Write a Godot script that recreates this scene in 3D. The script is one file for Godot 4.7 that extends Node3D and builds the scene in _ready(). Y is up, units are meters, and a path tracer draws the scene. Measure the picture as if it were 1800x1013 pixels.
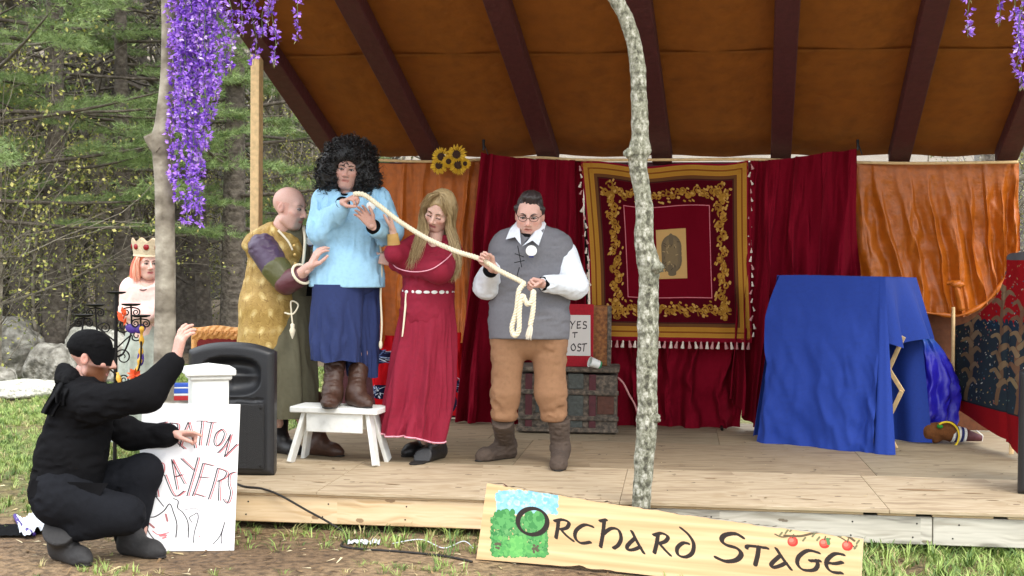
extends Node3D

# ------------------------------------------------------------------ camera model (photo pixels to places)
const FOCAL := 2300.0
const EYE := Vector3(0, 1.47, 0)
const DECK := 0.22
var lens_basis := Basis()
var stage_o := Vector3.ZERO
var e1 := Vector3.RIGHT
var e2 := Vector3.FORWARD
var M := {}
var rng := RandomNumberGenerator.new()

func ray(px: float, py: float) -> Vector3:
	return lens_basis * Vector3((px - 900.0) / FOCAL, -(py - 506.5) / FOCAL, -1.0)
func gp(px: float, py: float, y := 0.0) -> Vector3:      # the pixel's point on a level plane
	var d := ray(px, py)
	return EYE + d * ((y - EYE.y) / d.y)
func qp(px: float, py: float, dep: float) -> Vector3:    # the pixel's point at a known distance
	return EYE + ray(px, py) * dep
func st(u: float, y: float, v: float) -> Vector3:        # stage coordinates: along the front, height, towards the back
	var p := stage_o + e1 * u + e2 * v
	p.y = y
	return p
func vp(px: float, py: float, v: float) -> Vector3:      # the pixel's point on a plane parallel to the back wall
	var d := ray(px, py)
	return EYE + d * (((stage_o - EYE).dot(e2) + v) / d.dot(e2))
func pl(px: float, py: float, o: Vector3, n: Vector3) -> Vector3:
	var d := ray(px, py)
	return EYE + d * ((o - EYE).dot(n) / d.dot(n))

# ------------------------------------------------------------------ mesh building
class MB:
	var v := PackedVector3Array()
	var c := PackedColorArray()
	var t := PackedVector2Array()
	var ix := PackedInt32Array()
	var col := Color.WHITE
	func vert(p: Vector3, uv := Vector2.ZERO) -> int:
		v.append(p); c.append(col); t.append(uv)
		return v.size() - 1
	func tri(a: int, b: int, d: int) -> void:             # counter-clockwise seen from outside
		ix.append(a); ix.append(d); ix.append(b)
	func quad_i(a: int, b: int, d: int, e: int) -> void:
		tri(a, b, d); tri(a, d, e)
	func quad(a: Vector3, b: Vector3, d: Vector3, e: Vector3) -> void:
		var i := vert(a, Vector2(0, 1)); vert(b, Vector2(1, 1)); vert(d, Vector2(1, 0)); vert(e, Vector2(0, 0))
		quad_i(i, i + 1, i + 2, i + 3)
	func poly(pts: Array) -> void:                        # flat convex face
		var i := v.size()
		for p in pts: vert(p)
		for k in range(1, pts.size() - 1): tri(i, i + k, i + k + 1)
	func box(x: Transform3D, s: Vector3, b := 0.0) -> void:
		var h := s * 0.5
		if b <= 0.0: b = minf(0.002, minf(h.x, minf(h.y, h.z)) * 0.3)
		b = minf(b, minf(h.x, minf(h.y, h.z)) * 0.9)
		var o := x.origin
		for ax in 3:
			for sg: float in [-1.0, 1.0]:
				var n := Vector3.ZERO; n[ax] = sg * h[ax]
				var a1 := Vector3.ZERO; a1[(ax + 1) % 3] = h[(ax + 1) % 3] - b
				var a2 := Vector3.ZERO; a2[(ax + 2) % 3] = h[(ax + 2) % 3] - b
				quad_out(x * (n - a1 - a2), x * (n + a1 - a2), x * (n + a1 + a2), x * (n - a1 + a2), o)
		for ax in 3:
			var p := (ax + 1) % 3
			var q := (ax + 2) % 3
			for s1: float in [-1.0, 1.0]:
				for s2: float in [-1.0, 1.0]:
					var l := Vector3.ZERO; l[ax] = h[ax] - b
					var f1 := Vector3.ZERO; f1[p] = s1 * h[p]; f1[q] = s2 * (h[q] - b)
					var f2 := Vector3.ZERO; f2[p] = s1 * (h[p] - b); f2[q] = s2 * h[q]
					quad_out(x * (f1 + l), x * (f1 - l), x * (f2 - l), x * (f2 + l), o)
		for sx: float in [-1.0, 1.0]:
			for sy: float in [-1.0, 1.0]:
				for sz: float in [-1.0, 1.0]:
					var i := vert(x * Vector3(sx * h.x, sy * (h.y - b), sz * (h.z - b)))
					vert(x * Vector3(sx * (h.x - b), sy * h.y, sz * (h.z - b)))
					vert(x * Vector3(sx * (h.x - b), sy * (h.y - b), sz * h.z))
					if sx * sy * sz > 0.0: tri(i, i + 1, i + 2)
					else: tri(i, i + 2, i + 1)
	func quad_out(a: Vector3, b: Vector3, d: Vector3, e: Vector3, o: Vector3) -> void:   # faces away from o
		if (b - a).cross(d - a).dot((a + d) * 0.5 - o) >= 0.0: quad(a, b, d, e)
		else: quad(e, d, b, a)
	func beam(a: Vector3, b: Vector3, up: Vector3, w: float, th: float, bev := 0.004) -> void:   # board from a to b; w across, th along up
		var z := (b - a).normalized()
		var x := up.cross(z).normalized()
		box(Transform3D(Basis(x, z.cross(x), z), (a + b) * 0.5), Vector3(w, th, a.distance_to(b)), bev)
	func tube(p: PackedVector3Array, r: PackedFloat32Array, n := 8, cap := true, vscale := 1.0) -> void:
		var base := v.size()
		var ref := Vector3.UP
		var along := 0.0
		var cnt := p.size()
		for i in cnt:
			var d := (p[mini(i + 1, cnt - 1)] - p[maxi(i - 1, 0)]).normalized()
			if i == 0: ref = (Vector3.RIGHT if absf(d.y) > 0.8 else Vector3.UP)
			else: along += p[i].distance_to(p[i - 1])
			var sx := ref.cross(d).normalized()
			var sy := d.cross(sx)
			ref = sy
			for k in n + 1:
				var a := TAU * k / n
				vert(p[i] + (sx * cos(a) + sy * sin(a)) * r[i], Vector2(float(k) / n, along * vscale))
		for i in cnt - 1:
			for k in n:
				var o := base + i * (n + 1) + k
				quad_i(o, o + 1, o + n + 2, o + n + 1)
		if cap:
			for e in 2:
				var i0 := base if e == 0 else base + (cnt - 1) * (n + 1)
				var m := vert(p[0] if e == 0 else p[cnt - 1])
				for k in n:
					if e == 0: tri(m, i0 + k + 1, i0 + k)
					else: tri(m, i0 + k, i0 + k + 1)
	func line(a: Vector3, b: Vector3, ra: float, rb: float, n := 6) -> void:
		tube(PackedVector3Array([a, b]), PackedFloat32Array([ra, rb]), n)
	func grid(nu: int, nv: int, f: Callable, closed := false) -> void:   # f(u, v) in 0..1
		var base := v.size()
		var m := nu if closed else nu + 1
		for j in nv + 1:
			for i in m:
				var uu := float(i) / nu
				var vv := float(j) / nv
				vert(f.call(uu, vv), Vector2(uu, vv))
		for j in nv:
			for i in nu:
				var a := base + j * m + i
				var b := base + j * m + (i + 1) % m
				quad_i(a + m, b + m, b, a)
	func ball(x: Transform3D, r: Vector3, nu := 14, nv := 9, f = null) -> void:
		grid(nu, nv, func(u: float, w: float) -> Vector3:
			var th := PI * w
			var ph := -TAU * u
			var d := Vector3(sin(th) * cos(ph), cos(th), sin(th) * sin(ph))
			if f != null: d = f.call(d)
			return x * (d * r), true)
	func lathe(x: Transform3D, prof: PackedVector2Array, n := 16) -> void:
		grid(n, prof.size() - 1, func(u: float, w: float) -> Vector3:
			var q := prof[roundi(w * (prof.size() - 1))]
			return x * Vector3(cos(-TAU * u) * q.x, q.y, sin(-TAU * u) * q.x), true)
	func mesh(o := Vector3.ZERO) -> ArrayMesh:
		var nn := PackedVector3Array()
		nn.resize(v.size())
		# corners at one place with near-equal facing share a normal at tube seams only through equal indices
		for i in range(0, ix.size(), 3):
			var a := ix[i]
			var b := ix[i + 2]
			var d := ix[i + 1]
			var f := (v[b] - v[a]).cross(v[d] - v[a])
			nn[a] += f; nn[b] += f; nn[d] += f
		for i in nn.size():
			nn[i] = nn[i].normalized() if nn[i].length_squared() > 1e-20 else Vector3.UP
			v[i] -= o
		var arr := []
		arr.resize(Mesh.ARRAY_MAX)
		arr[Mesh.ARRAY_VERTEX] = v
		arr[Mesh.ARRAY_NORMAL] = nn
		arr[Mesh.ARRAY_COLOR] = c
		arr[Mesh.ARRAY_TEX_UV] = t
		arr[Mesh.ARRAY_INDEX] = ix
		var am := ArrayMesh.new()
		am.add_surface_from_arrays(Mesh.PRIMITIVE_TRIANGLES, arr)
		return am

# smooth field of bones meshed as surface nets
class Sdf:
	var lo: Vector3
	var h: float
	var nx: int
	var ny: int
	var nz: int
	var d := PackedFloat32Array()
	func _init(a: Vector3, b: Vector3, cell: float) -> void:
		h = cell; lo = a
		nx = int((b.x - a.x) / h) + 2; ny = int((b.y - a.y) / h) + 2; nz = int((b.z - a.z) / h) + 2
		d.resize(nx * ny * nz); d.fill(1.0)
	func span(a: Vector3, b: Vector3) -> Array:
		return [clampi(int((a.x - lo.x) / h), 0, nx - 1), clampi(int((b.x - lo.x) / h) + 1, 0, nx - 1), clampi(int((a.y - lo.y) / h), 0, ny - 1), clampi(int((b.y - lo.y) / h) + 1, 0, ny - 1), clampi(int((a.z - lo.z) / h), 0, nz - 1), clampi(int((b.z - lo.z) / h) + 1, 0, nz - 1)]
	func cap(a: Vector3, b: Vector3, ra: float, rb: float, k: float, ax := Vector3.ZERO, ratio := 1.0) -> void:
		var m := maxf(ra, rb) + k + 2.0 * h
		var s := span(a.min(b) - Vector3.ONE * m, a.max(b) + Vector3.ONE * m)
		var flat := ratio != 1.0
		var g := 1.0 / ratio - 1.0
		var ab := b - a
		if flat: ab += ax * (ab.dot(ax) * g)
		var l2 := maxf(ab.length_squared(), 1e-9)
		var rr := rb - ra
		for z in range(s[4], s[5] + 1):
			for y in range(s[2], s[3] + 1):
				var i: int = (z * ny + y) * nx + s[0]
				var p := lo + Vector3(s[0], y, z) * h - a
				for x in range(s[0], s[1] + 1):
					var q := p
					if flat: q += ax * (p.dot(ax) * g)
					var t := clampf(q.dot(ab) / l2, 0.0, 1.0)
					var e := (q - ab * t).length() - ra - rr * t
					if flat and e > 0.0: e *= minf(1.0, ratio * 1.4)
					var o := d[i]
					var w := k - absf(o - e)
					d[i] = minf(o, e) - (w * w / (4.0 * k) if w > 0.0 else 0.0)
					i += 1
					p.x += h
	func ell(c: Vector3, r: Vector3, bs: Basis, k: float, carve := false) -> void:
		var mr := maxf(r.x, maxf(r.y, r.z)) + k + 2.0 * h
		var s := span(c - Vector3.ONE * mr, c + Vector3.ONE * mr)
		var inv := bs.inverse()
		for z in range(s[4], s[5] + 1):
			for y in range(s[2], s[3] + 1):
				var i: int = (z * ny + y) * nx + s[0]
				for x in range(s[0], s[1] + 1):
					var q := inv * (lo + Vector3(x, y, z) * h - c)
					var a := q / r
					var k0 := a.length()
					var k1 := maxf((a / r).length(), 1e-6)
					var e := k0 * (k0 - 1.0) / k1
					var o := d[i]
					if carve:
						e = -e
						var w := k - absf(o - e)
						d[i] = maxf(o, e) + (w * w / (4.0 * k) if w > 0.0 else 0.0)
					else:
						var w := k - absf(o - e)
						d[i] = minf(o, e) - (w * w / (4.0 * k) if w > 0.0 else 0.0)
					i += 1
	func cut(p0: Vector3, n: Vector3) -> void:            # keeps the side that n points away from
		var i := 0
		for z in nz:
			for y in ny:
				var e := (lo + Vector3(0, y, z) * h - p0).dot(n)
				for x in nx:
					if d[i] < e: d[i] = e
					e += n.x * h
					i += 1
	func wrinkle(nz_: FastNoiseLite, amp: float, f: Vector3, ridged := true) -> void:
		var lim := 3.0 * h + amp
		var i := 0
		for z in nz:
			for y in ny:
				for x in nx:
					if absf(d[i]) < lim:
						var w := nz_.get_noise_3dv((lo + Vector3(x, y, z) * h) * f)
						if ridged:                              # folds: sharp outward ridges in drifts, broad hollows between
							var k := clampf(0.55 + 1.3 * nz_.get_noise_3dv((lo + Vector3(x, y, z) * h) * 2.3 + Vector3(9, 4, 1)), 0.1, 1.0)
							d[i] -= amp * k * (0.9 - 2.6 * absf(w))
						else: d[i] += amp * w
					i += 1
	func mesh(mb: MB) -> void:
		var vid := PackedInt32Array()
		vid.resize(d.size()); vid.fill(-1)
		var sy := nx
		var sz := nx * ny
		var lim := 4.5 * h
		for z in nz - 1:
			for y in ny - 1:
				var i := (z * ny + y) * nx
				for x in nx - 1:
					var a := d[i]
					if a < lim and a > -lim:
						var b := d[i + 1]; var c := d[i + sy]; var e := d[i + sy + 1]
						var f := d[i + sz]; var g := d[i + sz + 1]; var k := d[i + sz + sy]; var l := d[i + sz + sy + 1]
						var s := int(a < 0.0) + int(b < 0.0) + int(c < 0.0) + int(e < 0.0) + int(f < 0.0) + int(g < 0.0) + int(k < 0.0) + int(l < 0.0)
						if s > 0 and s < 8:
							var m := Vector3.ZERO
							var n := 0
							if (a < 0.0) != (b < 0.0): m += Vector3(a / (a - b), 0, 0); n += 1
							if (c < 0.0) != (e < 0.0): m += Vector3(c / (c - e), 1, 0); n += 1
							if (f < 0.0) != (g < 0.0): m += Vector3(f / (f - g), 0, 1); n += 1
							if (k < 0.0) != (l < 0.0): m += Vector3(k / (k - l), 1, 1); n += 1
							if (a < 0.0) != (c < 0.0): m += Vector3(0, a / (a - c), 0); n += 1
							if (b < 0.0) != (e < 0.0): m += Vector3(1, b / (b - e), 0); n += 1
							if (f < 0.0) != (k < 0.0): m += Vector3(0, f / (f - k), 1); n += 1
							if (g < 0.0) != (l < 0.0): m += Vector3(1, g / (g - l), 1); n += 1
							if (a < 0.0) != (f < 0.0): m += Vector3(0, 0, a / (a - f)); n += 1
							if (b < 0.0) != (g < 0.0): m += Vector3(1, 0, b / (b - g)); n += 1
							if (c < 0.0) != (k < 0.0): m += Vector3(0, 1, c / (c - k)); n += 1
							if (e < 0.0) != (l < 0.0): m += Vector3(1, 1, e / (e - l)); n += 1
							vid[i] = mb.vert(lo + (Vector3(x, y, z) + m / n) * h)
					i += 1
		for z in range(1, nz - 1):
			for y in range(1, ny - 1):
				var i := (z * ny + y) * nx + 1
				for x in range(1, nx - 1):
					if vid[i] >= 0 or absf(d[i]) < lim:
						var ins := d[i] < 0.0
						if ins != (d[i + 1] < 0.0): q4(mb, vid[i - sy - sz], vid[i - sz], vid[i], vid[i - sy], ins)
						if ins != (d[i + sy] < 0.0): q4(mb, vid[i - sz - 1], vid[i - 1], vid[i], vid[i - sz], ins)
						if ins != (d[i + sz] < 0.0): q4(mb, vid[i - 1 - sy], vid[i - sy], vid[i], vid[i - 1], ins)
					i += 1
	func q4(mb: MB, a: int, b: int, c: int, e: int, ins: bool) -> void:
		if a < 0 or b < 0 or c < 0 or e < 0: return
		if ins: mb.quad_i(a, b, c, e)
		else: mb.quad_i(e, c, b, a)

# prims: ["c", a, b, ra, rb, k] capsule, + [axis, ratio] flattened; ["e", c, r, basis, k] ellipsoid; ["s", ...] carved; ["p", point, normal] cut
func field(prims: Array, cell: float, wr := 0.0, wf := Vector3.ONE, ridged := true) -> Sdf:
	var lo := Vector3.ONE * 1e9
	var hi := -lo
	for q in prims:
		if q[0] == "c":
			var m := Vector3.ONE * maxf(q[3], q[4])
			lo = lo.min((q[1] as Vector3).min(q[2]) - m); hi = hi.max((q[1] as Vector3).max(q[2]) + m)
		elif q[0] == "e":
			var m: Vector3 = Vector3.ONE * maxf(q[2].x, maxf(q[2].y, q[2].z))
			lo = lo.min(q[1] - m); hi = hi.max(q[1] + m)
	var g := Vector3.ONE * (cell * 3.5 + wr)
	var s := Sdf.new(lo - g, hi + g, cell)
	for q in prims:
		if q[0] == "c":
			if q.size() > 6: s.cap(q[1], q[2], q[3], q[4], q[5], q[6], q[7])
			else: s.cap(q[1], q[2], q[3], q[4], q[5])
		elif q[0] == "e": s.ell(q[1], q[2], q[3], q[4])
		elif q[0] == "s": s.ell(q[1], q[2], q[3], q[4], true)
	if wr > 0.0: s.wrinkle(wrinkle_noise, wr, wf, ridged)
	for q in prims:
		if q[0] == "p": s.cut(q[1], q[2])
	return s
var wrinkle_noise := FastNoiseLite.new()

func blob(prims: Array, cell: float, mb: MB, wr := 0.0, wf := Vector3.ONE, ridged := true) -> void:
	field(prims, cell, wr, wf, ridged).mesh(mb)

# ------------------------------------------------------------------ scene tree
var taken := {}
func numbered(called: String) -> String:
	var n: int = taken.get(called, 0)
	taken[called] = n + 1
	return called if n == 0 else "%s_%03d" % [called, n]
func tag(o: Node3D, label: String, category: String, group := "") -> Node3D:
	o.set_meta("label", label); o.set_meta("category", category)
	if group: o.set_meta("group", group)
	return o
func thing(called: String, label: String, category: String, at := Vector3.ZERO, group := "") -> Node3D:
	var o := Node3D.new()
	o.name = numbered(called)
	add_child(o)
	o.position = at
	return tag(o, label, category, group)
func part(called: String, mb: MB, m: Material, parent: Node3D, stuff := false) -> MeshInstance3D:   # shape given in world coordinates
	var o := MeshInstance3D.new()
	o.name = called if parent != self else numbered(called)
	var off := Vector3.ZERO
	var q: Node = parent
	while q != self and q is Node3D:
		off += (q as Node3D).position
		q = q.get_parent()
	o.mesh = mb.mesh(off)
	o.material_override = m
	parent.add_child(o, true)
	if stuff: o.set_meta("kind", "stuff")
	return o
func inst(called: String, mesh: Mesh, m: Material, parent: Node3D, x: Transform3D) -> MeshInstance3D:
	var o := MeshInstance3D.new()
	o.name = called if parent != self else numbered(called)
	o.mesh = mesh
	o.material_override = m
	o.transform = x
	parent.add_child(o, true)
	return o
func setting(called: String, mb: MB, m: Material) -> MeshInstance3D:
	var o := part(called, mb, m, self)
	o.set_meta("kind", "structure")
	return o
func stuff(called: String, mesh: Mesh, m: Material, xs: Array, cs: Array, label: String, category: String) -> MultiMeshInstance3D:
	var mm := MultiMesh.new()
	mm.transform_format = MultiMesh.TRANSFORM_3D
	mm.use_colors = true
	mm.mesh = mesh
	mm.instance_count = xs.size()
	for i in xs.size():
		mm.set_instance_transform(i, xs[i])
		mm.set_instance_color(i, cs[i])
	var o := MultiMeshInstance3D.new()
	o.name = numbered(called)
	o.multimesh = mm
	o.material_override = m
	add_child(o)
	tag(o, label, category)
	o.set_meta("kind", "stuff")
	return o

# ------------------------------------------------------------------ materials
func c8(r: float, g: float, b: float) -> Color:
	return Color(r / 255.0, g / 255.0, b / 255.0)
func lin(r: float, g: float, b: float) -> Color:         # vertex colours are linear
	return c8(r, g, b).srgb_to_linear()
func noise(kind: int, freq: float, oct := 4, sd := 1) -> FastNoiseLite:
	var n := FastNoiseLite.new()
	n.noise_type = kind
	n.frequency = freq
	n.fractal_octaves = oct
	n.seed = sd
	return n
func ntex(n: FastNoiseLite, size: int, ramp = null, normal := false, bump := 4.0) -> NoiseTexture2D:
	var t := NoiseTexture2D.new()
	t.width = size; t.height = size
	t.seamless = true
	t.noise = n
	if ramp != null:
		var g := Gradient.new()
		var off := PackedFloat32Array()
		var cc := PackedColorArray()
		for q in ramp: off.append(q[0]); cc.append(q[1])
		g.offsets = off; g.colors = cc
		t.color_ramp = g
	if normal:
		t.as_normal_map = true
		t.bump_strength = bump
	return t
func mat(key: String, col: Color, rough := 0.8, tex: Texture2D = null, nrm: Texture2D = null, scale := 1.0, nscale := 1.0) -> StandardMaterial3D:
	var m := StandardMaterial3D.new()
	m.resource_name = key
	m.albedo_color = col
	m.roughness = rough
	if tex: m.albedo_texture = tex
	if nrm:
		m.normal_enabled = true
		m.normal_texture = nrm
		m.normal_scale = nscale
	if scale > 0.0:
		m.uv1_triplanar = true
		m.uv1_scale = Vector3.ONE * scale
	m.cull_mode = BaseMaterial3D.CULL_DISABLED
	M[key] = m
	return m
func imtex(im: Image) -> ImageTexture:
	return ImageTexture.create_from_image(im)
# paint strokes on an image: points in pixels, nib as an ellipse turned by ang
func brush(im: Image, pts: Array, w: float, w2: float, ang: float, col: Color) -> void:
	var ca := cos(ang)
	var sa := sin(ang)
	for i in pts.size() - 1:
		var p0: Vector2 = pts[maxi(i - 1, 0)]
		var p1: Vector2 = pts[i]
		var p2: Vector2 = pts[i + 1]
		var p3: Vector2 = pts[mini(i + 2, pts.size() - 1)]
		var steps := maxi(2, int(p1.distance_to(p2) / maxf(0.7, minf(w, w2) * 0.3)))
		for s in steps + 1:
			var q := p1.cubic_interpolate(p2, p0, p3, float(s) / steps)
			var rm := maxf(w, w2)
			for y in range(int(q.y - rm), int(q.y + rm) + 1):
				var dy := y - q.y
				# row of the turned ellipse
				var aa := ca * ca / (w * w) + sa * sa / (w2 * w2)
				var bb := 2.0 * dy * ca * sa * (1.0 / (w * w) - 1.0 / (w2 * w2))
				var cc := dy * dy * (sa * sa / (w * w) + ca * ca / (w2 * w2)) - 1.0
				var disc := bb * bb - 4.0 * aa * cc
				if disc > 0.0:
					var r := sqrt(disc) / (2.0 * aa)
					var m := q.x - bb / (2.0 * aa)
					im.fill_rect(Rect2i(int(m - r), y, maxi(1, int(2.0 * r + 0.5)), 1), col)

func curve(pts: Array, n: int) -> PackedVector3Array:    # smooth line through points
	var out := PackedVector3Array()
	var segs := pts.size() - 1
	for i in n + 1:
		var f := float(i) / n * segs
		var k := mini(int(f), segs - 1)
		out.append((pts[k] as Vector3).cubic_interpolate(pts[k + 1], pts[maxi(k - 1, 0)], pts[mini(k + 2, segs)], f - k))
	return out
func rad(a: float, b: float, n: int) -> PackedFloat32Array:
	var r := PackedFloat32Array()
	for i in n + 1: r.append(lerpf(a, b, float(i) / n))
	return r

func _ready() -> void:
	rng.seed = 7
	wrinkle_noise.seed = 5
	wrinkle_noise.noise_type = FastNoiseLite.TYPE_SIMPLEX_SMOOTH
	wrinkle_noise.frequency = 1.0
	wrinkle_noise.fractal_octaves = 2
	build_camera_and_light()
	build_materials()
	build_ground()
	build_forest()
	build_stage()
	build_hangings()
	build_props()
	build_people()
	build_small()

func build_camera_and_light() -> void:
	lens_basis = Basis(Vector3.RIGHT, -atan(49.5 / FOCAL)) * Basis(Vector3.BACK, deg_to_rad(0.5))
	var cam := Camera3D.new()
	cam.name = "camera"
	cam.fov = rad_to_deg(2.0 * atan(506.5 / FOCAL))
	cam.near = 0.05
	cam.far = 600.0
	cam.transform = Transform3D(lens_basis, EYE)
	add_child(cam)
	cam.current = true
	var sky_m := ProceduralSkyMaterial.new()
	sky_m.sky_top_color = c8(238, 242, 248)
	sky_m.sky_horizon_color = c8(192, 196, 201)
	sky_m.sky_curve = 0.22
	sky_m.sky_energy_multiplier = 1.25
	sky_m.ground_bottom_color = c8(80, 76, 66)
	sky_m.ground_horizon_color = c8(150, 150, 145)
	var sky := Sky.new()
	sky.sky_material = sky_m
	var env := Environment.new()
	env.background_mode = Environment.BG_SKY
	env.sky = sky
	env.tonemap_mode = Environment.TONE_MAPPER_LINEAR
	env.tonemap_exposure = 2.35
	env.sdfgi_enabled = true
	env.ssao_enabled = true
	env.ssil_enabled = true
	var we := WorldEnvironment.new()
	we.name = "world_environment"
	env.volumetric_fog_enabled = true
	env.volumetric_fog_density = 0.0
	we.environment = env
	add_child(we)
	var sun := DirectionalLight3D.new()
	sun.name = "overcast_sun"
	sun.light_energy = 0.4
	sun.light_angular_distance = 25.0
	sun.light_color = c8(255, 250, 242)
	sun.shadow_enabled = true
	sun.rotation_degrees = Vector3(-52, 28, 0)
	add_child(sun)
	var th := deg_to_rad(7.3)
	e1 = Vector3(cos(th), 0, sin(th))
	e2 = Vector3(sin(th), 0, -cos(th))
	stage_o = gp(850, 872, DECK)

func build_materials() -> void:
	var S := FastNoiseLite.TYPE_SIMPLEX_SMOOTH
	var weave := ntex(noise(FastNoiseLite.TYPE_VALUE, 0.35, 2, 3), 256, null, true, 3.0)
	var crumple := ntex(noise(S, 0.012, 4, 9), 512, null, true, 9.0)
	var mottle := ntex(noise(S, 0.02, 5, 4), 512, [[0.0, Color(0.80, 0.80, 0.80)], [0.5, Color(0.92, 0.92, 0.92)], [1.0, Color(1, 1, 1)]])
	var faint := ntex(noise(S, 0.02, 5, 14), 512, [[0.0, Color(0.90, 0.90, 0.89)], [0.45, Color(0.97, 0.97, 0.97)], [1.0, Color(1, 1, 1)]])
	M.faint_t = faint
	M.weave_t = weave; M.crumple_t = crumple; M.mottle_t = mottle
	# wood
	var grain := noise(S, 0.02, 4, 21)
	var plank_ramp := [[0.0, c8(160, 140, 112)], [0.3, c8(194, 174, 142)], [0.6, c8(212, 195, 164)], [0.8, c8(184, 162, 128)], [1.0, c8(220, 204, 176)]]
	var ply := mat("plywood", Color(0.87, 0.86, 0.86), 0.75, stretched(grain, 1024, plank_ramp, 0.10, 31), null, 0.55)
	ply.uv1_world_triplanar = false
	mat("pine_board", Color(0.94, 0.92, 0.92), 0.75, stretched(noise(S, 0.02, 4, 5), 512, [[0.0, c8(176, 146, 104)], [0.3, c8(226, 200, 156)], [0.7, c8(240, 218, 178)], [1.0, c8(206, 172, 124)]], 0.06, 41), null, 1.0)
	mat("grey_board", Color(0.92, 0.91, 0.90), 0.8, stretched(noise(S, 0.02, 4, 6), 512, [[0.0, c8(120, 116, 108)], [0.3, c8(190, 186, 174)], [0.7, c8(216, 212, 200)], [1.0, c8(170, 164, 150)]], 0.06, 47), null, 1.0)
	mat("rafter_wood", c8(86, 36, 42), 0.7, mottle, crumple, 1.5, 0.5)
	mat("tarp", c8(154, 92, 24), 0.85, mottle, crumple, 0.6, 0.5)
	M.tarp.backlight_enabled = true
	M.tarp.backlight = c8(40, 22, 6)
	mat("post_wood", c8(236, 202, 148), 0.75, mottle, null, 2.0)
	# cloth
	mat("crimson", c8(118, 4, 28), 0.9, faint, weave, 3.0, 0.2)
	M.crimson.metallic_specular = 0.25
	mat("orange_satin", c8(186, 98, 14), 0.45, mottle, crumple, 1.6, 0.5)
	mat("orange_velvet", c8(184, 96, 14), 0.6, mottle, crumple, 1.6, 0.4)
	mat("blue_cloth", c8(15, 54, 146), 0.8, faint, weave, 3.0, 0.2)
	mat("white_paint", c8(236, 238, 234), 0.55, faint, null, 1.5)
	mat("black_plastic", c8(30, 31, 34), 0.42, null, ntex(noise(FastNoiseLite.TYPE_VALUE, 0.3, 1, 8), 256, null, true, 2.0), 4.0, 0.35)
	mat("speaker_grille", c8(20, 20, 22), 0.6, null, ntex(noise(FastNoiseLite.TYPE_CELLULAR, 0.2, 1, 8), 256, null, true, 6.0), 6.0, 0.8)
	mat("black_iron", c8(26, 24, 23), 0.5, null, null, 0.0)
	M.black_iron.metallic = 0.6
	mat("black_rubber", c8(30, 26, 24), 0.7, null, null, 0.0)
	mat("vertex", Color.WHITE, 0.8, null, null, 0.0)
	M.vertex.vertex_color_use_as_albedo = true
	mat("vertex_cloth", Color.WHITE, 0.85, mottle, weave, 4.0, 0.4)
	M.vertex_cloth.vertex_color_use_as_albedo = true
	mat("skin", Color.WHITE, 0.5, ntex(noise(S, 0.05, 4, 24), 512, [[0.0, Color(0.86, 0.80, 0.78)], [0.5, Color(0.96, 0.95, 0.95)], [1.0, Color(1, 1, 1)]]), ntex(noise(FastNoiseLite.TYPE_VALUE, 0.4, 2, 12), 256, null, true, 2.0), 8.0, 0.15)
	M.skin.vertex_color_use_as_albedo = true
	M.skin.subsurf_scatter_enabled = true
	M.skin.subsurf_scatter_strength = 0.08
	mat("leaf", Color.WHITE, 0.65, null, null, 0.0)
	M.leaf.vertex_color_use_as_albedo = true
	M.leaf.backlight_enabled = true
	M.leaf.backlight = Color(0.25, 0.28, 0.1)
	mat("petal", Color.WHITE, 0.55, null, null, 0.0)
	M.petal.vertex_color_use_as_albedo = true
	M.petal.backlight_enabled = true
	M.petal.backlight = Color(0.22, 0.12, 0.3)
	mat("needle", Color.WHITE, 0.7, null, null, 0.0)
	M.needle.vertex_color_use_as_albedo = true
	mat("tassel_white", c8(214, 200, 186), 0.9, null, null, 0.0)
	mat("tassel_pink", c8(186, 132, 130), 0.9, null, null, 0.0)
	# bark
	var bn := noise(S, 0.007, 7, 61)
	bn.fractal_gain = 0.68
	var birch := ntex(bn, 1024, [[0.0, c8(38, 36, 30)], [0.32, c8(76, 74, 62)], [0.44, c8(112, 112, 94)], [0.56, c8(136, 136, 118)], [0.68, c8(166, 164, 150)], [0.8, c8(200, 198, 186)], [1.0, c8(220, 218, 208)]])
	mat("birch_bark", Color.WHITE, 0.85, birch, ntex(bn, 1024, null, true, 16.0), 2.2, 0.8)
	M.birch_bark.uv1_scale = Vector3(3.6, 2.4, 3.6)
	mat("beech_bark", Color.WHITE, 0.85, ntex(noise(S, 0.012, 5, 64), 512, [[0.0, c8(84, 76, 64)], [0.42, c8(124, 116, 102)], [0.68, c8(150, 143, 128)], [1.0, c8(172, 166, 150)]]), ntex(noise(S, 0.02, 5, 65), 512, null, true, 6.0), 1.2, 0.7)
	var bark_n := ntex(noise(S, 0.02, 5, 66), 512, null, true, 12.0)
	mat("forest_bark", Color.WHITE, 0.95, ntex(noise(S, 0.015, 5, 67), 512, [[0.0, c8(84, 76, 66)], [0.5, c8(134, 126, 112)], [1.0, c8(172, 164, 150)]]), bark_n, 1.0, 1.0)
	mat("pine_bark", Color.WHITE, 0.95, ntex(noise(S, 0.02, 5, 68), 512, [[0.0, c8(54, 48, 42)], [0.5, c8(92, 84, 75)], [1.0, c8(126, 118, 108)]]), bark_n, 1.0, 1.2)
	mat("stone", Color.WHITE, 0.9, ntex(noise(S, 0.01, 6, 71), 1024, [[0.0, c8(70, 68, 62)], [0.38, c8(126, 122, 112)], [0.6, c8(160, 156, 146)], [0.8, c8(196, 192, 182)], [1.0, c8(216, 214, 206)]]), ntex(noise(S, 0.03, 5, 72), 512, null, true, 12.0), 0.8, 1.0)
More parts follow.
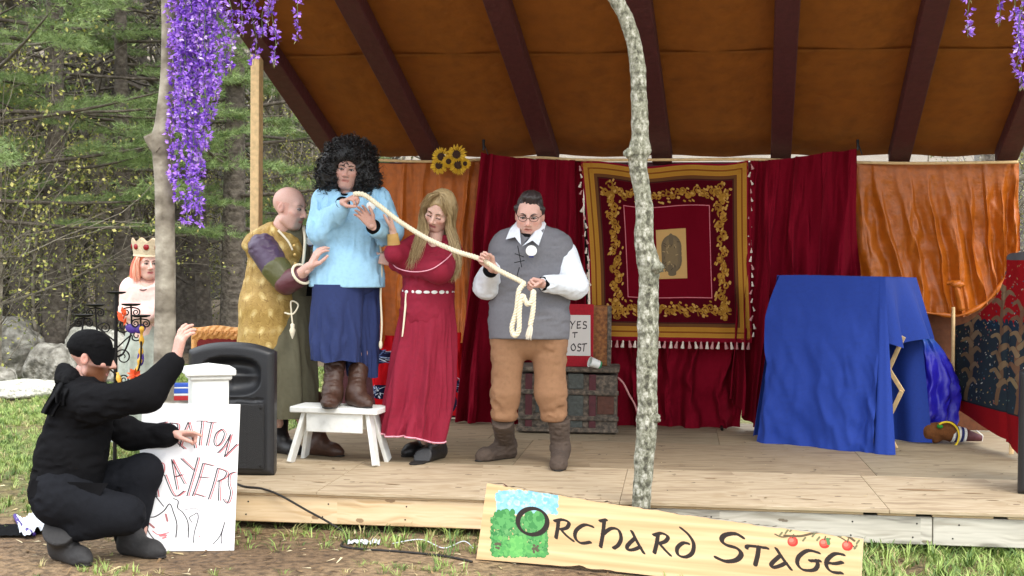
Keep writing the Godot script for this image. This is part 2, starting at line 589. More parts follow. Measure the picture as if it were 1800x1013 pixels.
	mat("pale_stone", Color.WHITE, 0.9, ntex(noise(S, 0.02, 6, 73), 1024, [[0.0, c8(104, 102, 92)], [0.35, c8(176, 174, 162)], [0.6, c8(214, 212, 200)], [1.0, c8(228, 226, 218)]]), ntex(noise(S, 0.03, 5, 74), 512, null, true, 12.0), 0.9, 1.0)

func stretched(n: FastNoiseLite, size: int, ramp: Array, squeeze: float, sd: int) -> ImageTexture:   # wood grain: long streaks along the first texture axis, with knots
	n.seed = sd
	var g := Gradient.new()
	var off := PackedFloat32Array()
	var cc := PackedColorArray()
	for q in ramp: off.append(q[0]); cc.append(q[1])
	g.offsets = off; g.colors = cc
	var im := Image.create(size, size / 2, false, Image.FORMAT_RGB8)
	var warp := noise(FastNoiseLite.TYPE_SIMPLEX_SMOOTH, 0.006, 2, sd + 3)
	for y in size / 2:
		for x in size:
			var w := warp.get_noise_2d(x, y) * 14.0
			var a := n.get_noise_2d(x * squeeze, y * 2.0 + w)
			var b := n.get_noise_2d(x * squeeze * 3.0 + 500.0, y * 7.0)
			im.set_pixel(x, y, g.sample(clampf(0.5 + a * 0.75 + b * 0.28, 0.0, 1.0)))
	var r := RandomNumberGenerator.new()
	r.seed = sd
	for k in 26:                                          # knots and scuffs
		var kx := r.randi_range(8, size - 30)
		var ky := r.randi_range(6, size / 2 - 8)
		var rw := r.randf_range(3.0, 11.0)
		var kc := im.get_pixel(kx, ky) * Color(0.62, 0.56, 0.5)
		brush(im, [Vector2(kx, ky), Vector2(kx + r.randf_range(2, 14), ky + r.randf_range(-1, 1))], rw, rw * r.randf_range(0.15, 0.4), 0.0, kc)
	return imtex(im)

var ground_noise := FastNoiseLite.new()
func hill_y(x: float, z: float) -> float:
	var d := -z - 24.0 - x * 0.1
	if d <= 0.0: return 0.0
	return 0.0042 * d * d if d < 40.0 else 6.72 + (d - 40.0) * 0.336
func gy(x: float, z: float) -> float:
	var q := (Vector3(x, 0, z) - stage_o)
	var u := q.dot(e1)
	var v := q.dot(e2)
	var on := clampf(maxf(maxf(-2.2 - u, u - 4.0), maxf(-0.9 - v, v - 4.0)) * 0.5, 0.0, 1.0)
	return ground_noise.get_noise_2d(x, z) * (0.012 + 0.10 * on) + hill_y(x, z)

func build_ground() -> void:
	ground_noise.seed = 3
	ground_noise.frequency = 0.35
	ground_noise.fractal_octaves = 4
	var patch := noise(FastNoiseLite.TYPE_SIMPLEX_SMOOTH, 0.9, 4, 15)
	var mb := MB.new()
	var nx := 150
	var nz := 190
	for j in nz + 1:
		for i in nx + 1:
			var a := float(i) / nx * 2.0 - 1.0
			var b := float(j) / nz
			var x := a * 7.0 + signf(a) * pow(absf(a), 6.0) * 150.0
			var z := 30.0 - b * 60.0 if false else 6.0 - 22.0 * b - pow(b, 7.0) * 150.0 + (pow(1.0 - b, 14.0)) * 60.0
			var y := gy(x, z)
			var g := patch.get_noise_2d(x, z)
			var lawn := clampf((-z - 7.1 + g * 1.2) * 1.2, 0.0, 1.0) * clampf((-1.6 - x) * 2.0, 0.0, 1.0)
			var front_grass := clampf((x - 1.3 + g) * 1.5, 0.0, 1.0) * 0.7
			var wood := clampf((-z - 15.5 + g) * 0.6, 0.0, 1.0)
			var c := lin(122, 100, 76).lerp(lin(156, 134, 104), clampf(g * 1.4 + 0.4, 0.0, 1.0))
			c = c.lerp(lin(104, 124, 60), maxf(lawn, front_grass) * clampf(0.75 + g, 0.0, 1.0))
			c = c.lerp(lin(116, 100, 80).lerp(lin(150, 136, 114), clampf(g + 0.5, 0, 1)), wood)
			mb.col = c
			mb.vert(Vector3(x, y, z))
	for j in nz:
		for i in nx:
			var o := j * (nx + 1) + i
			mb.quad_i(o, o + 1, o + nx + 2, o + nx + 1)
	var S := FastNoiseLite.TYPE_SIMPLEX_SMOOTH
	var gm := mat("soil", Color.WHITE, 0.95, ntex(noise(S, 0.02, 6, 81), 1024, [[0.0, Color(0.5, 0.47, 0.44)], [0.4, Color(0.82, 0.8, 0.77)], [0.62, Color(0.97, 0.95, 0.92)], [1.0, Color(1, 1, 1)]]), ntex(noise(S, 0.03, 5, 82), 1024, null, true, 14.0), 0.7, 1.0)
	gm.vertex_color_use_as_albedo = true
	gm.uv1_world_triplanar = true
	setting("ground", mb, gm)
	# grass
	var tuft := MB.new()
	for k in 9:
		var a := rng.randf() * TAU
		var r := rng.randf() * 0.03
		var h := rng.randf_range(0.03, 0.08)
		var lean := rng.randf_range(0.01, 0.07)
		var base := Vector3(cos(a) * r, -0.01, sin(a) * r)
		var out := Vector3(cos(a), 0, sin(a))
		var side := Vector3(-sin(a), 0, cos(a)) * 0.0028
		var m := base + out * lean * 0.3 + Vector3.UP * h * 0.65
		var i := tuft.vert(base - side); tuft.vert(base + side); tuft.vert(m + side * 0.8); tuft.vert(m - side * 0.8); tuft.vert(base + out * lean + Vector3.UP * h)
		tuft.quad_i(i, i + 1, i + 2, i + 3); tuft.tri(i + 3, i + 2, i + 4)
	var tm := tuft.mesh()
	var xs := []
	var cs := []
	var tries := 0
	while tries < 95000:
		tries += 1
		var z := -5.0 - pow(rng.randf(), 0.8) * 12.5
		var x := rng.randf_range(-0.6, 0.52) * (-z)
		var g := patch.get_noise_2d(x, z)
		var sv := (Vector3(x, 0, z) - stage_o)
		var u := sv.dot(e1)
		var v := sv.dot(e2)
		if u > -1.75 and u < 3.6 and v > 0.12: continue
		var p := 0.02
		if x < -1.7: p = clampf((-z - 7.3 + g * 1.6) * 1.0, 0.03, 1.0) * clampf(0.95 + g * 0.9, 0.15, 1.0)
		if v > -0.45 and v <= 0.12 and u > -1.8: p = maxf(p, 0.16 + 0.3 * maxf(0.0, g))
		if u > 1.55 and v < 0.2: p = maxf(p, clampf(0.75 + g, 0.3, 1.0))
		if v < 0.0 and u < 1.5: p = maxf(p, clampf(g * 2.0 - 0.45, 0.0, 0.5))
		if rng.randf() > p: continue
		var sc := rng.randf_range(0.5, 1.25) * (0.6 if u < 1.4 and v < -0.5 else 1.1 if u > 1.5 and v < 0.3 else 0.72 if x < -1.7 else 1.0)
		xs.append(Transform3D(Basis(Vector3.UP, rng.randf() * TAU).scaled(Vector3(sc * 1.2, sc, sc * 1.2)), Vector3(x, gy(x, z), z)))
		var q := rng.randf()
		var col := lin(118, 142, 68).lerp(lin(160, 180, 98), rng.randf())
		if q < 0.14: col = lin(176, 166, 114)
		elif q > 0.75: col = lin(84, 112, 52)
		cs.append(col)
	stuff("grass", tm, M.leaf, xs, cs, "short green spring grass around the stage and boulders", "grass")
	# straw, dead leaves and chips on the dirt
	var bit := MB.new()
	var bi := bit.vert(Vector3(-0.5, 0, -0.06)); bit.vert(Vector3(0.4, 0.06, -0.1)); bit.vert(Vector3(0.5, 0.02, 0.07)); bit.vert(Vector3(-0.35, 0.05, 0.09))
	bit.quad_i(bi, bi + 3, bi + 2, bi + 1)
	var bm := bit.mesh()
	xs = []
	cs = []
	for k in 5500:
		var z := -4.8 - rng.randf() * 11.0
		var x := rng.randf_range(-0.46, 0.5) * (-z)
		var sv := (Vector3(x, 0, z) - stage_o)
		if sv.dot(e1) > -1.75 and sv.dot(e1) < 3.6 and sv.dot(e2) > 0.3: continue
		var l := rng.randf_range(0.015, 0.09)
		var b := Basis.from_euler(Vector3(rng.randf_range(-0.3, 0.3), rng.randf() * TAU, rng.randf_range(-0.25, 0.25)))
		xs.append(Transform3D(b.scaled_local(Vector3(l, l, l * rng.randf_range(0.25, 2.2) * (0.4 if l > 0.05 else 1.0))), Vector3(x, gy(x, z) + 0.004, z)))
		cs.append([lin(186, 166, 124), lin(150, 122, 84), lin(122, 96, 66), lin(206, 192, 156), lin(84, 66, 48)][rng.randi() % 5])
	stuff("ground_litter", bm, M.vertex, xs, cs, "scattered straw, dead leaves and wood chips on the bare dirt", "litter")
	# boulders beyond the lawn
	boulder(Vector2(18, 652), Vector3(0.46, 0.42, 0.42), 0.2, M.stone, "large rounded grey boulder at the end of the stone row", 1, 0.4)
	boulder(Vector2(98, 656), Vector3(0.38, 0.30, 0.34), 1.4, M.stone, "flat topped grey boulder between the round boulder and the pale stone", 2, 0.3)
	boulder(Vector2(165, 655), Vector3(0.42, 0.42, 0.38), 2.4, M.pale_stone, "pale domed boulder rising behind the candelabra", 3, 0.5)
	boulder(Vector2(52, 682), Vector3(0.52, 0.11, 0.26), 0.1, M.pale_stone, "long low white stone lying at the lawn edge", 4, 0.0)
	boulder(Vector2(-8, 668), Vector3(0.22, 0.17, 0.2), 0.9, M.stone, "small grey stone tucked against the large round boulder", 5, 0.0)
	boulder(Vector2(228, 664), Vector3(0.34, 0.26, 0.3), 0.6, M.stone, "grey boulder lying beside the pale domed boulder", 6, 0.0)

func boulder(px: Vector2, r: Vector3, turn: float, m: Material, label: String, sd: int, back: float) -> void:
	var p := gp(px.x, px.y + 14.0, 0.0)
	p += (p - EYE).normalized() * back
	p.y = gy(p.x, p.z)
	var n := noise(FastNoiseLite.TYPE_SIMPLEX_SMOOTH, 0.9, 4, sd * 7)
	var mb := MB.new()
	var o := thing("boulder", label, "boulder", p, "boulders at the edge of the lawn")
	mb.ball(Transform3D(Basis(Vector3.UP, turn), p + Vector3.UP * r.y * 0.55), r, 48, 30, func(d: Vector3) -> Vector3:
		var k := 1.0 + 0.30 * n.get_noise_3dv(d) + 0.025 * n.get_noise_3dv(d * 4.0)
		var q := d * k
		q.x = signf(q.x) * pow(absf(q.x), 0.86); q.z = signf(q.z) * pow(absf(q.z), 0.86)
		return q)
	part("rock", mb, m, o)

# ------------------------------------------------------------------ forest
func leaf_quad(mb: MB, p: Vector3, d: Vector3, w: float, l: float) -> void:
	var s := d.cross(Vector3(rng.randf_range(-1, 1), rng.randf_range(-1, 1), rng.randf_range(-1, 1))).normalized() * w
	var i := mb.vert(p); mb.vert(p + d * l * 0.5 + s); mb.vert(p + d * l); mb.vert(p + d * l * 0.5 - s)
	mb.quad_i(i, i + 1, i + 2, i + 3)
func rdir() -> Vector3:
	var z := rng.randf_range(-1, 1)
	var a := rng.randf() * TAU
	var r := sqrt(1.0 - z * z)
	return Vector3(r * cos(a), z, r * sin(a))

func limb(w: MB, lv: MB, a: Vector3, d: Vector3, l: float, r: float, depth: int, leaves: int, lc: Array) -> void:
	var pts := [a]
	var p := a
	for k in 4:
		d = (d + rdir() * 0.22 + Vector3.UP * 0.06).normalized()
		p += d * l / 4.0
		pts.append(p)
	w.tube(curve(pts, 5), rad(r, r * 0.25, 5), 5 if r > 0.02 else 3, false)
	if depth > 0:
		for k in 4:
			var q: Vector3 = (pts[1 + k % 4] as Vector3)
			limb(w, lv, q, (d + rdir() * 0.9).normalized(), l * rng.randf_range(0.35, 0.6), r * 0.45, depth - 1, leaves, lc)
	else:
		for k in leaves:
			lv.col = lc[rng.randi() % lc.size()]
			var q: Vector3 = pts[1 + rng.randi() % 4]
			leaf_quad(lv, q + rdir() * 0.09, (rdir() + Vector3.DOWN * 0.3).normalized(), rng.randf_range(0.009, 0.018), rng.randf_range(0.03, 0.055))

func broad_tree(sd: int, h: float, r: float, first: float, leaves: int, lc: Array, limbs: int) -> Array:
	rng.seed = sd
	var w := MB.new()
	var lv := MB.new()
	var pts := []
	var off := Vector3.ZERO
	for k in 8:
		pts.append(Vector3(0, -0.3 + h * k / 7.0, 0) + off)
		off += Vector3(rng.randf_range(-0.1, 0.1), 0, rng.randf_range(-0.1, 0.1))
	var c := curve(pts, 16)
	var rr := PackedFloat32Array()
	for k in 17: rr.append(r * (1.0 - 0.75 * k / 16.0) * (1.35 if k == 0 else 1.0))
	w.tube(c, rr, 9, false)
	for k in limbs:
		var f := rng.randf_range(first, 0.95)
		var q := c[int(f * 16)]
		var a := rng.randf() * TAU
		limb(w, lv, q, Vector3(cos(a), rng.randf_range(0.1, 0.9), sin(a)).normalized(), rng.randf_range(0.8, 2.2) * (1.15 - 0.6 * f), r * rng.randf_range(0.18, 0.34), 1, leaves, lc)
	return [w.mesh(), lv.mesh()]

func bough_mesh(sd: int) -> ArrayMesh:                    # a flat spray of long soft needles, 1 m long along +x
	rng.seed = sd
	var mb := MB.new()
	for tw in 26:
		var f := rng.randf_range(0.12, 1.0)
		var side := 1.0 if tw % 2 == 0 else -1.0
		var a := Vector3(f, 0.05 * sin(f * 3.0), 0)
		var l := (1.05 - f * 0.75) * rng.randf_range(0.25, 0.5)
		var d := Vector3(0.75, rng.randf_range(-0.05, 0.22), side * rng.randf_range(0.3, 1.0)).normalized()
		for k in 5:
			var p := a + d * l * (k + 1.0) / 5.0
			mb.col = lin(88, 112, 64).lerp(lin(140, 160, 98), rng.randf())
			for n in 11:
				var nd := (d * 0.9 + rdir() * 0.8 + Vector3.UP * 0.1).normalized()
				var s := nd.cross(rdir()).normalized() * 0.0022
				var i := mb.vert(p - s); mb.vert(p + s); mb.vert(p + nd * rng.randf_range(0.05, 0.085))
				mb.tri(i, i + 1, i + 2)
	return mb.mesh()

func pine_tree(sd: int, h: float, r: float, first: float, boughs: Array, count: int) -> Array:
	rng.seed = sd
	var w := MB.new()
	var c := curve([Vector3(0, -0.3, 0), Vector3(rng.randf_range(-0.06, 0.06), h * 0.4, 0), Vector3(rng.randf_range(-0.15, 0.15), h, rng.randf_range(-0.15, 0.15))], 12)
	w.tube(c, rad(r, r * 0.2, 12), 10, false)
	var s := SurfaceTool.new()
	s.begin(Mesh.PRIMITIVE_TRIANGLES)
	for k in count:
		var f := pow(float(k) / count, 0.9)
		var y := lerpf(first, h, f)
		var l := lerpf(2.9, 0.5, f) * rng.randf_range(0.65, 1.1)
		var a := rng.randf() * TAU
		var d := Vector3(cos(a), rng.randf_range(-0.14, 0.16), sin(a)).normalized()
		var o := c[clampi(int((y + 0.3) / (h + 0.3) * 12.0), 0, 12)]
		o.y = y
		w.tube(curve([o, o + d * l * 0.5, o + d * l * 0.95 + Vector3.UP * 0.1], 5), rad(r * 0.16, 0.006, 5), 5, false)
		var x := d
		var z := x.cross(Vector3.UP).normalized()
		for q in 3:
			var at := 0.25 + 0.27 * q
			var yaw := rng.randf_range(-0.5, 0.5)
			var bx := (Basis(z.cross(x).normalized(), yaw) * x)
			var bz := bx.cross(Vector3.UP).normalized()
			var sc := l * rng.randf_range(0.42, 0.62)
			s.append_from(boughs[rng.randi() % boughs.size()], 0, Transform3D(Basis(bx * sc, bz.cross(bx) * sc, bz * sc), o + d * l * at))
	return [w.mesh(), s.commit()]

func plant_tree(called: String, t: Array, bark: Material, leaf: Material, p: Vector3, turn: float, sc: float, label: String, cat: String, group: String, crown := "crown") -> void:
	p.y = gy(p.x, p.z)
	var o := thing(called, label, cat, p, group)
	var b := Basis(Vector3.UP, turn).scaled(Vector3.ONE * sc)
	inst("trunk", t[0], bark, o, Transform3D(b, Vector3.ZERO))
	inst(crown, t[1], leaf, o, Transform3D(b, Vector3.ZERO))

func build_forest() -> void:
	var spring := [lin(158, 160, 78), lin(176, 172, 92), lin(128, 138, 70), lin(184, 176, 106), lin(108, 120, 64)]
	var dull := [lin(120, 116, 72), lin(100, 104, 62), lin(132, 122, 84)]
	var broad := []
	for k in 6:
		broad.append(broad_tree(100 + k, 8.5 + k * 0.7, 0.07 + 0.024 * k, 0.10 + 0.02 * (k % 3), 9 if k % 2 == 0 else 13, spring if k % 2 == 0 else dull, 34))
	var bush := []
	for k in 3: bush.append(broad_tree(200 + k, 3.6, 0.03, 0.05, 12, spring, 40))
	var boughs := []
	for k in 3: boughs.append(bough_mesh(300 + k))
	var pines := [pine_tree(401, 11.0, 0.19, 1.9, boughs, 66), pine_tree(402, 12.0, 0.16, 2.3, boughs, 68), pine_tree(403, 9.0, 0.13, 1.6, boughs, 58)]
	# pines, each where its trunk or its sprays show
	var pp := [[-40.0, 14.6, 0, 0.4, 1.0], [95.0, 16.0, 1, 2.0, 1.0], [217.0, 17.0, 2, 4.0, 1.1], [408.0, 17.0, 0, 1.2, 1.0], [330.0, 23.0, 1, 3.3, 1.15], [-150.0, 22.0, 1, 0.9, 1.0], [520.0, 27.0, 2, 2.6, 1.2], [20.0, 27.0, 2, 1.9, 1.3], [-330.0, 18.0, 0, 2.2, 1.1], [-560.0, 20.0, 1, 1.0, 1.0], [2150.0, 19.0, 1, 0.5, 1.0], [2420.0, 22.0, 0, 3.0, 1.1]]
	var plab := {-40.0: "dark pine spreading its low boughs over the large rounded boulder", 95.0: "dark pine whose boughs hang above the flat topped boulder", 217.0: "dark pine with its thin trunk rising behind the crowned person", 408.0: "dark pine with its thick trunk between the wisteria and the pale post", 520.0: "dark pine standing behind the pale post under the corner rafter"}
	for q in pp:
		var p := qp(q[0], 460, q[1])
		plant_tree("pine_tree", pines[q[2]], M.pine_bark, M.needle, p, q[3], q[4], plab.get(q[0], "pine deeper in the wood with its soft green boughs among other trunks"), "tree", "pines at the edge of the wood" if plab.has(q[0]) else "pines deeper in the wood", "crown")
	# bare spring trees
	rng.seed = 77
	for k in 150:
		rng.seed = 1000 + k * 13
		var dep := 19.0 + pow(rng.randf(), 1.3) * 34.0
		var px := rng.randf_range(-160.0, 640.0) if k < 88 else rng.randf_range(1700.0, 2000.0) if k < 104 else rng.randf_range(-760.0, -160.0) if k < 130 else rng.randf_range(2000.0, 2600.0)
		var p := qp(px, 460, dep)
		var v := rng.randi() % 6
		var pale := rng.randf() < 0.5
		plant_tree("forest_tree", broad[v], M.forest_bark if pale else M.pine_bark, M.leaf, p, rng.randf() * TAU, rng.randf_range(0.85, 1.35), "thin grey trunk with sparse spring leaves in the wood" if pale else "thin dark trunk with sparse spring leaves in the wood", "tree", "pale thin trees in the wood" if pale else "dark thin trees in the wood")
	for q in [[8.0, 15.0, 1.15], [62.0, 15.9, 1.0], [-60.0, 15.6, 1.25], [110.0, 17.2, 0.9], [500.0, 18.5, 1.0], [545.0, 19.5, 1.2]]:
		plant_tree("understory_shrub", bush[int(q[0]) % 3], M.forest_bark, M.leaf, qp(q[0], 460, q[1]), q[0], q[2], "tall yellow green shrub standing just behind the boulders" if q[0] < 200.0 else "slender yellow green shrub behind the pale post", "shrub", "shrubs behind the boulders" if q[0] < 200.0 else "shrubs behind the post", "leaves")
	for k in 22:
		rng.seed = 3000 + k * 17
		var dep := 19.0 + rng.randf() * 10.0
		var px := -120.0 + k * 30.0 + rng.randf_range(-20, 20)
		if k >= 18: px = 1690.0 + (k - 18) * 60.0
		plant_tree("understory_shrub", bush[k % 3], M.forest_bark, M.leaf, qp(px, 460, dep), rng.randf() * TAU, rng.randf_range(0.7, 1.25), "many stemmed shrub with yellow green spring leaves under the trees", "shrub", "shrubs under the trees", "leaves")
	rng.seed = 9
	var mist := FogVolume.new()                           # rain haze hanging among the trees
	mist.name = "woodland_haze"
	mist.shape = RenderingServer.FOG_VOLUME_SHAPE_BOX
	mist.size = Vector3(90, 14, 44)
	mist.position = Vector3(-4, 6.2, -39.5)
	var fm := FogMaterial.new()
	fm.density = 0.008
	fm.albedo = c8(214, 218, 218)
	mist.material = fm
	add_child(mist)
	tag(mist, "thin pale rain haze hanging among the trees of the wood", "haze")
	mist.set_meta("kind", "stuff")

const RU := [-1.68, -0.92, 0.0, 0.87, 1.76, 2.63, 3.4]
func roof_y(v: float) -> float:
	return 2.3 + (3.2 - v) * 0.388
func roof_u(u: float, v: float) -> float:
	return u - 0.06 * (3.2 - v)

func build_stage() -> void:
	rng.seed = 31
	var o := thing("open_air_stage", "low plywood open air stage with brown tarp roof on dark red rafters", "stage", st(0.9, 0.0, 1.6))
	# plywood sheets with open joints
	var rows := [[-0.03, 1.05], [1.053, 2.20], [2.203, 3.42]]
	var cols := [[-1.78, -0.9, 0.72, 2.085, 3.62], [-1.78, 0.02, 2.18, 3.62], [-1.78, -0.3, 1.3, 3.62]]
	for r in 3:
		for k in cols[r].size() - 1:
			var u0: float = cols[r][k] + 0.0012
			var u1: float = cols[r][k + 1] - 0.0012
			var mb := MB.new()
			var cx := st((u0 + u1) * 0.5, DECK - 0.009 - rng.randf() * 0.001, (rows[r][0] + rows[r][1]) * 0.5)
			mb.box(Transform3D(Basis(e1, Vector3.UP, -e2), Vector3.ZERO), Vector3(u1 - u0, 0.018, rows[r][1] - rows[r][0]), 0.0015)
			var tone: StandardMaterial3D = M.plywood
			if r > 0:
				tone = M.plywood.duplicate()
				tone.albedo_color = [Color(0.74, 0.73, 0.71), Color(0.68, 0.67, 0.65), Color(0.72, 0.70, 0.68), Color(0.70, 0.70, 0.69)][(k + r) % 4]
				tone.uv1_offset = Vector3(k * 0.37, 0, r * 0.51)
			inst("plywood_sheet", mb.mesh(), tone, o, Transform3D(Basis.IDENTITY, cx - o.position))
	var plug := MB.new()                                   # lens shaped repair plugs let into the sheets
	var pts := []
	for k in 16:
		var a := TAU * k / 16.0
		pts.append(Vector3(signf(cos(a)) * pow(absf(cos(a)), 0.8) * 0.5, 0.0012, sin(a) * 0.5 * absf(sin(a))))
	pts.reverse()
	plug.poly(pts)
	var plug_m := plug.mesh()
	mat("wood_plug", c8(150, 122, 88), 0.8, M.mottle_t, null, 3.0)
	for q in [[1620, 862, 0.27, 0.06], [1712, 868, 0.12, 0.025], [1000, 828, 0.1, 0.022], [690, 852, 0.09, 0.02], [1250, 842, 0.08, 0.02], [560, 848, 0.09, 0.022], [1420, 878, 0.1, 0.02], [1745, 880, 0.07, 0.018]]:
		var p := gp(q[0], q[1], DECK + 0.0005)
		inst("plywood_plug", plug_m, M.wood_plug, o, Transform3D((Basis(Vector3.UP, rng.randf_range(-0.06, 0.06)) * Basis(e1, Vector3.UP, -e2)).scaled_local(Vector3(q[2], 1, q[3])), p - o.position))
	# fascia boards and the filler strips between them and the sheets
	for q in [[-1.75, 0.16, "pine_board"], [0.165, 2.3, "grey_board"], [2.305, 3.6, "grey_board"]]:
		var mb := MB.new()
		mb.box(Transform3D(Basis(e1, Vector3.UP, -e2), Vector3.ZERO), Vector3(q[1] - q[0], 0.142, 0.036), 0.004)
		inst("fascia_board", mb.mesh(), M[q[2]], o, Transform3D(Basis.IDENTITY, st((q[0] + q[1]) * 0.5, DECK - 0.036 - 0.071, 0.012) - o.position))
	for q in [[-1.75, 1.96], [2.03, 2.22], [2.30, 2.60], [2.67, 3.1], [3.2, 3.6]]:
		var mb := MB.new()
		mb.box(Transform3D(Basis(e1, Vector3.UP, -e2), Vector3.ZERO), Vector3(q[1] - q[0], 0.017, 0.03), 0.002)
		inst("filler_strip", mb.mesh(), M.pine_board, o, Transform3D(Basis.IDENTITY, st((q[0] + q[1]) * 0.5, DECK - 0.0268, 0.016) - o.position))
	var nail := MB.new()
	nail.lathe(Transform3D(Basis(Vector3.RIGHT, PI / 2), Vector3.ZERO), PackedVector2Array([Vector2(0.0045, 0), Vector2(0.0045, 0.0015), Vector2(0.0001, 0.002)]), 7)
	var nm := nail.mesh()
	for u: float in [-1.3, -0.86, -0.42, 0.08, 0.62, 1.2, 1.9, 2.22, 2.42, 2.9]:
		for y: float in [DECK - 0.07, DECK - 0.14]:
			inst("nail_head", nm, M.black_rubber, o, Transform3D(Basis(e1, Vector3.UP, -e2), st(u + rng.randf_range(-0.02, 0.02), y, -0.0064) - o.position))
	for k in 9:                                           # joists and the blocks they rest on
		var u := -1.7 + k * 0.65
		var mb := MB.new()
		mb.beam(st(u, DECK - 0.088, 0.05), st(u, DECK - 0.088, 3.4), Vector3.UP, 0.038, 0.135)
		part("joist", mb, M.pine_board, o)
		if k % 2 == 0:
			for v: float in [0.35, 1.8, 3.2]:
				var bl := MB.new()
				bl.box(Transform3D(Basis(e1, Vector3.UP, -e2), st(u, 0.028, v)), Vector3(0.2, 0.076, 0.2), 0.006)
				part("support_block", bl, M.stone, o)
	# roof
	for u: float in RU:
		var mb := MB.new()
		var a := st(roof_u(u, 3.3), roof_y(3.3), 3.3)
		var b := st(roof_u(u, -0.5), roof_y(-0.5), -0.5)
		mb.beam(a, b, Vector3.UP, 0.15, 0.11, 0.006)
		part("rafter", mb, M.rafter_wood, o)
	var tarp := MB.new()
	tarp.grid(90, 40, func(a: float, b: float) -> Vector3:
		var u := lerpf(-1.78, 3.52, a)
		var v := lerpf(3.42, -0.6, b)
		var near := 9.0
		for q: float in RU: near = minf(near, absf(u - q))
		var sag := 0.035 * smoothstep(0.0, 0.43, near) + 0.012 * wrinkle_noise.get_noise_2d(u * 2.0, v * 1.2)
		return st(roof_u(u, v), roof_y(v) + 0.085 - sag * 0.6, v))
	part("roof_tarp", tarp, M.tarp, o)
	for sv: float in [1.92]:                         # lapped seams of the tarp
		var sm := MB.new()
		sm.grid(80, 1, func(a: float, b: float) -> Vector3:
			var u := lerpf(-1.76, 3.5, a)
			var v := sv + 0.03 * b + 0.008 * sin(u * 2.3)
			return st(roof_u(u, v), roof_y(v) + 0.058 - 0.004 * sin(b * PI), v))
		part("tarp_seam", sm, M.tarp, o)
	for q in [[3.34, 2.165]]:
		var mb := MB.new()
		mb.beam(st(-1.75, q[1], q[0]), st(3.5, q[1], q[0]), Vector3.UP, 0.09, 0.13)
		part("back_beam", mb, M.rafter_wood, o)
	# upright posts: the pale one in view, its partner at the other side, and four at the back
	var pu := (vp(449, 700, 1.72) - stage_o).dot(e1)
	for q in [[pu, 1.72, "post_wood"], [3.46, 1.72, "post_wood"], [-1.7, 3.41, "rafter_wood"], [0.02, 3.41, "rafter_wood"], [1.7, 3.41, "rafter_wood"], [3.44, 3.41, "rafter_wood"]]:
		var mb := MB.new()
		var top := roof_y(q[1]) - 0.045 if q[1] < 3.0 else 2.22
		mb.box(Transform3D(Basis(e1, Vector3.UP, -e2), st(q[0], (DECK + top) * 0.5, q[1])), Vector3(0.06, top - DECK, 0.09), 0.004)
		part("post", mb, M[q[2]], o)
	# the tree trunks that carry the flower garlands at the front
	var bo := thing("birch_trunk_post", "crooked flaky white birch trunk standing at the stage front behind the name board", "post", vp(1127, 905, -0.12) * Vector3(1, 0, 1))
	var bp := []
	var br := PackedFloat32Array()
	for q in [[1127, 948, 20], [1127, 890, 18], [1132, 820, 20], [1138, 740, 21], [1137, 660, 20], [1139, 580, 21], [1140, 500, 20], [1141, 466, 24], [1133, 420, 19], [1133, 372, 17], [1128, 330, 17], [1121, 288, 19], [1124, 266, 23], [1125, 235, 17], [1124, 180, 16], [1121, 120, 16], [1113, 70, 16], [1099, 30, 16], [1083, 0, 17], [1052, -60, 16], [1010, -130, 15]]:
		bp.append(vp(q[0], q[1], -0.12)); br.append(q[2] / 392.0)
	var bt := MB.new()
	var bn := noise(FastNoiseLite.TYPE_SIMPLEX_SMOOTH, 6.0, 4, 44)
	var bc := curve(bp, 240)
	var tang := Vector3.UP
	bt.grid(26, 240, func(a: float, b: float) -> Vector3:
		var k := roundi(b * 240)
		var f := b * 20.0
		var r := lerpf(br[int(minf(f, 19.0))], br[mini(int(f) + 1, 20)], f - int(minf(f, 19.0)))
		var d := Vector3(cos(TAU * a), 0, -sin(TAU * a))
		var p := bc[k] + d * r
		return bc[k] + d * r * (1.0 + 0.14 * bn.get_noise_3dv(p) + 0.09 * bn.get_noise_3dv(p * 3.5)), true)
	part("trunk", bt, M.birch_bark, bo)
	for q in [[1107, 270, -0.03, 0.030], [1156, 470, -0.05, 0.032], [1153, 735, -0.03, 0.024]]:
		var kn := MB.new()
		kn.ball(Transform3D(Basis.IDENTITY, vp(q[0], q[1], -0.12 + q[2])), Vector3.ONE * q[3], 14, 10, func(d: Vector3) -> Vector3: return d * (1.0 + 0.5 * bn.get_noise_3dv(d * 0.2 + Vector3(q[0], 0, 0))))
		part("knot", kn, M.birch_bark, bo)
	var fo := thing("beech_trunk_post", "smooth grey beech trunk with a sawn knot at the stage corner hung with flowers", "post", vp(287, 905, -0.12) * Vector3(1, 0, 1))
	bp = []
	br = PackedFloat32Array()
	for q in [[284, 950, 20], [285, 860, 19], [287, 700, 18.5], [290, 560, 18.5], [290, 420, 17], [289, 330, 17], [286, 275, 18], [284, 246, 21], [289, 215, 17], [295, 150, 14.5], [297, 80, 13.5], [296, 0, 12.5], [294, -130, 11]]:
		bp.append(vp(q[0], q[1], -0.12)); br.append(q[2] / 330.0)
	bc = curve(bp, 120)
	bt = MB.new()
	bt.grid(22, 120, func(a: float, b: float) -> Vector3:
		var k := roundi(b * 120)
		var f := b * 12.0
		var r := lerpf(br[int(minf(f, 11.0))], br[mini(int(f) + 1, 12)], f - int(minf(f, 11.0)))
		var d := Vector3(cos(TAU * a), 0, -sin(TAU * a))
		return bc[k] + d * r * (1.0 + 0.06 * bn.get_noise_3dv((bc[k] + d * r) * 0.6)), true)
	part("trunk", bt, M.beech_bark, fo)
	var stub := MB.new()
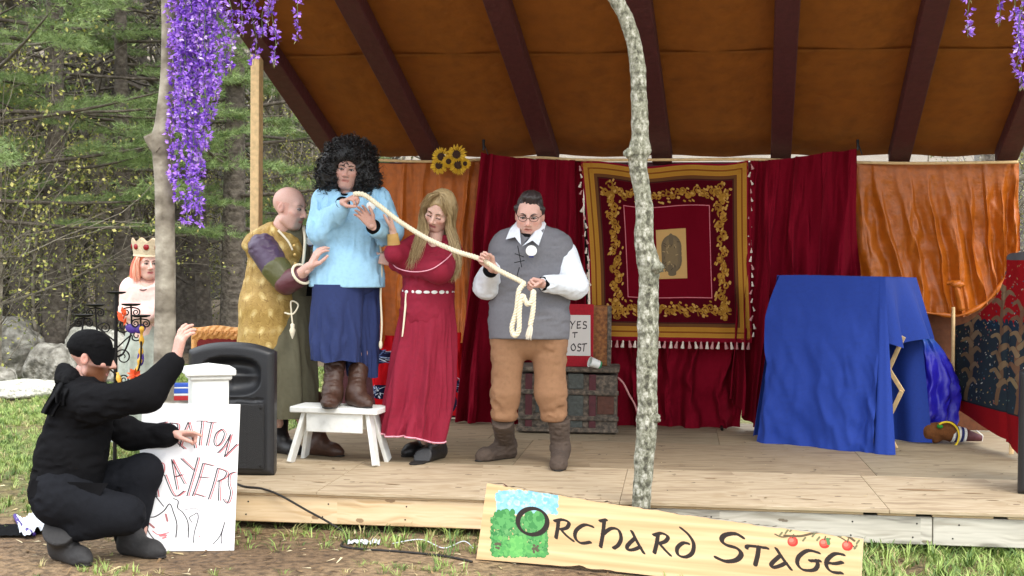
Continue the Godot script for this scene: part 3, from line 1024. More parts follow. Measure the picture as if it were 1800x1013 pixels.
	stub.tube(curve([vp(284, 262, -0.12), vp(270, 250, -0.13), vp(262, 236, -0.14)], 6), PackedFloat32Array([0.06, 0.052, 0.044, 0.038, 0.036, 0.035, 0.034]), 12)
	part("branch_stub", stub, M.beech_bark, fo)
	# log across the trunks that the garlands hang from
	var lo := thing("garland_log", "bare log laid across the two trunks above the stage front", "log", vp(700, -100, -0.12))
	var lg := MB.new()
	lg.tube(curve([vp(230, -105, -0.13), vp(700, -128, -0.05), vp(1300, -125, -0.05), vp(1990, -110, -0.1)], 24), rad(0.05, 0.042, 24), 10)
	part("log", lg, M.beech_bark, lo)
	var k := 0
	for q in [[303, 322, 15], [313, 352, 19], [326, 392, 20], [341, 372, 20], [352, 398, 17], [330, 250, 22], [346, 285, 24], [360, 262, 20], [371, 205, 20], [318, 180, 20], [336, 160, 24], [356, 150, 24], [378, 168, 22], [392, 128, 19], [404, 122, 15], [366, 110, 22], [345, 80, 24],
			[428, 62, 13], [445, 114, 15], [462, 60, 12], [481, 112, 12], [470, 40, 12], [522, 72, 9], [1702, 66, 10], [1758, 46, 9], [1786, 130, 13], [1797, 152, 12], [1806, 90, 14]]:
		var lab := "long violet wisteria strand hanging against the beech trunk"
		if k >= 17: lab = "violet wisteria strand hanging before the corner rafter"
		if k >= 22: lab = "short thin violet wisteria strand hanging clear before the tarp"
		if k >= 23: lab = "violet wisteria strand at the end of the stage away from the beech trunk"
		wisteria(vp(q[0], -112 - rng.randf() * 8.0, -0.15 - rng.randf() * 0.10), vp(q[0], q[1], -0.15 - rng.randf() * 0.10), q[2] / 380.0, lab, 500 + k, "wisteria strands by the beech trunk" if k < 17 else "wisteria strands by the rafter" if k < 23 else "wisteria strands far from the beech")
		k += 1

func wisteria(a: Vector3, b: Vector3, r: float, label: String, sd: int, group: String) -> void:
	rng.seed = sd
	var o := thing("wisteria_strand", label, "flower garland", a, group)
	var s := MB.new()
	var pts := [a]
	for k in 4: pts.append(a.lerp(b, (k + 1.0) / 5.0) + Vector3(rng.randf_range(-0.02, 0.02), 0, rng.randf_range(-0.02, 0.02)))
	pts.append(b)
	var c := curve(pts, 24)
	s.col = lin(92, 108, 62)
	s.tube(c, rad(0.003, 0.0012, 24), 5)
	var f := MB.new()
	var l := a.distance_to(b)
	var n := int(l * 185.0 * clampf(r / 0.055, 0.5, 1.2))
	var side_strings := 2 + int(r * 40.0)
	for k in n:
		var t := pow(rng.randf(), 0.9)
		var p := c[int(t * 24.0)].lerp(c[mini(int(t * 24.0) + 1, 24)], t * 24.0 - int(t * 24.0))
		if p.y > 3.05: continue
		var ang := rng.randf() * TAU
		var rr := r * (1.0 - 0.65 * t * t) * sqrt(rng.randf()) * (0.75 + 0.35 * sin(t * 40.0 * l + sd))
		var d := Vector3(cos(ang), rng.randf_range(-0.6, 0.2), sin(ang)).normalized()
		p += Vector3(cos(ang), 0, sin(ang)) * rr
		var tone := rng.randf()
		f.col = lin(116, 62, 194).lerp(lin(194, 146, 238), tone)
		if tone > 0.93: f.col = lin(214, 190, 240)
		for q in 4:
			leaf_quad(f, p, (d + rdir() * 0.9).normalized(), rng.randf_range(0.004, 0.009), rng.randf_range(0.014, 0.03))
		if rng.randf() < 0.10 + (0.5 if t > 0.93 else 0.0):
			f.col = lin(186, 190, 130)
			leaf_quad(f, p, (Vector3.DOWN + rdir() * 0.5).normalized(), 0.0016, 0.03)
	part("stem", s, M.needle, o)
	part("blossoms", f, M.petal, o)

# ------------------------------------------------------------------ hangings
func along(pts: Array, f: float) -> Vector2:
	var x := f * (pts.size() - 1)
	var k := mini(int(x), pts.size() - 2)
	return (pts[k] as Vector2).cubic_interpolate(pts[k + 1], pts[maxi(k - 1, 0)], pts[mini(k + 2, pts.size() - 1)], x - k)

func cloth(called: String, label: String, cat: String, top: Array, bot: Array, v: float, folds: float, amp: float, m: Material, sd: int, group := "", nu := 160, nv := 60, pinch := 0.35, diag := 0.0, tail := 1.0) -> Node3D:
	var n := noise(FastNoiseLite.TYPE_SIMPLEX_SMOOTH, 1.0, 3, sd)
	var a0 := along(top, 0.5)
	var o := thing(called, label, cat, vp(a0.x, a0.y, v), group)
	var mb := MB.new()
	mb.grid(nu, nv, func(a: float, b: float) -> Vector3:
		var p := along(top, a).lerp(along(bot, a), b)
		var w := a * folds + 0.45 * n.get_noise_2d(a * 5.0, b * 1.3) + diag * b * (a - 0.5) * 2.0
		var env := lerpf(pinch, tail, smoothstep(0.0, 0.5, b))
		var wv := sin(TAU * w) + 0.45 * sin(TAU * (w * 1.73 + 0.3)) + 1.1 * n.get_noise_2d(a * folds * 0.9 + 40.0, b * 1.6)
		var q := vp(p.x, p.y, v)
		return q - e2 * (wv * amp * env) + e1 * (cos(TAU * w) * amp * 0.35 * env))
	part("fabric", mb, m, o)
	return o

func V2(l: Array) -> Array:
	var r := []
	for k in range(0, l.size(), 2): r.append(Vector2(l[k], l[k + 1]))
	return r

func build_hangings() -> void:
	cloth("orange_drape", "shiny orange drape hanging behind the long haired woman in the crimson gown", "drape", V2([628, 284, 700, 288, 770, 284, 846, 282]), V2([630, 600, 700, 612, 770, 606, 835, 600]), 3.14, 6.0, 0.03, M.orange_velvet, 11)
	cloth("crimson_curtain", "crimson curtain under the pin beside the sunflowers, gathered in folds", "curtain", V2([844, 268, 900, 276, 960, 280, 1024, 282]), V2([796, 742, 870, 744, 950, 746, 1030, 746]), 3.0, 7.0, 0.050, M.crimson, 12, "crimson curtains", 200, 70, 0.5)
	cloth("crimson_curtain", "crimson curtain hanging below the vine tapestry, ending above the floor", "curtain", V2([1040, 560, 1110, 565, 1190, 565, 1310, 562]), V2([1060, 752, 1120, 754, 1190, 756, 1300, 752]), 3.12, 7.0, 0.045, M.crimson, 13, "crimson curtains", 160, 50, 0.8)
	cloth("crimson_curtain", "crimson curtain falling in wide swags behind the blue covered stand", "curtain", V2([1316, 283, 1370, 280, 1440, 270, 1508, 262]), V2([1286, 700, 1330, 752, 1420, 756, 1508, 756]), 3.0, 4.6, 0.060, M.crimson, 14, "crimson curtains", 200, 70, 0.6, 0.9)
	var rod := cloth("orange_drape", "glossy orange satin drape bunched with a knot above the red tapestry", "drape", V2([1502, 288, 1580, 287, 1660, 288, 1730, 287, 1792, 286]), V2([1508, 552, 1580, 560, 1645, 552, 1700, 556, 1745, 524, 1770, 480, 1793, 440]), 3.10, 8.5, 0.020, M.orange_satin, 15, "", 240, 90, 0.25, 0.6, 1.6)
	var hem := MB.new()
	var hp := []
	for q in [[1600, 546], [1645, 552], [1690, 554], [1735, 530], [1765, 492], [1788, 446]]: hp.append(vp(q[0], q[1], 3.06))
	hem.tube(curve(hp, 40), PackedFloat32Array(Array(range(41)).map(func(i: int) -> float: return 0.013 + 0.006 * sin(i * 0.7))), 10)
	hem.tube(curve([vp(1690, 545, 3.03), vp(1684, 515, 3.0), vp(1678, 498, 3.0), vp(1664, 499, 3.02)], 14), rad(0.03, 0.012, 14), 9)
	hem.ball(Transform3D(Basis.IDENTITY, vp(1683, 500, 3.0)), Vector3(0.05, 0.03, 0.035), 16, 10, func(d: Vector3) -> Vector3: return d * (1.0 + 0.35 * sin(d.x * 9.0) * d.z))
	part("gathered_hem", hem, M.orange_satin, rod)
	var pole := thing("backdrop_frame", "black pipe frame of the backdrop showing below the vine tapestry", "frame", st(1.2, DECK, 3.22))
	for q in [1268.0, 1028.0, 1510.0]:
		var mb := MB.new()
		var fx := (vp(q, 700, 3.22) - stage_o).dot(e1)
		mb.line(st(fx, DECK, 3.22), st(fx, 2.2, 3.22), 0.018, 0.018, 10)
		mb.line(st(fx, DECK + 0.01, 2.95), st(fx, DECK + 0.01, 3.4), 0.012, 0.012, 8)
		part("upright", mb, M.black_iron, pole)
	var bar := MB.new()
	bar.line(vp(1080, 772, 2.62), vp(1320, 774, 2.62), 0.010, 0.010, 8)
	part("foot_bar", bar, M.black_iron, pole)
	for q in [[1272, 622], [1270, 668], [1266, 712]]:
		var mb := MB.new()
		mb.box(Transform3D(Basis.IDENTITY, vp(q[0], q[1], 3.19)), Vector3(0.03, 0.03, 0.03), 0.004)
		part("clamp", mb, M.white_paint, pole)
	for q in [[1268.0, 0.0]]:
		var mb := MB.new()
		mb.box(Transform3D(Basis.IDENTITY, vp(1266, 674, 3.19)), Vector3(0.04, 0.62, 0.02), 0.004)
		part("dark_panel", mb, M.rafter_wood, pole)
	for q in [[850, 258], [1508, 258]]:
		var pin := thing("curtain_clip", "black spring clip pinning the crimson curtain beside the sunflowers" if q[0] < 900 else "black spring clip at the swagged curtain's raised corner", "clip", vp(q[0], q[1], 3.03), "curtain clips")
		var mb := MB.new()
		mb.line(vp(q[0], q[1] - 12, 3.04), vp(q[0], q[1] + 6, 3.02), 0.012, 0.007, 7)
		mb.line(vp(q[0] + 2, q[1] - 2, 3.04), vp(q[0] + 8, q[1] + 14, 3.02), 0.005, 0.004, 6)
		part("clip_body", mb, M.black_plastic, pin)
	var cord := thing("top_cord", "pale yellow cord strung along the top of the backdrop", "cord", vp(900, 282, 3.0))
	var cb := MB.new()
	cb.tube(curve([vp(640, 280, 3.10), vp(760, 284, 3.12), vp(930, 277, 3.12), vp(1020, 281, 3.0), vp(1180, 281, 3.0), vp(1320, 280, 3.0), vp(1440, 284, 3.14), vp(1600, 287, 3.02), vp(1790, 285, 3.02)], 80), rad(0.011, 0.011, 80), 7)
	part("cord", cb, M.post_wood, cord)
	vine_tapestry()
	side_tapestry()
	floral_cloth()

func cloth_mat(key: String, im: Image, rough := 0.85) -> StandardMaterial3D:
	var m := mat(key, Color.WHITE, rough, imtex(im), null, 0.0)
	m.metallic_specular = 0.15
	return m

func vine_tapestry() -> void:
	rng.seed = 41
	var N := 640
	var im := Image.create(N, N, false, Image.FORMAT_RGB8)
	im.fill(c8(92, 4, 20))
	var gold := c8(152, 110, 42)
	var f := func(a: float, b: float, col: Color) -> void:
		var w := int((b - a) * N)
		var p := int(a * N)
		var q := N - p
		im.fill_rect(Rect2i(p, p, q - p, w), col); im.fill_rect(Rect2i(p, q - w, q - p, w), col)
		im.fill_rect(Rect2i(p, p, w, q - p), col); im.fill_rect(Rect2i(q - w, p, w, q - p), col)
	f.call(0.0, 0.015, c8(120, 16, 36))
	f.call(0.012, 0.038, c8(168, 124, 50))
	f.call(0.038, 0.046, c8(120, 72, 26))
	f.call(0.046, 0.072, c8(162, 118, 46))
	f.call(0.072, 0.09, c8(92, 60, 34))
	f.call(0.09, 0.10, c8(60, 26, 24))
	f.call(0.10, 0.232, c8(66, 4, 15))
	f.call(0.236, 0.241, c8(180, 110, 116))
	for k in 260:                                         # woven rib of the gold bands
		var s := int(k * N / 260.0)
		for b: Array in [[0.012, 0.026], [0.046, 0.026]]:
			var w := int(b[1] * N * 0.7)
			im.fill_rect(Rect2i(s, int(b[0] * N) + 3, 1, w), c8(150, 102, 34)); im.fill_rect(Rect2i(s, N - int(b[0] * N) - w - 3, 1, w), c8(150, 102, 34))
			im.fill_rect(Rect2i(int(b[0] * N) + 3, s, w, 1), c8(150, 102, 34)); im.fill_rect(Rect2i(N - int(b[0] * N) - w - 3, s, w, 1), c8(150, 102, 34))
	# scrolling vine with leaves in the dark border
	for side in 4:
		for k in 26:
			var s := 0.13 + 0.74 * k / 25.0
			var c := Vector2(s, 0.168 + 0.016 * sin(k * 1.9))
			for q in 3:
				var a := rng.randf() * TAU
				var pts := []
				var rr := rng.randf_range(0.010, 0.026)
				for j in 7: pts.append(spin((c + Vector2(cos(a + j * 0.8), sin(a + j * 0.8)) * rr * (1.0 - j * 0.1)), side) * N)
				brush(im, pts, 2.3, 2.3, 0.0, gold.lerp(c8(120, 84, 32), rng.randf()))
				var e := c + Vector2(rng.randf_range(-0.03, 0.03), rng.randf_range(-0.035, 0.035))
				brush(im, [spin(e, side) * N, spin(e + Vector2(0.008, 0.004), side) * N], rng.randf_range(3, 6), rng.randf_range(2, 4), rng.randf() * PI, gold.lerp(c8(178, 142, 78), rng.randf()))
	# plain crest patch
	im.fill_rect(Rect2i(int(0.43 * N), int(0.37 * N), int(0.185 * N), int(0.285 * N)), c8(176, 140, 88))
	var em := c8(96, 84, 66)
	for k in 3: brush(im, [Vector2(0.522, 0.47) * N, Vector2(0.522, 0.55) * N], 40 - k * 8, 44 - k * 6, 0.0, em.lerp(c8(128, 108, 78), k * 0.28))
	brush(im, [Vector2(0.522, 0.415) * N, Vector2(0.522, 0.44) * N], 9, 14, 0.0, em)
	brush(im, [Vector2(0.522, 0.58) * N, Vector2(0.522, 0.625) * N], 16, 8, 0.0, em)
	for k in 30:
		var p := Vector2(rng.randf_range(0.47, 0.575), rng.randf_range(0.44, 0.61)) * N
		brush(im, [p, p + Vector2(rng.randf_range(-9, 9), rng.randf_range(-9, 9))], 1.6, 1.6, 0.0, c8(150, 128, 92) if k % 2 == 0 else c8(78, 66, 50))
	for k in 9000:                                        # thread fleck
		var p := Vector2i(rng.randi() % N, rng.randi() % N)
		im.set_pixelv(p, im.get_pixelv(p) * (0.8 + rng.randf() * 0.35))
	var m := cloth_mat("vine_tapestry", im)
	var o := thing("vine_tapestry", "square crimson tapestry with gold border, vine scrolls and a tasselled edge", "tapestry", vp(1170, 282, 2.97))
	var n := noise(FastNoiseLite.TYPE_SIMPLEX_SMOOTH, 1.0, 2, 8)
	var at := func(a: float, b: float) -> Vector3:
		var tp := Vector2(1021, 284).lerp(Vector2(1316, 281), a) + Vector2(0, 8.0 * sin(a * PI) - 3.0 * sin(a * TAU * 2.0))
		var bt := Vector2(1038, 594).lerp(Vector2(1322, 599), a)
		var p := tp.lerp(bt, b)
		p.x += (5.0 if a < 0.5 else -2.0) * sin(b * PI) * absf(a - 0.5) * 2.0
		return vp(p.x, p.y, 2.97) - e2 * (0.03 * n.get_noise_2d(a * 4.0, b * 2.0) + 0.008 * sin(a * 30.0) * (1.0 - b))
	var mb := MB.new()
	mb.grid(60, 60, at)
	part("weaving", mb, m, o)
	var ts := MB.new()
	ts.lathe(Transform3D.IDENTITY, PackedVector2Array([Vector2(0.001, 0.0), Vector2(0.006, -0.006), Vector2(0.008, -0.014), Vector2(0.006, -0.019), Vector2(0.009, -0.026), Vector2(0.015, -0.055), Vector2(0.002, -0.058)]), 9)
	var tm := ts.mesh()
	for k in 27:
		var p: Vector3 = at.call((k + 0.5) / 27.0, 1.0) - Vector3(0, 0.012, 0)
		inst("tassel", tm, M.tassel_pink if k % 2 == 0 else M.tassel_white, o, Transform3D(Basis(Vector3.BACK, rng.randf_range(-0.25, 0.25)), p - o.position))
	for sd in 2:
		for k in 21:
			var p: Vector3 = at.call(float(sd) + (-0.012 if sd == 0 else 0.012), (k + 0.8) / 21.5)
			inst("tassel", tm, M.tassel_white if k % 3 != 0 else M.tassel_pink, o, Transform3D(Basis(Vector3.BACK, rng.randf_range(-0.5, 0.5)).scaled(Vector3.ONE * rng.randf_range(0.6, 0.85)), p + Vector3(0, 0.02, 0) - o.position))
	var fr := MB.new()
	fr.grid(50, 1, func(a: float, b: float) -> Vector3: return at.call(a, 1.0) - Vector3(0, 0.002 + 0.016 * b, 0) - e2 * 0.002)
	part("fringe_braid", fr, M.crimson, o)

func spin(p: Vector2, side: int) -> Vector2:
	var q := p - Vector2(0.5, 0.5)
	for k in side: q = Vector2(-q.y, q.x)
	return q + Vector2(0.5, 0.5)

func side_tapestry() -> void:
	rng.seed = 43
	var W := 420
	var H := 640
	var im := Image.create(W, H, false, Image.FORMAT_RGB8)
	im.fill(c8(150, 24, 30))
	im.fill_rect(Rect2i(0, int(H * 0.36), W, int(H * 0.46)), c8(44, 54, 62))
	for k in 40:                                          # uneven edge of the dark meadow
		brush(im, [Vector2(k * 11, H * 0.36 + rng.randf_range(-10, 14)), Vector2(k * 11 + 9, H * 0.37)], 9, 12, 0.0, c8(34, 50, 66))
	for k in 520:
		var p := Vector2(rng.randf() * W, rng.randf() * H * 0.8)
		var c: Color = [c8(190, 186, 170), c8(96, 120, 110), c8(160, 96, 84), c8(60, 90, 110), c8(150, 130, 84)][rng.randi() % 5]
		brush(im, [p, p + Vector2(rng.randf_range(-4, 4), rng.randf_range(-4, 4))], rng.randf_range(1.0, 2.6), rng.randf_range(1.0, 2.6), 0.0, c)
	# plain pale plants instead of the woven figures
	for q in [[90, 520, 150, 1.0], [250, 500, 110, 0.8], [350, 515, 170, 0.9]]:
		var x: float = q[0]
		var tan_c := c8(118, 100, 76).lerp(c8(110, 64, 52), rng.randf() * 0.6)
		brush(im, [Vector2(x, q[1]), Vector2(x + 8, q[1] - 110), Vector2(x - 6, q[1] - 220), Vector2(x + 4, q[2])], 11 * q[3], 11 * q[3], 0.0, tan_c)
		for k in 12:
			var y: float = lerpf(q[1] - 60.0, q[2], k / 11.0)
			var s := 1.0 if k % 2 == 0 else -1.0
			brush(im, [Vector2(x, y), Vector2(x + s * 26, y - 22), Vector2(x + s * 46, y - 16)], 10, 6, 0.5 * s, tan_c.lerp(c8(140, 122, 92), rng.randf()))
	im.fill_rect(Rect2i(0, int(H * 0.82), W, H), c8(140, 22, 28))
	im.fill_rect(Rect2i(0, int(H * 0.815), W, 5), c8(40, 40, 46))
	im.fill_rect(Rect2i(0, 0, W, 12), c8(96, 96, 100))
	var m := cloth_mat("side_tapestry", im)
	var a := vp(1676, 716, 3.14)
	var b := gp(1806, 806, DECK + 0.02)
	var nn := Vector3(b.x - a.x, 0, b.z - a.z).cross(Vector3.UP).normalized()
	var o := thing("meadow_tapestry", "red and dark blue flowered tapestry hanging along the stage side", "tapestry", Vector3((a.x + b.x) * 0.5, DECK, (a.z + b.z) * 0.5))
	var n := noise(FastNoiseLite.TYPE_SIMPLEX_SMOOTH, 1.0, 2, 19)
	var top := V2([1676, 575, 1700, 566, 1735, 540, 1760, 512, 1767, 480, 1771, 449, 1790, 444, 1806, 440])
	var bot := V2([1676, 716, 1700, 729, 1735, 754, 1760, 770, 1767, 776, 1771, 779, 1790, 794, 1806, 806])
	var mb := MB.new()
	mb.grid(70, 30, func(u: float, v: float) -> Vector3:
		var q := along(top, u).lerp(along(bot, u), v)
		return pl(q.x, q.y, a, nn) + nn * (0.02 * n.get_noise_2d(u * 4.0, v * 2.0) + 0.012 * sin(u * 9.0) * v))
	for k in mb.v.size():
		mb.t[k] = Vector2((mb.v[k] - a).dot((b - a).normalized()) / a.distance_to(b), clampf((1.52 - mb.v[k].y) / 1.26, 0.0, 1.0))
	part("weaving", mb, m, o)
	var rodm := MB.new()
	var bk := nn if nn.dot(a - EYE) > 0.0 else -nn
	var f0 := pl(1776, 455, a, nn) + bk * 0.03
	var f1 := pl(1806, 450, a, nn) + bk * 0.03
	rodm.line(f0, f1, 0.012, 0.012, 8)
	rodm.line(Vector3(f0.x, DECK, f0.z), f0, 0.016, 0.016, 8)
	rodm.line(Vector3(f1.x, DECK, f1.z), f1, 0.016, 0.016, 8)
	part("hanging_frame", rodm, M.post_wood, o)

func floral_cloth() -> void:
	rng.seed = 47
	var im := Image.create(320, 512, false, Image.FORMAT_RGB8)
	im.fill(c8(176, 18, 26))
	for q in [[170, 60, 66], [150, 250, 80], [190, 440, 84], [40, 150, 50], [290, 330, 50], [30, 400, 50]]:
		var c := Vector2(q[0], q[1])
		brush(im, [c, c + Vector2(3, 2)], q[2] * 0.8, q[2], 0.3, c8(26, 28, 52))
		for k in 46:
			var a := rng.randf() * TAU
			var r0: float = q[2] * rng.randf_range(0.1, 0.9)
			var p := c + Vector2(cos(a), sin(a)) * r0
			brush(im, [p, p + Vector2(cos(a), sin(a)).rotated(rng.randf_range(-0.8, 0.8)) * rng.randf_range(8, 22)], rng.randf_range(1.3, 3.0), 1.6, 0.0, c8(196, 204, 214) if rng.randf() < 0.6 else c8(96, 116, 160))
	var m := cloth_mat("floral_cloth", im)
	var at := func(v: float) -> Node3D: return cloth("floral_cloth", "red cloth printed with navy and white flowers hanging low behind the crimson gown", "cloth", V2([640, 588, 700, 590, 770, 586, 826, 584]), V2([660, 716, 720, 720, 780, 730, 828, 728]), v, 4.0, 0.018, m, 17, "", 120, 40, 0.7)
	at.call(3.12)
	# dark board behind the cloth and the stool
	var o := thing("backing_board", "dark stained board closing the back of the stage under the orange drape", "board", vp(700, 740, 3.26))
	var mb := MB.new()
	mb.box(Transform3D(Basis(e1, Vector3.UP, -e2), st(-0.95, DECK + 0.36, 3.27)), Vector3(1.62, 0.70, 0.02), 0.003)
	part("panel", mb, M.rafter_wood, o)
	mat("brown_board", c8(112, 64, 34), 0.8, M.mottle_t, M.crumple_t, 2.0, 0.4)
	var o2 := thing("backing_board", "brown board closing the back of the stage under the orange satin drape", "board", vp(1650, 740, 3.26))
	mb = MB.new()
	var bu := (vp(1655, 650, 3.27) - stage_o).dot(e1)
	mb.box(Transform3D(Basis(e1, Vector3.UP, -e2), st(bu, DECK + 0.52, 3.27)), Vector3(0.75, 1.02, 0.02), 0.003)
	part("panel", mb, M.brown_board, o2)

func stage_basis(turn := 0.0) -> Basis:
	return Basis(Vector3.UP, turn) * Basis(e1, Vector3.UP, -e2)

func build_props() -> void:
	rng.seed = 51
	loudspeaker(st(-1.545, DECK, 0.58), 0.50, 0.765, 0.40, 0.08, "large black loudspeaker standing on the stage corner behind the hand lettered board", 9)
	loudspeaker(st(3.10, DECK, 0.72), 0.45, 0.72, 0.40, -0.1, "black loudspeaker on the stage beside the flowered side tapestry", 10)
	stool()
	blue_stand()
	trunk_and_top()
	name_board()
	lettered_board()
	candelabra()
	chair_behind()
	# white pillar behind the lettered board
	var p := qp(366, 700, 6.78)
	p.y = 0.0
	var o := thing("white_pillar", "square white post with a stepped cap behind the hand lettered board", "post", p)
	var b := Basis(Vector3.UP, 0.35)
	var top := qp(366, 642, 6.78).y
	var mb := MB.new()
	mb.box(Transform3D(b, Vector3(p.x, (top - 0.07) * 0.5, p.z)), Vector3(0.185, top - 0.07, 0.185), 0.004)
	part("shaft", mb, M.white_paint, o)
	mb = MB.new()
	mb.box(Transform3D(b, Vector3(p.x, top - 0.058, p.z)), Vector3(0.215, 0.026, 0.215), 0.008)
	part("moulding", mb, M.white_paint, o)
	mb = MB.new()
	mb.box(Transform3D(b, Vector3(p.x, top - 0.030, p.z)), Vector3(0.25, 0.034, 0.25), 0.006)
	part("cap", mb, M.white_paint, o)
	mb = MB.new()
	for k in 4:
		var c0 := Vector3(p.x, top, p.z) + b * Vector3(0.123 * (1 if k in [0, 3] else -1), -0.0125, 0.123 * (1 if k < 2 else -1))
		var kk := (k + 1) % 4
		var c1 := Vector3(p.x, top, p.z) + b * Vector3(0.123 * (1 if kk in [0, 3] else -1), -0.0125, 0.123 * (1 if kk < 2 else -1))
		mb.poly([c1, c0, Vector3(p.x, top + 0.012, p.z)])
	part("cap_top", mb, M.white_paint, o)
	# carton behind the pillar on a grey bin
	var q := qp(318, 700, 7.05)
	var bin := thing("storage_bin", "grey lidded plastic bin standing behind the white pillar", "bin", Vector3(q.x, 0, q.z))
	mb = MB.new()
	mb.box(Transform3D(Basis.IDENTITY, Vector3(q.x, q.y * 0.5 - 0.02, q.z)), Vector3(0.24, q.y - 0.05, 0.22), 0.015)
	part("tub", mb, M.stone, bin)
	mb = MB.new()
	mb.box(Transform3D(Basis.IDENTITY, Vector3(q.x, q.y - 0.028, q.z)), Vector3(0.26, 0.034, 0.24), 0.01)
	part("lid", mb, M.stone, bin)
	var ct := thing("carton", "small carton in blue, white and red bands on the grey bin", "carton", Vector3(q.x, q.y - 0.01, q.z))
	mat("red_print", c8(186, 40, 44), 0.6, null, null, 0.0)
	mat("blue_print", c8(50, 88, 186), 0.6, null, null, 0.0)
	var y0 := q.y - 0.01
	for s in [[0.0, 0.024, "red_print"], [0.0245, 0.012, "white_paint"], [0.037, 0.026, "blue_print"], [0.0635, 0.008, "white_paint"], [0.072, 0.018, "blue_print"]]:
		mb = MB.new()
		mb.box(Transform3D(Basis(Vector3.UP, 0.2), Vector3(q.x, y0 + s[0] + s[1] * 0.5, q.z)), Vector3(0.09, s[1], 0.06), 0.002)
		part("band", mb, M[s[2]], ct)

func loudspeaker(p: Vector3, w: float, h: float, d: float, turn: float, label: String, sd: int) -> void:
	var o := thing("loudspeaker", label, "loudspeaker", p)
	var b := stage_basis(turn)
	var top := func(x: float) -> float: return h - 0.05 * pow(absf(2.0 * x / w), 2.4)
	var mb := MB.new()
	mb.grid(64, 80, func(a: float, c: float) -> Vector3:
		var x := (a - 0.5) * w
		var y: float = lerpf(0.0, top.call(x), 1.0 - c)
		var edge := minf(minf(x + w * 0.5, w * 0.5 - x), minf(y, top.call(x) - y))
		var z := -0.035 * pow(1.0 - clampf(edge / 0.035, 0.0, 1.0), 2.0)
		var hx := (x + 0.0) / (w * 0.36)
		var hy := (y - h * 0.745) / (h * 0.145)
		var rr := pow(absf(hx), 3.0) + pow(absf(hy), 2.6)
		if rr < 1.0: z -= 0.085 * (1.0 - rr) * (0.45 + 0.55 * absf(hx)) + 0.03 * clampf(1.0 - rr, 0.0, 0.3) + (0.05 if hy < 0.0 else 0.11) * absf(hy) * (1.0 - rr)
		if absf(y - h * 0.57) < 0.006 and absf(x) < w * 0.38: z -= 0.008
		return p + b * Vector3(x, y, z + d * 0.5))
	part("front_baffle", mb, M.black_plastic, o)
	mb = MB.new()
	var ring := func(a: float) -> Vector2:
		var k := a * 4.0
		if k < 1.0: return Vector2(lerpf(-0.5, 0.5, k) * w, 0.0)
		if k < 2.0: return Vector2(0.5 * w, lerpf(0.0, top.call(0.5 * w), k - 1.0))
		if k < 3.0:
			var x := lerpf(0.5, -0.5, k - 2.0) * w
			return Vector2(x, top.call(x))
		return Vector2(-0.5 * w, lerpf(top.call(0.5 * w), 0.0, k - 3.0))
	mb.grid(96, 6, func(a: float, c: float) -> Vector3:
		var q: Vector2 = ring.call(a)
		var s := lerpf(1.0, 0.72, pow(c, 1.4))
		return p + b * Vector3(q.x * s, lerpf(q.y, h * 0.5, (1.0 - s) * 0.5) if q.y > 0.01 else q.y, d * 0.5 - 0.034 - c * d * 0.9), true)
	part("cabinet", mb, M.black_plastic, o)
	mb = MB.new()
	mb.box(Transform3D(b, p + b * Vector3(0, h * 0.5, -d * 0.43)), Vector3(w * 0.70, h * 0.66, 0.01), 0.003)
	part("back_plate", mb, M.black_plastic, o)
	mb = MB.new()
	mb.box(Transform3D(b, p + b * Vector3(0, h * 0.295, d * 0.5 + 0.002)), Vector3(w * 0.80, h * 0.49, 0.016), 0.006)
	part("grille", mb, M.speaker_grille, o)
	for x: float in [-0.36, 0.36]:
		for y: float in [0.075, 0.51]:
			mb = MB.new()
			mb.ball(Transform3D(Basis.IDENTITY, p + b * Vector3(x * w, y * h, d * 0.5 + 0.011)), Vector3.ONE * 0.006, 8, 5)
			part("screw", mb, M.black_iron, o)

func stool() -> void:
	var c := gp(597, 812, DECK)
	var top := DECK + 0.345
	var o := thing("step_stool", "white painted wooden step stool under the person in the light blue tunic", "stool", c)
	var b := Basis(Vector3.UP, -0.10) * Basis(e1, Vector3.UP, -e2)
	var mb := MB.new()
	mb.box(Transform3D(b, c + Vector3.UP * 0.327), Vector3(0.56, 0.036, 0.25), 0.005)
	part("step_top", mb, M.white_paint, o)
	for sx: float in [-1.0, 1.0]:
		for sz: float in [-1.0, 1.0]:
			mb = MB.new()
			var t := c + b * Vector3(sx * 0.205, 0.305, sz * 0.045)
			var f := c + b * Vector3(sx * 0.275, 0.002, sz * 0.115)
			mb.beam(f, t, b * Vector3(sx, 0.15, 0), 0.085, 0.024, 0.003)
			part("leg", mb, M.white_paint, o)
		mb = MB.new()
		mb.box(Transform3D(b, c + b * Vector3(0, 0.25, sx * 0.093)), Vector3(0.36, 0.115, 0.02), 0.003)
		part("apron", mb, M.white_paint, o)

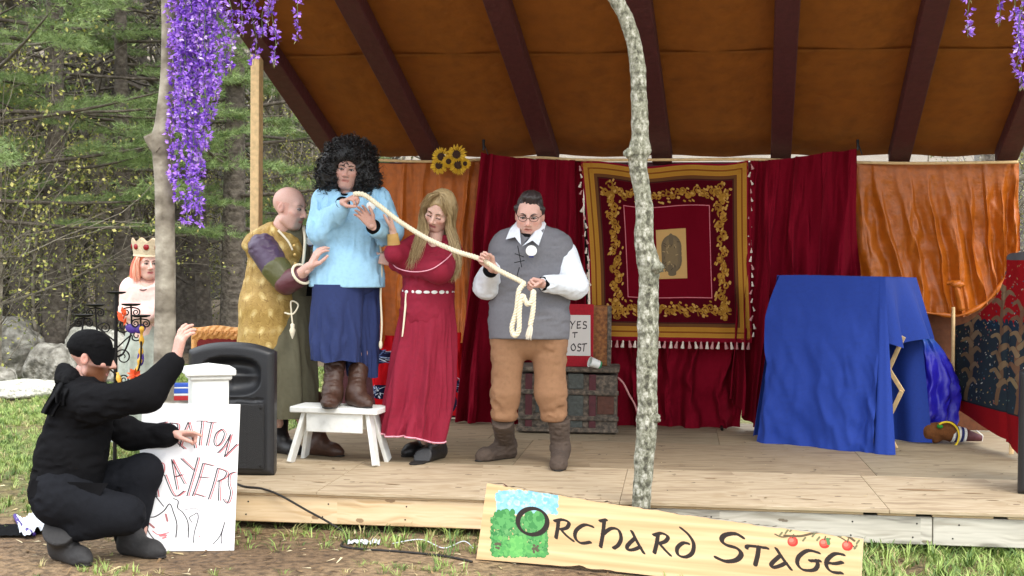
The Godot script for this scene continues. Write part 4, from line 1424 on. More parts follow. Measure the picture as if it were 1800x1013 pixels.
func blue_stand() -> void:
	var L := gp(1332, 776, DECK)
	var R := gp(1560, 798, DECK)
	var nrm := (R - L).cross(Vector3.UP).normalized()     # towards the back
	if nrm.z > 0.0: nrm = -nrm
	var along_f := (R - L).normalized()
	var P := func(px: float, py: float, dep := 0.0) -> Vector3: return pl(px, py, L + nrm * dep, nrm)
	var o := thing("blue_covered_stand", "tall stand draped to the floor with a plain bright blue cloth", "stand", (L + R) * 0.5)
	var n := noise(FastNoiseLite.TYPE_SIMPLEX_SMOOTH, 1.0, 3, 5)
	var tl: Vector3 = P.call(1374, 484, 0.10)
	var tr: Vector3 = P.call(1556, 487, 0.10)
	# front sheet
	var mb := MB.new()
	var tp := V2([1374, 484, 1430, 484, 1500, 486, 1556, 487])
	var bt := V2([1331, 776, 1400, 783, 1480, 790, 1540, 797])
	mb.grid(90, 60, func(a: float, c: float) -> Vector3:
		var q := along(tp, a).lerp(along(bt, a), c)
		if a < 0.2: q.x += -14.0 * (0.2 - a) / 0.2 * sin(minf(c * 1.9, 1.0) * PI)
		var p: Vector3 = P.call(q.x, q.y, lerpf(0.10, 0.0, c))
		var w := 0.022 * c * sin(a * 13.0 + 2.5 * n.get_noise_2d(a * 3.0, c * 2.0)) + 0.065 * (0.35 - absf(n.get_noise_2d(a * 2.2 - c * 1.6, c * 1.1 + a * 0.8))) * c
		return p - nrm * (w + 0.03))
	part("front_drop", mb, M.blue_cloth, o)
	# corner fold that reaches the boards
	mb = MB.new()
	mb.grid(26, 50, func(a: float, c: float) -> Vector3:
		var l := Vector2(1548, 487).lerp(Vector2(1537, 796), c)
		var r := Vector2(1558, 487).lerp(Vector2(1577, 799), pow(c, 0.8))
		var q := l.lerp(r, a)
		var p: Vector3 = P.call(q.x, q.y, 0.09 - 0.09 * c)
		return p - nrm * (0.05 * c * sin(a * PI) + 0.02 + 0.01 * sin(a * 9.0) * c))
	part("corner_fold", mb, M.blue_cloth, o)
	# side drop running back
	var bk: Vector3 = P.call(1611, 488, 0.62)
	mb = MB.new()
	mb.grid(50, 40, func(a: float, c: float) -> Vector3:
		var t: Vector3 = tr.lerp(bk, a)
		var drop := lerpf(0.44, 0.42, a) + 0.05 * sin(a * PI * 2.0) * (1.0 - a)
		var sp := along_f * (0.16 * c * (0.2 + 0.8 * a)) + along_f * 0.05 * c * sin(a * 12.0)
		return t + sp - Vector3.UP * drop * c)
	part("side_drop", mb, M.blue_cloth, o)
	mb = MB.new()
	var tl_b := tl + nrm * 0.52
	mb.grid(40, 12, func(a: float, c: float) -> Vector3:
		return (tl.lerp(tr, a)).lerp(tl_b.lerp(bk, a), c) + Vector3.UP * (0.004 * n.get_noise_2d(a * 6.0, c * 4.0)) - nrm * 0.03 * (1.0 - c))
	part("top_sheet", mb, M.blue_cloth, o)
	mb = MB.new()
	mb.grid(30, 40, func(a: float, c: float) -> Vector3:
		var t := tl.lerp(tl_b, a) - nrm * 0.03 * (1.0 - a)
		return Vector3(t.x, lerpf(t.y, DECK + 0.02, c), t.z) - along_f * (0.02 + 0.16 * c + 0.03 * c * sin(a * 14.0)))
	part("far_side_drop", mb, M.blue_cloth, o)
	mb = MB.new()
	mb.grid(50, 40, func(a: float, c: float) -> Vector3:
		var t := tl_b.lerp(bk, a)
		return Vector3(t.x, lerpf(t.y, DECK + 0.01, c), t.z) + along_f * 0.12 * c * a + nrm * 0.03 * sin(a * 20.0) * c)
	part("back_drop", mb, M.blue_cloth, o)
	# lazy-tongs rack standing at the open side
	var rk := thing("zigzag_rack", "folding zigzag rack of pale wooden slats leaning at the blue cloth's open side", "rack", gp(1590, 783, DECK))
	var pts := [[1603, 590, 1566, 672], [1577, 645, 1603, 686], [1602, 684, 1571, 748], [1570, 728, 1576, 750], [1575, 745, 1594, 783]]
	var k := 0
	for q in pts:
		mb = MB.new()
		var a := pl(q[0], q[1], gp(1590, 783, DECK), nrm) - nrm * (0.16 + 0.012 * k)
		var e := pl(q[2], q[3], gp(1590, 783, DECK), nrm) - nrm * (0.16 + 0.012 * k)
		mb.beam(a, e, nrm, 0.030, 0.012, 0.002)
		part("slat", mb, M.post_wood, rk)
		k += 1
	# sheer dyed cloth heaped beside it
	mat("dyed_silk", Color.WHITE, 0.4, null, M.crumple_t, 2.0, 0.5)
	M.dyed_silk.vertex_color_use_as_albedo = true
	var c0 := gp(1640, 770, DECK)
	var so := thing("dyed_silk", "teal to violet dyed silk heaped against the blue covered stand", "cloth", c0)
	mb = MB.new()
	var rows := [[1612, 560, 8.0], [1622, 590, 14.0], [1636, 625, 26.0], [1643, 670, 38.0], [1640, 710, 42.0], [1634, 750, 42.0], [1628, 783, 50.0]]
	var nu := 64
	var nv := 36
	for j in nv + 1:
		var f := float(j) / nv * 6.0
		var k0 := mini(int(f), 5)
		var t := f - k0
		var px := lerpf(rows[k0][0], rows[k0 + 1][0], t)
		var py := lerpf(rows[k0][1], rows[k0 + 1][1], t)
		var hw := lerpf(rows[k0][2], rows[k0 + 1][2], t) / 250.0
		var cc := pl(px, py, c0, Vector3(0, 0, 1))
		mb.col = lin(16, 128, 150).lerp(lin(50, 40, 190), clampf(f / 2.2, 0.0, 1.0)).lerp(lin(36, 34, 170), clampf(f / 6.0, 0.0, 1.0))
		for i in nu:
			var a := TAU * i / nu
			var r := 1.0 + 0.16 * sin(a * 9.0 + 2.0 * n.get_noise_2d(f, a)) + 0.3 * n.get_noise_2d(a * 2.0 + 9.0, f * 0.8)
			var p := cc + Vector3(cos(a) * hw * r, 0, -sin(a) * hw * 0.7 * r)
			p.y = maxf(p.y, DECK + 0.004 + 0.012 * absf(sin(a * 5.0)))
			mb.vert(p)
	for j in nv:
		for i in nu:
			var a := j * nu + i
			var b := j * nu + (i + 1) % nu
			mb.quad_i(a + nu, b + nu, b, a)
	part("silk", mb, M.dyed_silk, so)
	# stuffed prop lying in front of the heap
	var po := thing("stuffed_prop", "brown stuffed prop with a yellow cord loop and blue and white striped cuff", "prop", gp(1650, 780, DECK))
	mat("brown_plush", c8(112, 66, 26), 0.95, M.mottle_t, M.weave_t, 6.0, 0.8)
	var zc := gp(1650, 780, DECK)
	var W := func(px: float, py: float) -> Vector3: return pl(px, py, zc, Vector3(0, 0, 1))
	mb = MB.new()
	blob([["c", W.call(1634, 758), W.call(1668, 756), 0.055, 0.062, 0.05], ["c", W.call(1668, 762), W.call(1674, 768), 0.05, 0.035, 0.04], ["c", W.call(1630, 765), W.call(1645, 772), 0.03, 0.03, 0.03]], 0.008, mb, 0.006, Vector3.ONE * 22.0, false)
	part("head", mb, M.brown_plush, po)
	mb = MB.new()
	var loop := []
	for i in 13:
		var a := -0.6 + TAU * 0.62 * i / 12.0
		loop.append(W.call(1658 + sin(a) * 22.0, 764 - cos(a) * 24.0) + Vector3(0, 0, 0.07))
	mb.tube(curve(loop, 40), rad(0.007, 0.007, 40), 7)
	mat("yellow_cord", c8(226, 196, 40), 0.7, null, null, 0.0)
	part("cord_loop", mb, M.yellow_cord, po)
	mb = MB.new()
	mb.ball(Transform3D(Basis.IDENTITY, W.call(1648, 748) + Vector3(0, 0, 0.055)), Vector3(0.022, 0.016, 0.02), 12, 8)
	mat("green_felt", c8(40, 130, 46), 0.8, null, null, 0.0)
	part("green_patch", mb, M.green_felt, po)
	mat("navy", c8(36, 44, 110), 0.85, M.mottle_t, M.weave_t, 4.0, 0.4)
	for s in 5:
		mb = MB.new()
		var a: Vector3 = W.call(1672 + s * 5.0, 762 + s * 0.6)
		var e: Vector3 = W.call(1676.6 + s * 5.0, 762.6 + s * 0.6)
		mb.line(a, e, 0.062 - s * 0.003, 0.061 - s * 0.003, 20)
		part("stripe", mb, M.navy if s % 2 == 1 else M.white_paint, po)
	mb = MB.new()
	mb.tube(curve([W.call(1697, 765), W.call(1712, 768), W.call(1726, 771)], 8), rad(0.046, 0.018, 8), 14)
	part("dark_end", mb, M.rafter_wood, po)
	mb = MB.new()
	mb.line(W.call(1717, 757), W.call(1728, 766), 0.004, 0.004, 6)
	mb.line(W.call(1728, 766), W.call(1727, 776), 0.004, 0.003, 6)
	part("wire_hook", mb, M.white_paint, po)
	var dw := thing("wooden_dowel", "pale wooden dowel standing against the orange satin drape", "pole", vp(1677, 745, 2.9))
	mb = MB.new()
	mb.line(Vector3(vp(1677, 640, 2.93).x, DECK, vp(1677, 640, 2.93).z), vp(1676, 540, 2.96), 0.014, 0.013, 10)
	part("rod", mb, M.post_wood, dw)

func trunk_and_top() -> void:
	var b := stage_basis(0.03)
	var c := (gp(905, 763, DECK) + gp(1085, 763, DECK)) * 0.5 + e2 * 0.2
	var o := thing("wooden_chest", "weathered wooden chest with iron bands and battens behind the grey vest", "chest", c)
	var w := 0.74
	var h := 0.47
	var d := 0.40
	mat("old_wood", Color.WHITE, 0.85, ntex(noise(FastNoiseLite.TYPE_SIMPLEX_SMOOTH, 0.02, 5, 91), 512, [[0.0, c8(50, 44, 38)], [0.45, c8(88, 80, 70)], [0.7, c8(112, 98, 84)], [1.0, c8(136, 126, 112)]]), M.crumple_t, 2.5, 0.8)
	mat("tin", c8(92, 96, 92), 0.5, M.mottle_t, M.crumple_t, 3.0, 0.5)
	M.tin.metallic = 0.7
	mat("red_brown_wood", c8(92, 54, 40), 0.75, M.mottle_t, M.crumple_t, 2.5, 0.6)
	var mb := MB.new()
	mb.box(Transform3D(b, c + Vector3.UP * (h * 0.5 - 0.02)), Vector3(w - 0.03, h - 0.05, d - 0.03), 0.006)
	part("box", mb, M.old_wood, o)
	mb = MB.new()
	mb.box(Transform3D(b, c + Vector3.UP * (h - 0.008)), Vector3(w, 0.035, d), 0.008)
	part("lid", mb, M.old_wood, o)
	for y: float in [0.03, 0.115, 0.30]:
		mb = MB.new()
		mb.box(Transform3D(b, c + b * Vector3(0, y, d * 0.5 - 0.004)), Vector3(w - 0.005, 0.034, 0.026), 0.004)
		part("batten", mb, M.old_wood, o)
	for x: float in [-0.28, -0.06, 0.18]:
		mb = MB.new()
		mb.box(Transform3D(b, c + b * Vector3(x, 0.22, d * 0.5 - 0.009)), Vector3(0.05, 0.42, 0.014), 0.003)
		part("iron_band", mb, M.rafter_wood, o)
	for q in [[0.06, 0.205, 0.11, 0.15], [0.06, 0.07, 0.10, 0.05], [-0.17, 0.21, 0.12, 0.12], [0.275, 0.21, 0.12, 0.13], [0.06, 0.38, 0.11, 0.11]]:
		mb = MB.new()
		mb.box(Transform3D(b, c + b * Vector3(q[0], q[1], d * 0.5 - 0.011)), Vector3(q[2], q[3], 0.012), 0.003)
		part("plate", mb, M.red_brown_wood if q[0] > 0.2 else M.tin, o)
	var ty := DECK + h + 0.0095
	# brown box behind the placard
	var bc := vp(1047, 640, 2.80)
	bc.y = ty
	var bo := thing("brown_box", "upright brown wooden box standing on the chest behind the red placard", "box", bc)
	mb = MB.new()
	mb.box(Transform3D(b, bc + Vector3.UP * 0.22), Vector3(0.22, 0.44, 0.12), 0.006)
	mat("warm_wood", Color.WHITE, 0.7, ntex(noise(FastNoiseLite.TYPE_SIMPLEX_SMOOTH, 0.02, 5, 93), 512, [[0.0, c8(84, 48, 20)], [0.5, c8(136, 84, 40)], [1.0, c8(168, 116, 64)]]), M.crumple_t, 2.5, 0.5)
	part("body", mb, M.warm_wood, bo)
	mb = MB.new()
	mb.box(Transform3D(b, bc + b * Vector3(0.10, 0.22, 0.063)), Vector3(0.03, 0.44, 0.012), 0.003)
	part("edge_trim", mb, M.old_wood, bo)
	# red placard with a lettered paper
	var pc := vp(1006, 640, 2.62)
	pc.y = ty
	var po := thing("red_placard", "red cloth placard with a lettered white paper standing on the chest", "placard", pc)
	var pb := b * Basis(Vector3.RIGHT, -0.10)
	mb = MB.new()
	mb.box(Transform3D(pb, pc + pb * Vector3(0, 0.228, 0)), Vector3(0.30, 0.455, 0.014), 0.003)
	mat("red_felt", c8(168, 14, 34), 0.9, M.mottle_t, M.weave_t, 4.0, 0.5)
	part("backing", mb, M.red_felt, po)
	var im := Image.create(256, 320, false, Image.FORMAT_RGB8)
	im.fill(c8(206, 200, 194))
	var ink := c8(46, 40, 40)
	var ln := func(pts: Array) -> void: brush(im, V2(pts), 3.2, 5.0, 0.5, ink)
	ln.call([60, 52, 40, 70, 44, 96, 62, 104, 78, 88, 74, 60, 60, 52])          # O
	ln.call([92, 50, 110, 76]); ln.call([130, 48, 108, 80, 102, 106])            # Y
	ln.call([150, 52, 148, 104]); ln.call([150, 54, 176, 50]); ln.call([150, 78, 170, 76]); ln.call([148, 104, 178, 100])   # E
	ln.call([224, 54, 204, 52, 200, 72, 222, 82, 220, 102, 196, 104])            # S
	ln.call([130, 140, 128, 176]); ln.call([112, 140, 150, 138])
	ln.call([120, 226, 100, 246, 106, 274, 124, 278, 136, 256, 120, 226])
	ln.call([180, 230, 160, 228, 156, 248, 176, 258, 172, 280, 150, 280])
	ln.call([206, 226, 200, 282]); ln.call([190, 228, 226, 224])
	mb = MB.new()
	var nn := pb * Vector3(0, 0, 0.0105)
	var ctr := pc + pb * Vector3(0.012, 0.225, 0) + nn
	mb.quad(ctr + pb * Vector3(-0.11, -0.145, 0), ctr + pb * Vector3(0.12, -0.145, 0), ctr + pb * Vector3(0.115, 0.15, 0), ctr + pb * Vector3(-0.11, 0.15, 0))
	part("paper", mb, cloth_mat("placard_paper", im, 0.9), po)
	# paper cup lying on the lid
	var cc := vp(1046, 628, 2.52)
	cc.y = ty + 0.035
	var co := thing("paper_cup", "crumpled green and white paper cup lying on the chest lid", "cup", cc - Vector3.UP * 0.035)
	mb = MB.new()
	var cx := Basis(Vector3.BACK, 1.25) * Basis(Vector3.RIGHT, 0.3)
	mb.lathe(Transform3D(cx, cc), PackedVector2Array([Vector2(0.001, -0.045), Vector2(0.027, -0.045), Vector2(0.03, -0.02), Vector2(0.033, 0.005)]), 18)
	mat("cup_green", c8(50, 140, 96), 0.6, null, null, 0.0)
	part("green_sleeve", mb, M.cup_green, co)
	mb = MB.new()
	mb.lathe(Transform3D(cx, cc), PackedVector2Array([Vector2(0.0332, 0.005), Vector2(0.037, 0.04), Vector2(0.039, 0.042), Vector2(0.036, 0.04), Vector2(0.03, -0.03)]), 18)
	part("white_rim", mb, M.white_paint, co)
	var wc := thing("loose_cord", "pinkish white cord hanging from the chest's side beside the birch", "cord", vp(1100, 700, 2.6))
	mb = MB.new()
	mb.tube(curve([vp(1086, 664, 2.62), vp(1096, 674, 2.6), vp(1106, 694, 2.6), vp(1116, 712, 2.62), vp(1126, 740, 2.66), vp(1140, 764, 2.7)], 24), rad(0.007, 0.007, 24), 7)
	part("cord", mb, M.tassel_pink, wc)

func name_board() -> void:
	var BL := gp(837, 985, 0.0)
	var BR := gp(1511, 1052, 0.0)
	var ax := (BR - BL).normalized()
	var nrm := ax.cross(Vector3.UP).normalized()
	if nrm.z < 0.0: nrm = -nrm                            # towards the viewer
	var back := 0.20                                       # lean
	var up := (Vector3.UP * cos(back) - nrm * sin(back)).normalized()
	nrm = ax.cross(up).normalized()
	if nrm.z < 0.0: nrm = -nrm
	var L := BL.distance_to(BR)
	var loc := func(px: float, py: float) -> Vector2:
		var p := pl(px, py, BL, nrm) - BL
		return Vector2(p.dot(ax), p.dot(up))
	var tl: Vector2 = loc.call(856, 850)
	var tr: Vector2 = loc.call(1517, 948)
	var hh := maxf(tl.y, tr.y) + 0.02
	var TW := 1500
	var sc := TW / (L + 0.06)
	var TH := int(hh * sc)
	var im := Image.create(TW, TH, false, Image.FORMAT_RGB8)
	var gn := noise(FastNoiseLite.TYPE_SIMPLEX_SMOOTH, 0.02, 4, 3)
	var g1 := c8(216, 188, 146)
	var g2 := c8(180, 144, 102)
	for y in TH / 2:
		for x in TW / 3:
			var k := clampf(0.45 + gn.get_noise_2d(x * 0.12, y * 2.4 + gn.get_noise_2d(x * 0.1, y * 0.3) * 12.0) * 0.9, 0.0, 1.0)
			im.fill_rect(Rect2i(x * 3, y * 2, 3, 2), g1.lerp(g2, k * 0.75))
	var T := func(cx: float, cy: float) -> Vector2:       # from the crop I read the lettering in
		var q: Vector2 = loc.call(820.0 + cx / 2.4324, 820.0 + cy / 2.4324)
		return Vector2((q.x + 0.03) * sc, (hh - q.y) * sc)
	# painted orchard patch, soft dabs
	rng.seed = 61
	var dab := func(x0: float, y0: float, x1: float, y1: float, n: int, cols: Array, r: float) -> void:
		for k in n:
			var p: Vector2 = T.call(rng.randf_range(x0, x1), rng.randf_range(y0, y1))
			brush(im, [p, p + Vector2(2, 1)], r * rng.randf_range(0.6, 1.2), r * rng.randf_range(0.6, 1.1), rng.randf() * PI, cols[rng.randi() % cols.size()])
	dab.call(130, 108, 385, 200, 700, [c8(132, 184, 206), c8(150, 196, 212), c8(120, 174, 200), c8(172, 198, 196)], 8.0)
	dab.call(105, 215, 345, 385, 1100, [c8(60, 120, 70), c8(84, 142, 86), c8(72, 132, 76), c8(104, 156, 98)], 6.5)
	dab.call(125, 190, 200, 260, 90, [c8(70, 130, 76), c8(92, 154, 92)], 10.0)
	dab.call(255, 200, 335, 260, 90, [c8(70, 130, 76), c8(92, 154, 92)], 10.0)
	dab.call(120, 300, 330, 380, 120, [c8(84, 150, 84), c8(100, 164, 92)], 8.0)
	dab.call(190, 300, 235, 385, 90, [c8(110, 176, 98), c8(98, 166, 92)], 7.0)
	dab.call(125, 330, 145, 350, 8, [c8(90, 84, 70)], 6.0)
	dab.call(285, 335, 305, 365, 10, [c8(90, 84, 70)], 6.0)
	var ink := c8(52, 46, 44)
	var pen := func(pts: Array, w := 8.5, w2 := 3.6) -> void:
		var a := []
		for k in range(0, pts.size(), 2): a.append(T.call(pts[k], pts[k + 1]))
		brush(im, a, w, w2, 0.5, ink)
	var el := []
	for k in 25: el.append_array([283.0 + 63.0 * cos(TAU * k / 24.0), 236.0 + 56.0 * sin(TAU * k / 24.0)])
	pen.call(el, 11.0, 5.0)
	pen.call([394, 232, 390, 268, 383, 306]); pen.call([378, 234, 410, 228, 438, 240, 430, 262, 404, 270]); pen.call([404, 270, 428, 296, 456, 318])
	pen.call([540, 258, 505, 250, 470, 274, 466, 306, 490, 328, 530, 324])
	pen.call([590, 230, 584, 288, 574, 344]); pen.call([572, 234, 598, 228]); pen.call([582, 292, 618, 266, 650, 272, 662, 306, 650, 336, 630, 350])
	pen.call([708, 278, 730, 322, 758, 370]); pen.call([720, 308, 690, 338, 690, 356, 716, 356, 744, 344])
	pen.call([820, 290, 814, 330, 804, 370]); pen.call([802, 294, 834, 286, 862, 300, 852, 320, 826, 330]); pen.call([826, 330, 848, 356, 872, 380])
	pen.call([918, 264, 950, 292, 972, 330, 966, 370, 936, 388, 906, 378, 902, 350, 926, 328, 950, 330])
	pen.call([1182, 304, 1150, 288, 1106, 294, 1092, 316, 1112, 336, 1156, 350, 1176, 374, 1156, 400, 1110, 406, 1068, 390], 10.5, 4.6)
	pen.call([1198, 350, 1210, 340, 1288, 350]); pen.call([1250, 346, 1246, 380, 1236, 420], 9.0, 6.5)
	pen.call([1326, 352, 1352, 392, 1388, 440]); pen.call([1340, 384, 1306, 416, 1310, 432, 1340, 426, 1368, 412])
	pen.call([1508, 370, 1462, 360, 1424, 384, 1416, 416, 1440, 442, 1484, 444, 1502, 426, 1500, 402]); pen.call([1470, 404, 1512, 404])
	pen.call([1614, 378, 1576, 374, 1544, 400, 1542, 430, 1566, 452, 1606, 456]); pen.call([1546, 412, 1576, 416, 1608, 410])
	# apple bough
	var bough := c8(96, 84, 66)
	var bw := func(pts: Array, w: float, col: Color) -> void:
		var a := []
		for k in range(0, pts.size(), 2): a.append(T.call(pts[k], pts[k + 1]))
		brush(im, a, w, w, 0.0, col)
	bw.call([1360, 296, 1430, 298, 1500, 282, 1560, 280, 1620, 294, 1660, 318], 4.0, bough)
	bw.call([1450, 262, 1490, 272, 1520, 282], 3.0, bough); bw.call([1560, 282, 1620, 316, 1665, 350], 2.4, bough); bw.call([1320, 290, 1350, 302, 1390, 298], 2.4, bough)
	for q in [[1340, 296], [1385, 278], [1410, 270], [1440, 318], [1470, 262], [1500, 316], [1545, 322], [1585, 290], [1600, 300], [1650, 300], [1670, 330], [1660, 352], [1480, 300], [1365, 286], [1525, 270]]:
		bw.call([q[0], q[1], q[0] + 10, q[1] - 13], 3.4, c8(112, 112, 84))
	for q in [[1396, 322], [1532, 330], [1630, 340]]:
		for k in 3: bw.call([q[0] - 2 - k * 3, q[1] - k * 3, q[0] + 2 - k * 3, q[1] - k * 3], 17.0 - k * 5.0, [c8(206, 62, 56), c8(220, 88, 76), c8(232, 124, 108)][k])
		bw.call([q[0], q[1] - 16, q[0] + 4, q[1] - 30], 2.4, bough)
	bw.call([1545, 312, 1550, 330], 6.0, c8(84, 128, 84))
	var o := thing("name_board", "long live edge pine board painted ORCHARD STAGE with a red apple bough", "sign", BL)
	var m := cloth_mat("name_board", im, 0.7)
	var edge := noise(FastNoiseLite.TYPE_SIMPLEX_SMOOTH, 1.0, 3, 77)
	var topy := func(f: float) -> float: return lerpf(tl.y, tr.y, f) + 0.006 * edge.get_noise_1d(f * 24.0) - 0.022 * sin(f * PI) * 0.5
	var boty := func(f: float) -> float: return 0.004 + 0.022 * maxf(0.0, edge.get_noise_1d(f * 9.0 + 50.0)) + 0.008 * sin(f * 5.0)
	var n := 90
	var face := MB.new()
	face.grid(n, 6, func(a: float, b: float) -> Vector3:
		var x := lerpf(lerpf(0.012, 0.0, b), L, a) + lerpf(tl.x - 0.012, 0.0, b) * (1.0 - a) + lerpf(tr.x - L, 0.0, b) * a
		var y: float = lerpf(topy.call(a), boty.call(a), b)
		return BL + ax * x + up * y)
	for k in face.v.size():
		var q := face.v[k] - BL
		face.t[k] = Vector2((q.dot(ax) + 0.03) * sc / TW, (hh - q.dot(up)) * sc / TH)
	var first := face.v.duplicate()
	part("painted_face", face, m, o)
	var rim := MB.new()                                    # bark edge and back
	rim.grid(n, 1, func(a: float, b: float) -> Vector3:
		return first[roundi(a * n)] - nrm * (0.035 * b) + up * (0.003 + 0.007 * maxf(0.0, edge.get_noise_1d(a * 30.0 + 9.0)) * 2.0) * (1.0 - b * 0.2))
	rim.grid(n, 1, func(a: float, b: float) -> Vector3:
		return first[6 * (n + 1) + roundi(a * n)] - nrm * (0.035 * (1.0 - b)))
	part("bark_edge", rim, M.red_brown_wood, o)
	var bk := MB.new()
	bk.grid(n, 1, func(a: float, b: float) -> Vector3: return (first[roundi(a * n)] if b > 0.5 else first[6 * (n + 1) + roundi(a * n)]) - nrm * 0.035)
	for e in [0, n]:
		bk.quad(first[e], first[6 * (n + 1) + e], first[6 * (n + 1) + e] - nrm * 0.035, first[e] - nrm * 0.035)
	part("back_face", bk, M.pine_board, o)

func lettered_board() -> void:
	var BR := gp(411, 968, 0.0)
	var BL := gp(236, 970, 0.0)
	var ax := (BR - BL).normalized()
	var nrm := ax.cross(Vector3.UP).normalized()
	if nrm.z < 0.0: nrm = -nrm
	var up := (Vector3.UP * cos(0.16) - nrm * sin(0.16)).normalized()
	nrm = ax.cross(up).normalized()
	if nrm.z < 0.0: nrm = -nrm
	var loc := func(px: float, py: float) -> Vector2:
		var p := pl(px, py, BL, nrm) - BL
		return Vector2(p.dot(ax), p.dot(up))
	var tr: Vector2 = loc.call(422, 711)
	var tl: Vector2 = loc.call(250, 709)
	var br: Vector2 = loc.call(411, 968)
	var H := tr.y
	var sc := 900.0 / H
	var x0 := minf(tl.x, 0.0)
	var W := maxf(tr.x, br.x) - x0
	var im := Image.create(int(W * sc) + 2, 902, false, Image.FORMAT_RGB8)
	im.fill(c8(238, 238, 240))
	rng.seed = 71
	for k in 60:
		var p := Vector2(rng.randf() * W * sc, rng.randf() * 900.0)
		brush(im, [p, p + Vector2(rng.randf_range(-40, 40), rng.randf_range(-40, 40))], 18, 10, rng.randf() * PI, c8(238, 238, 240).lerp(c8(226, 226, 230), rng.randf()))
	var pen := func(pts: Array, w: float, col: Color) -> void:
		var a := []
		for k in range(0, pts.size(), 2):
			var q: Vector2 = loc.call(230.0 + pts[k] / 3.4952, 690.0 + pts[k + 1] / 3.4952)
			a.append(Vector2((q.x - x0) * sc, (H - q.y) * sc))
		brush(im, a, w, w * 0.7, 0.4, col)
	var bk := c8(62, 58, 62)
	var rd := c8(206, 120, 124)
	var both := func(pts: Array) -> void:
		var r := pts.duplicate()
		for k in range(0, r.size(), 2): r[k] += 12.0
		pen.call(r, 4.0, rd)
		pen.call(pts, 4.0, bk)
	both.call([130, 215, 96, 205, 84, 235, 112, 262, 112, 300, 74, 310])
	both.call([150, 195, 215, 182]); both.call([184, 190, 178, 325])
	both.call([240, 190, 234, 330]); both.call([240, 188, 284, 196, 282, 232, 244, 258]); both.call([250, 260, 286, 310, 326, 346])
	both.call([352, 182, 324, 250, 300, 330]); both.call([352, 182, 372, 260, 392, 340]); both.call([318, 268, 378, 266])
	both.call([404, 176, 456, 176]); both.call([436, 178, 420, 325])
	both.call([464, 182, 522, 188]); both.call([494, 188, 464, 326])
	both.call([556, 226, 524, 252, 510, 300, 524, 330, 556, 304, 574, 254, 556, 226])
	both.call([532, 372, 572, 330, 612, 258]); both.call([612, 258, 574, 396]); both.call([574, 396, 650, 318])
	both.call([130, 420, 160, 640]); both.call([130, 420, 190, 440, 186, 500, 140, 520])
	both.call([206, 508, 264, 634, 326, 606])
	both.call([250, 414, 264, 500, 282, 596]); both.call([250, 414, 328, 562]); both.call([268, 520, 312, 506])
	both.call([308, 408, 382, 476]); both.call([412, 400, 384, 500, 344, 636])
	both.call([442, 436, 412, 540, 378, 636]); both.call([442, 436, 500, 450]); both.call([418, 520, 474, 526]); both.call([392, 624, 446, 640])
	both.call([532, 466, 504, 570, 476, 656]); both.call([532, 466, 584, 488, 574, 524, 532, 546]); both.call([542, 546, 538, 664])
	both.call([636, 490, 604, 506, 598, 560, 612, 616, 592, 680, 566, 656])
	pen.call([84, 758, 140, 766, 200, 730, 238, 686, 262, 740, 282, 810, 276, 890], 4.0, bk)
	pen.call([84, 772, 104, 850, 150, 910, 192, 934], 4.0, bk)
	pen.call([150, 636, 200, 700], 4.0, bk)
	pen.call([112, 806, 140, 830], 8.0, c8(170, 110, 112)); pen.call([214, 750, 224, 790], 7.0, c8(170, 110, 112))
	pen.call([134, 852, 170, 874, 232, 862], 3.0, c8(190, 70, 80)); pen.call([180, 880, 214, 878], 9.0, c8(226, 130, 136)); pen.call([196, 896, 214, 890], 6.0, c8(226, 130, 136))
	pen.call([262, 652, 290, 668, 288, 710, 320, 740, 350, 800, 352, 890], 4.0, bk)
	pen.call([330, 722, 390, 712, 424, 728], 2.0, bk); pen.call([376, 800, 360, 770, 390, 750, 408, 742, 412, 780, 390, 860, 384, 924], 3.0, bk)
	pen.call([576, 798, 548, 880, 506, 932], 3.0, bk); pen.call([576, 800, 556, 880, 556, 928], 3.0, bk); pen.call([418, 884, 426, 890], 4.0, c8(220, 120, 126))
	var o := thing("lettered_board", "hand lettered white board with two masks leaning on the white post", "sign", BL)
	var face := MB.new()
	var cs := [tl, Vector2(tr.x, tr.y), br, Vector2(0, 0)]
	var i := 0
	for q: Vector2 in [Vector2(0, 0), br, Vector2(tr.x, H), Vector2(tl.x, tl.y)]:
		i = face.vert(BL + ax * q.x + up * q.y, Vector2((q.x - x0) * sc / im.get_width(), (H - q.y) * sc / 902.0))
	face.quad_i(0, 1, 2, 3)
	part("lettered_face", face, cloth_mat("lettered_board", im, 0.6), o)
	var th := MB.new()
	var c3 := []
	for q: Vector2 in [Vector2(0, 0), br, Vector2(tr.x, H), Vector2(tl.x, tl.y)]: c3.append(BL + ax * q.x + up * q.y)
	var ctr: Vector3 = (c3[0] + c3[2]) * 0.5 - nrm * 0.006
	for k in 4: th.quad_out(c3[k], c3[(k + 1) % 4], c3[(k + 1) % 4] - nrm * 0.012, c3[k] - nrm * 0.012, ctr)
	th.quad(c3[3] - nrm * 0.012, c3[2] - nrm * 0.012, c3[1] - nrm * 0.012, c3[0] - nrm * 0.012)
	part("board", th, M.white_paint, o)

func spiral(mb: MB, c: Vector3, r: float, turn: float, sgn: float, from: Vector3) -> void:
	var pts := [from]
	for k in 15:
		var a := turn + sgn * k * 0.72
		var rr := r * (1.0 - k / 17.0)
		pts.append(c + Vector3(cos(a) * rr, sin(a) * rr, 0))
	mb.tube(curve(pts, 48), rad(0.0048, 0.003, 48), 6)

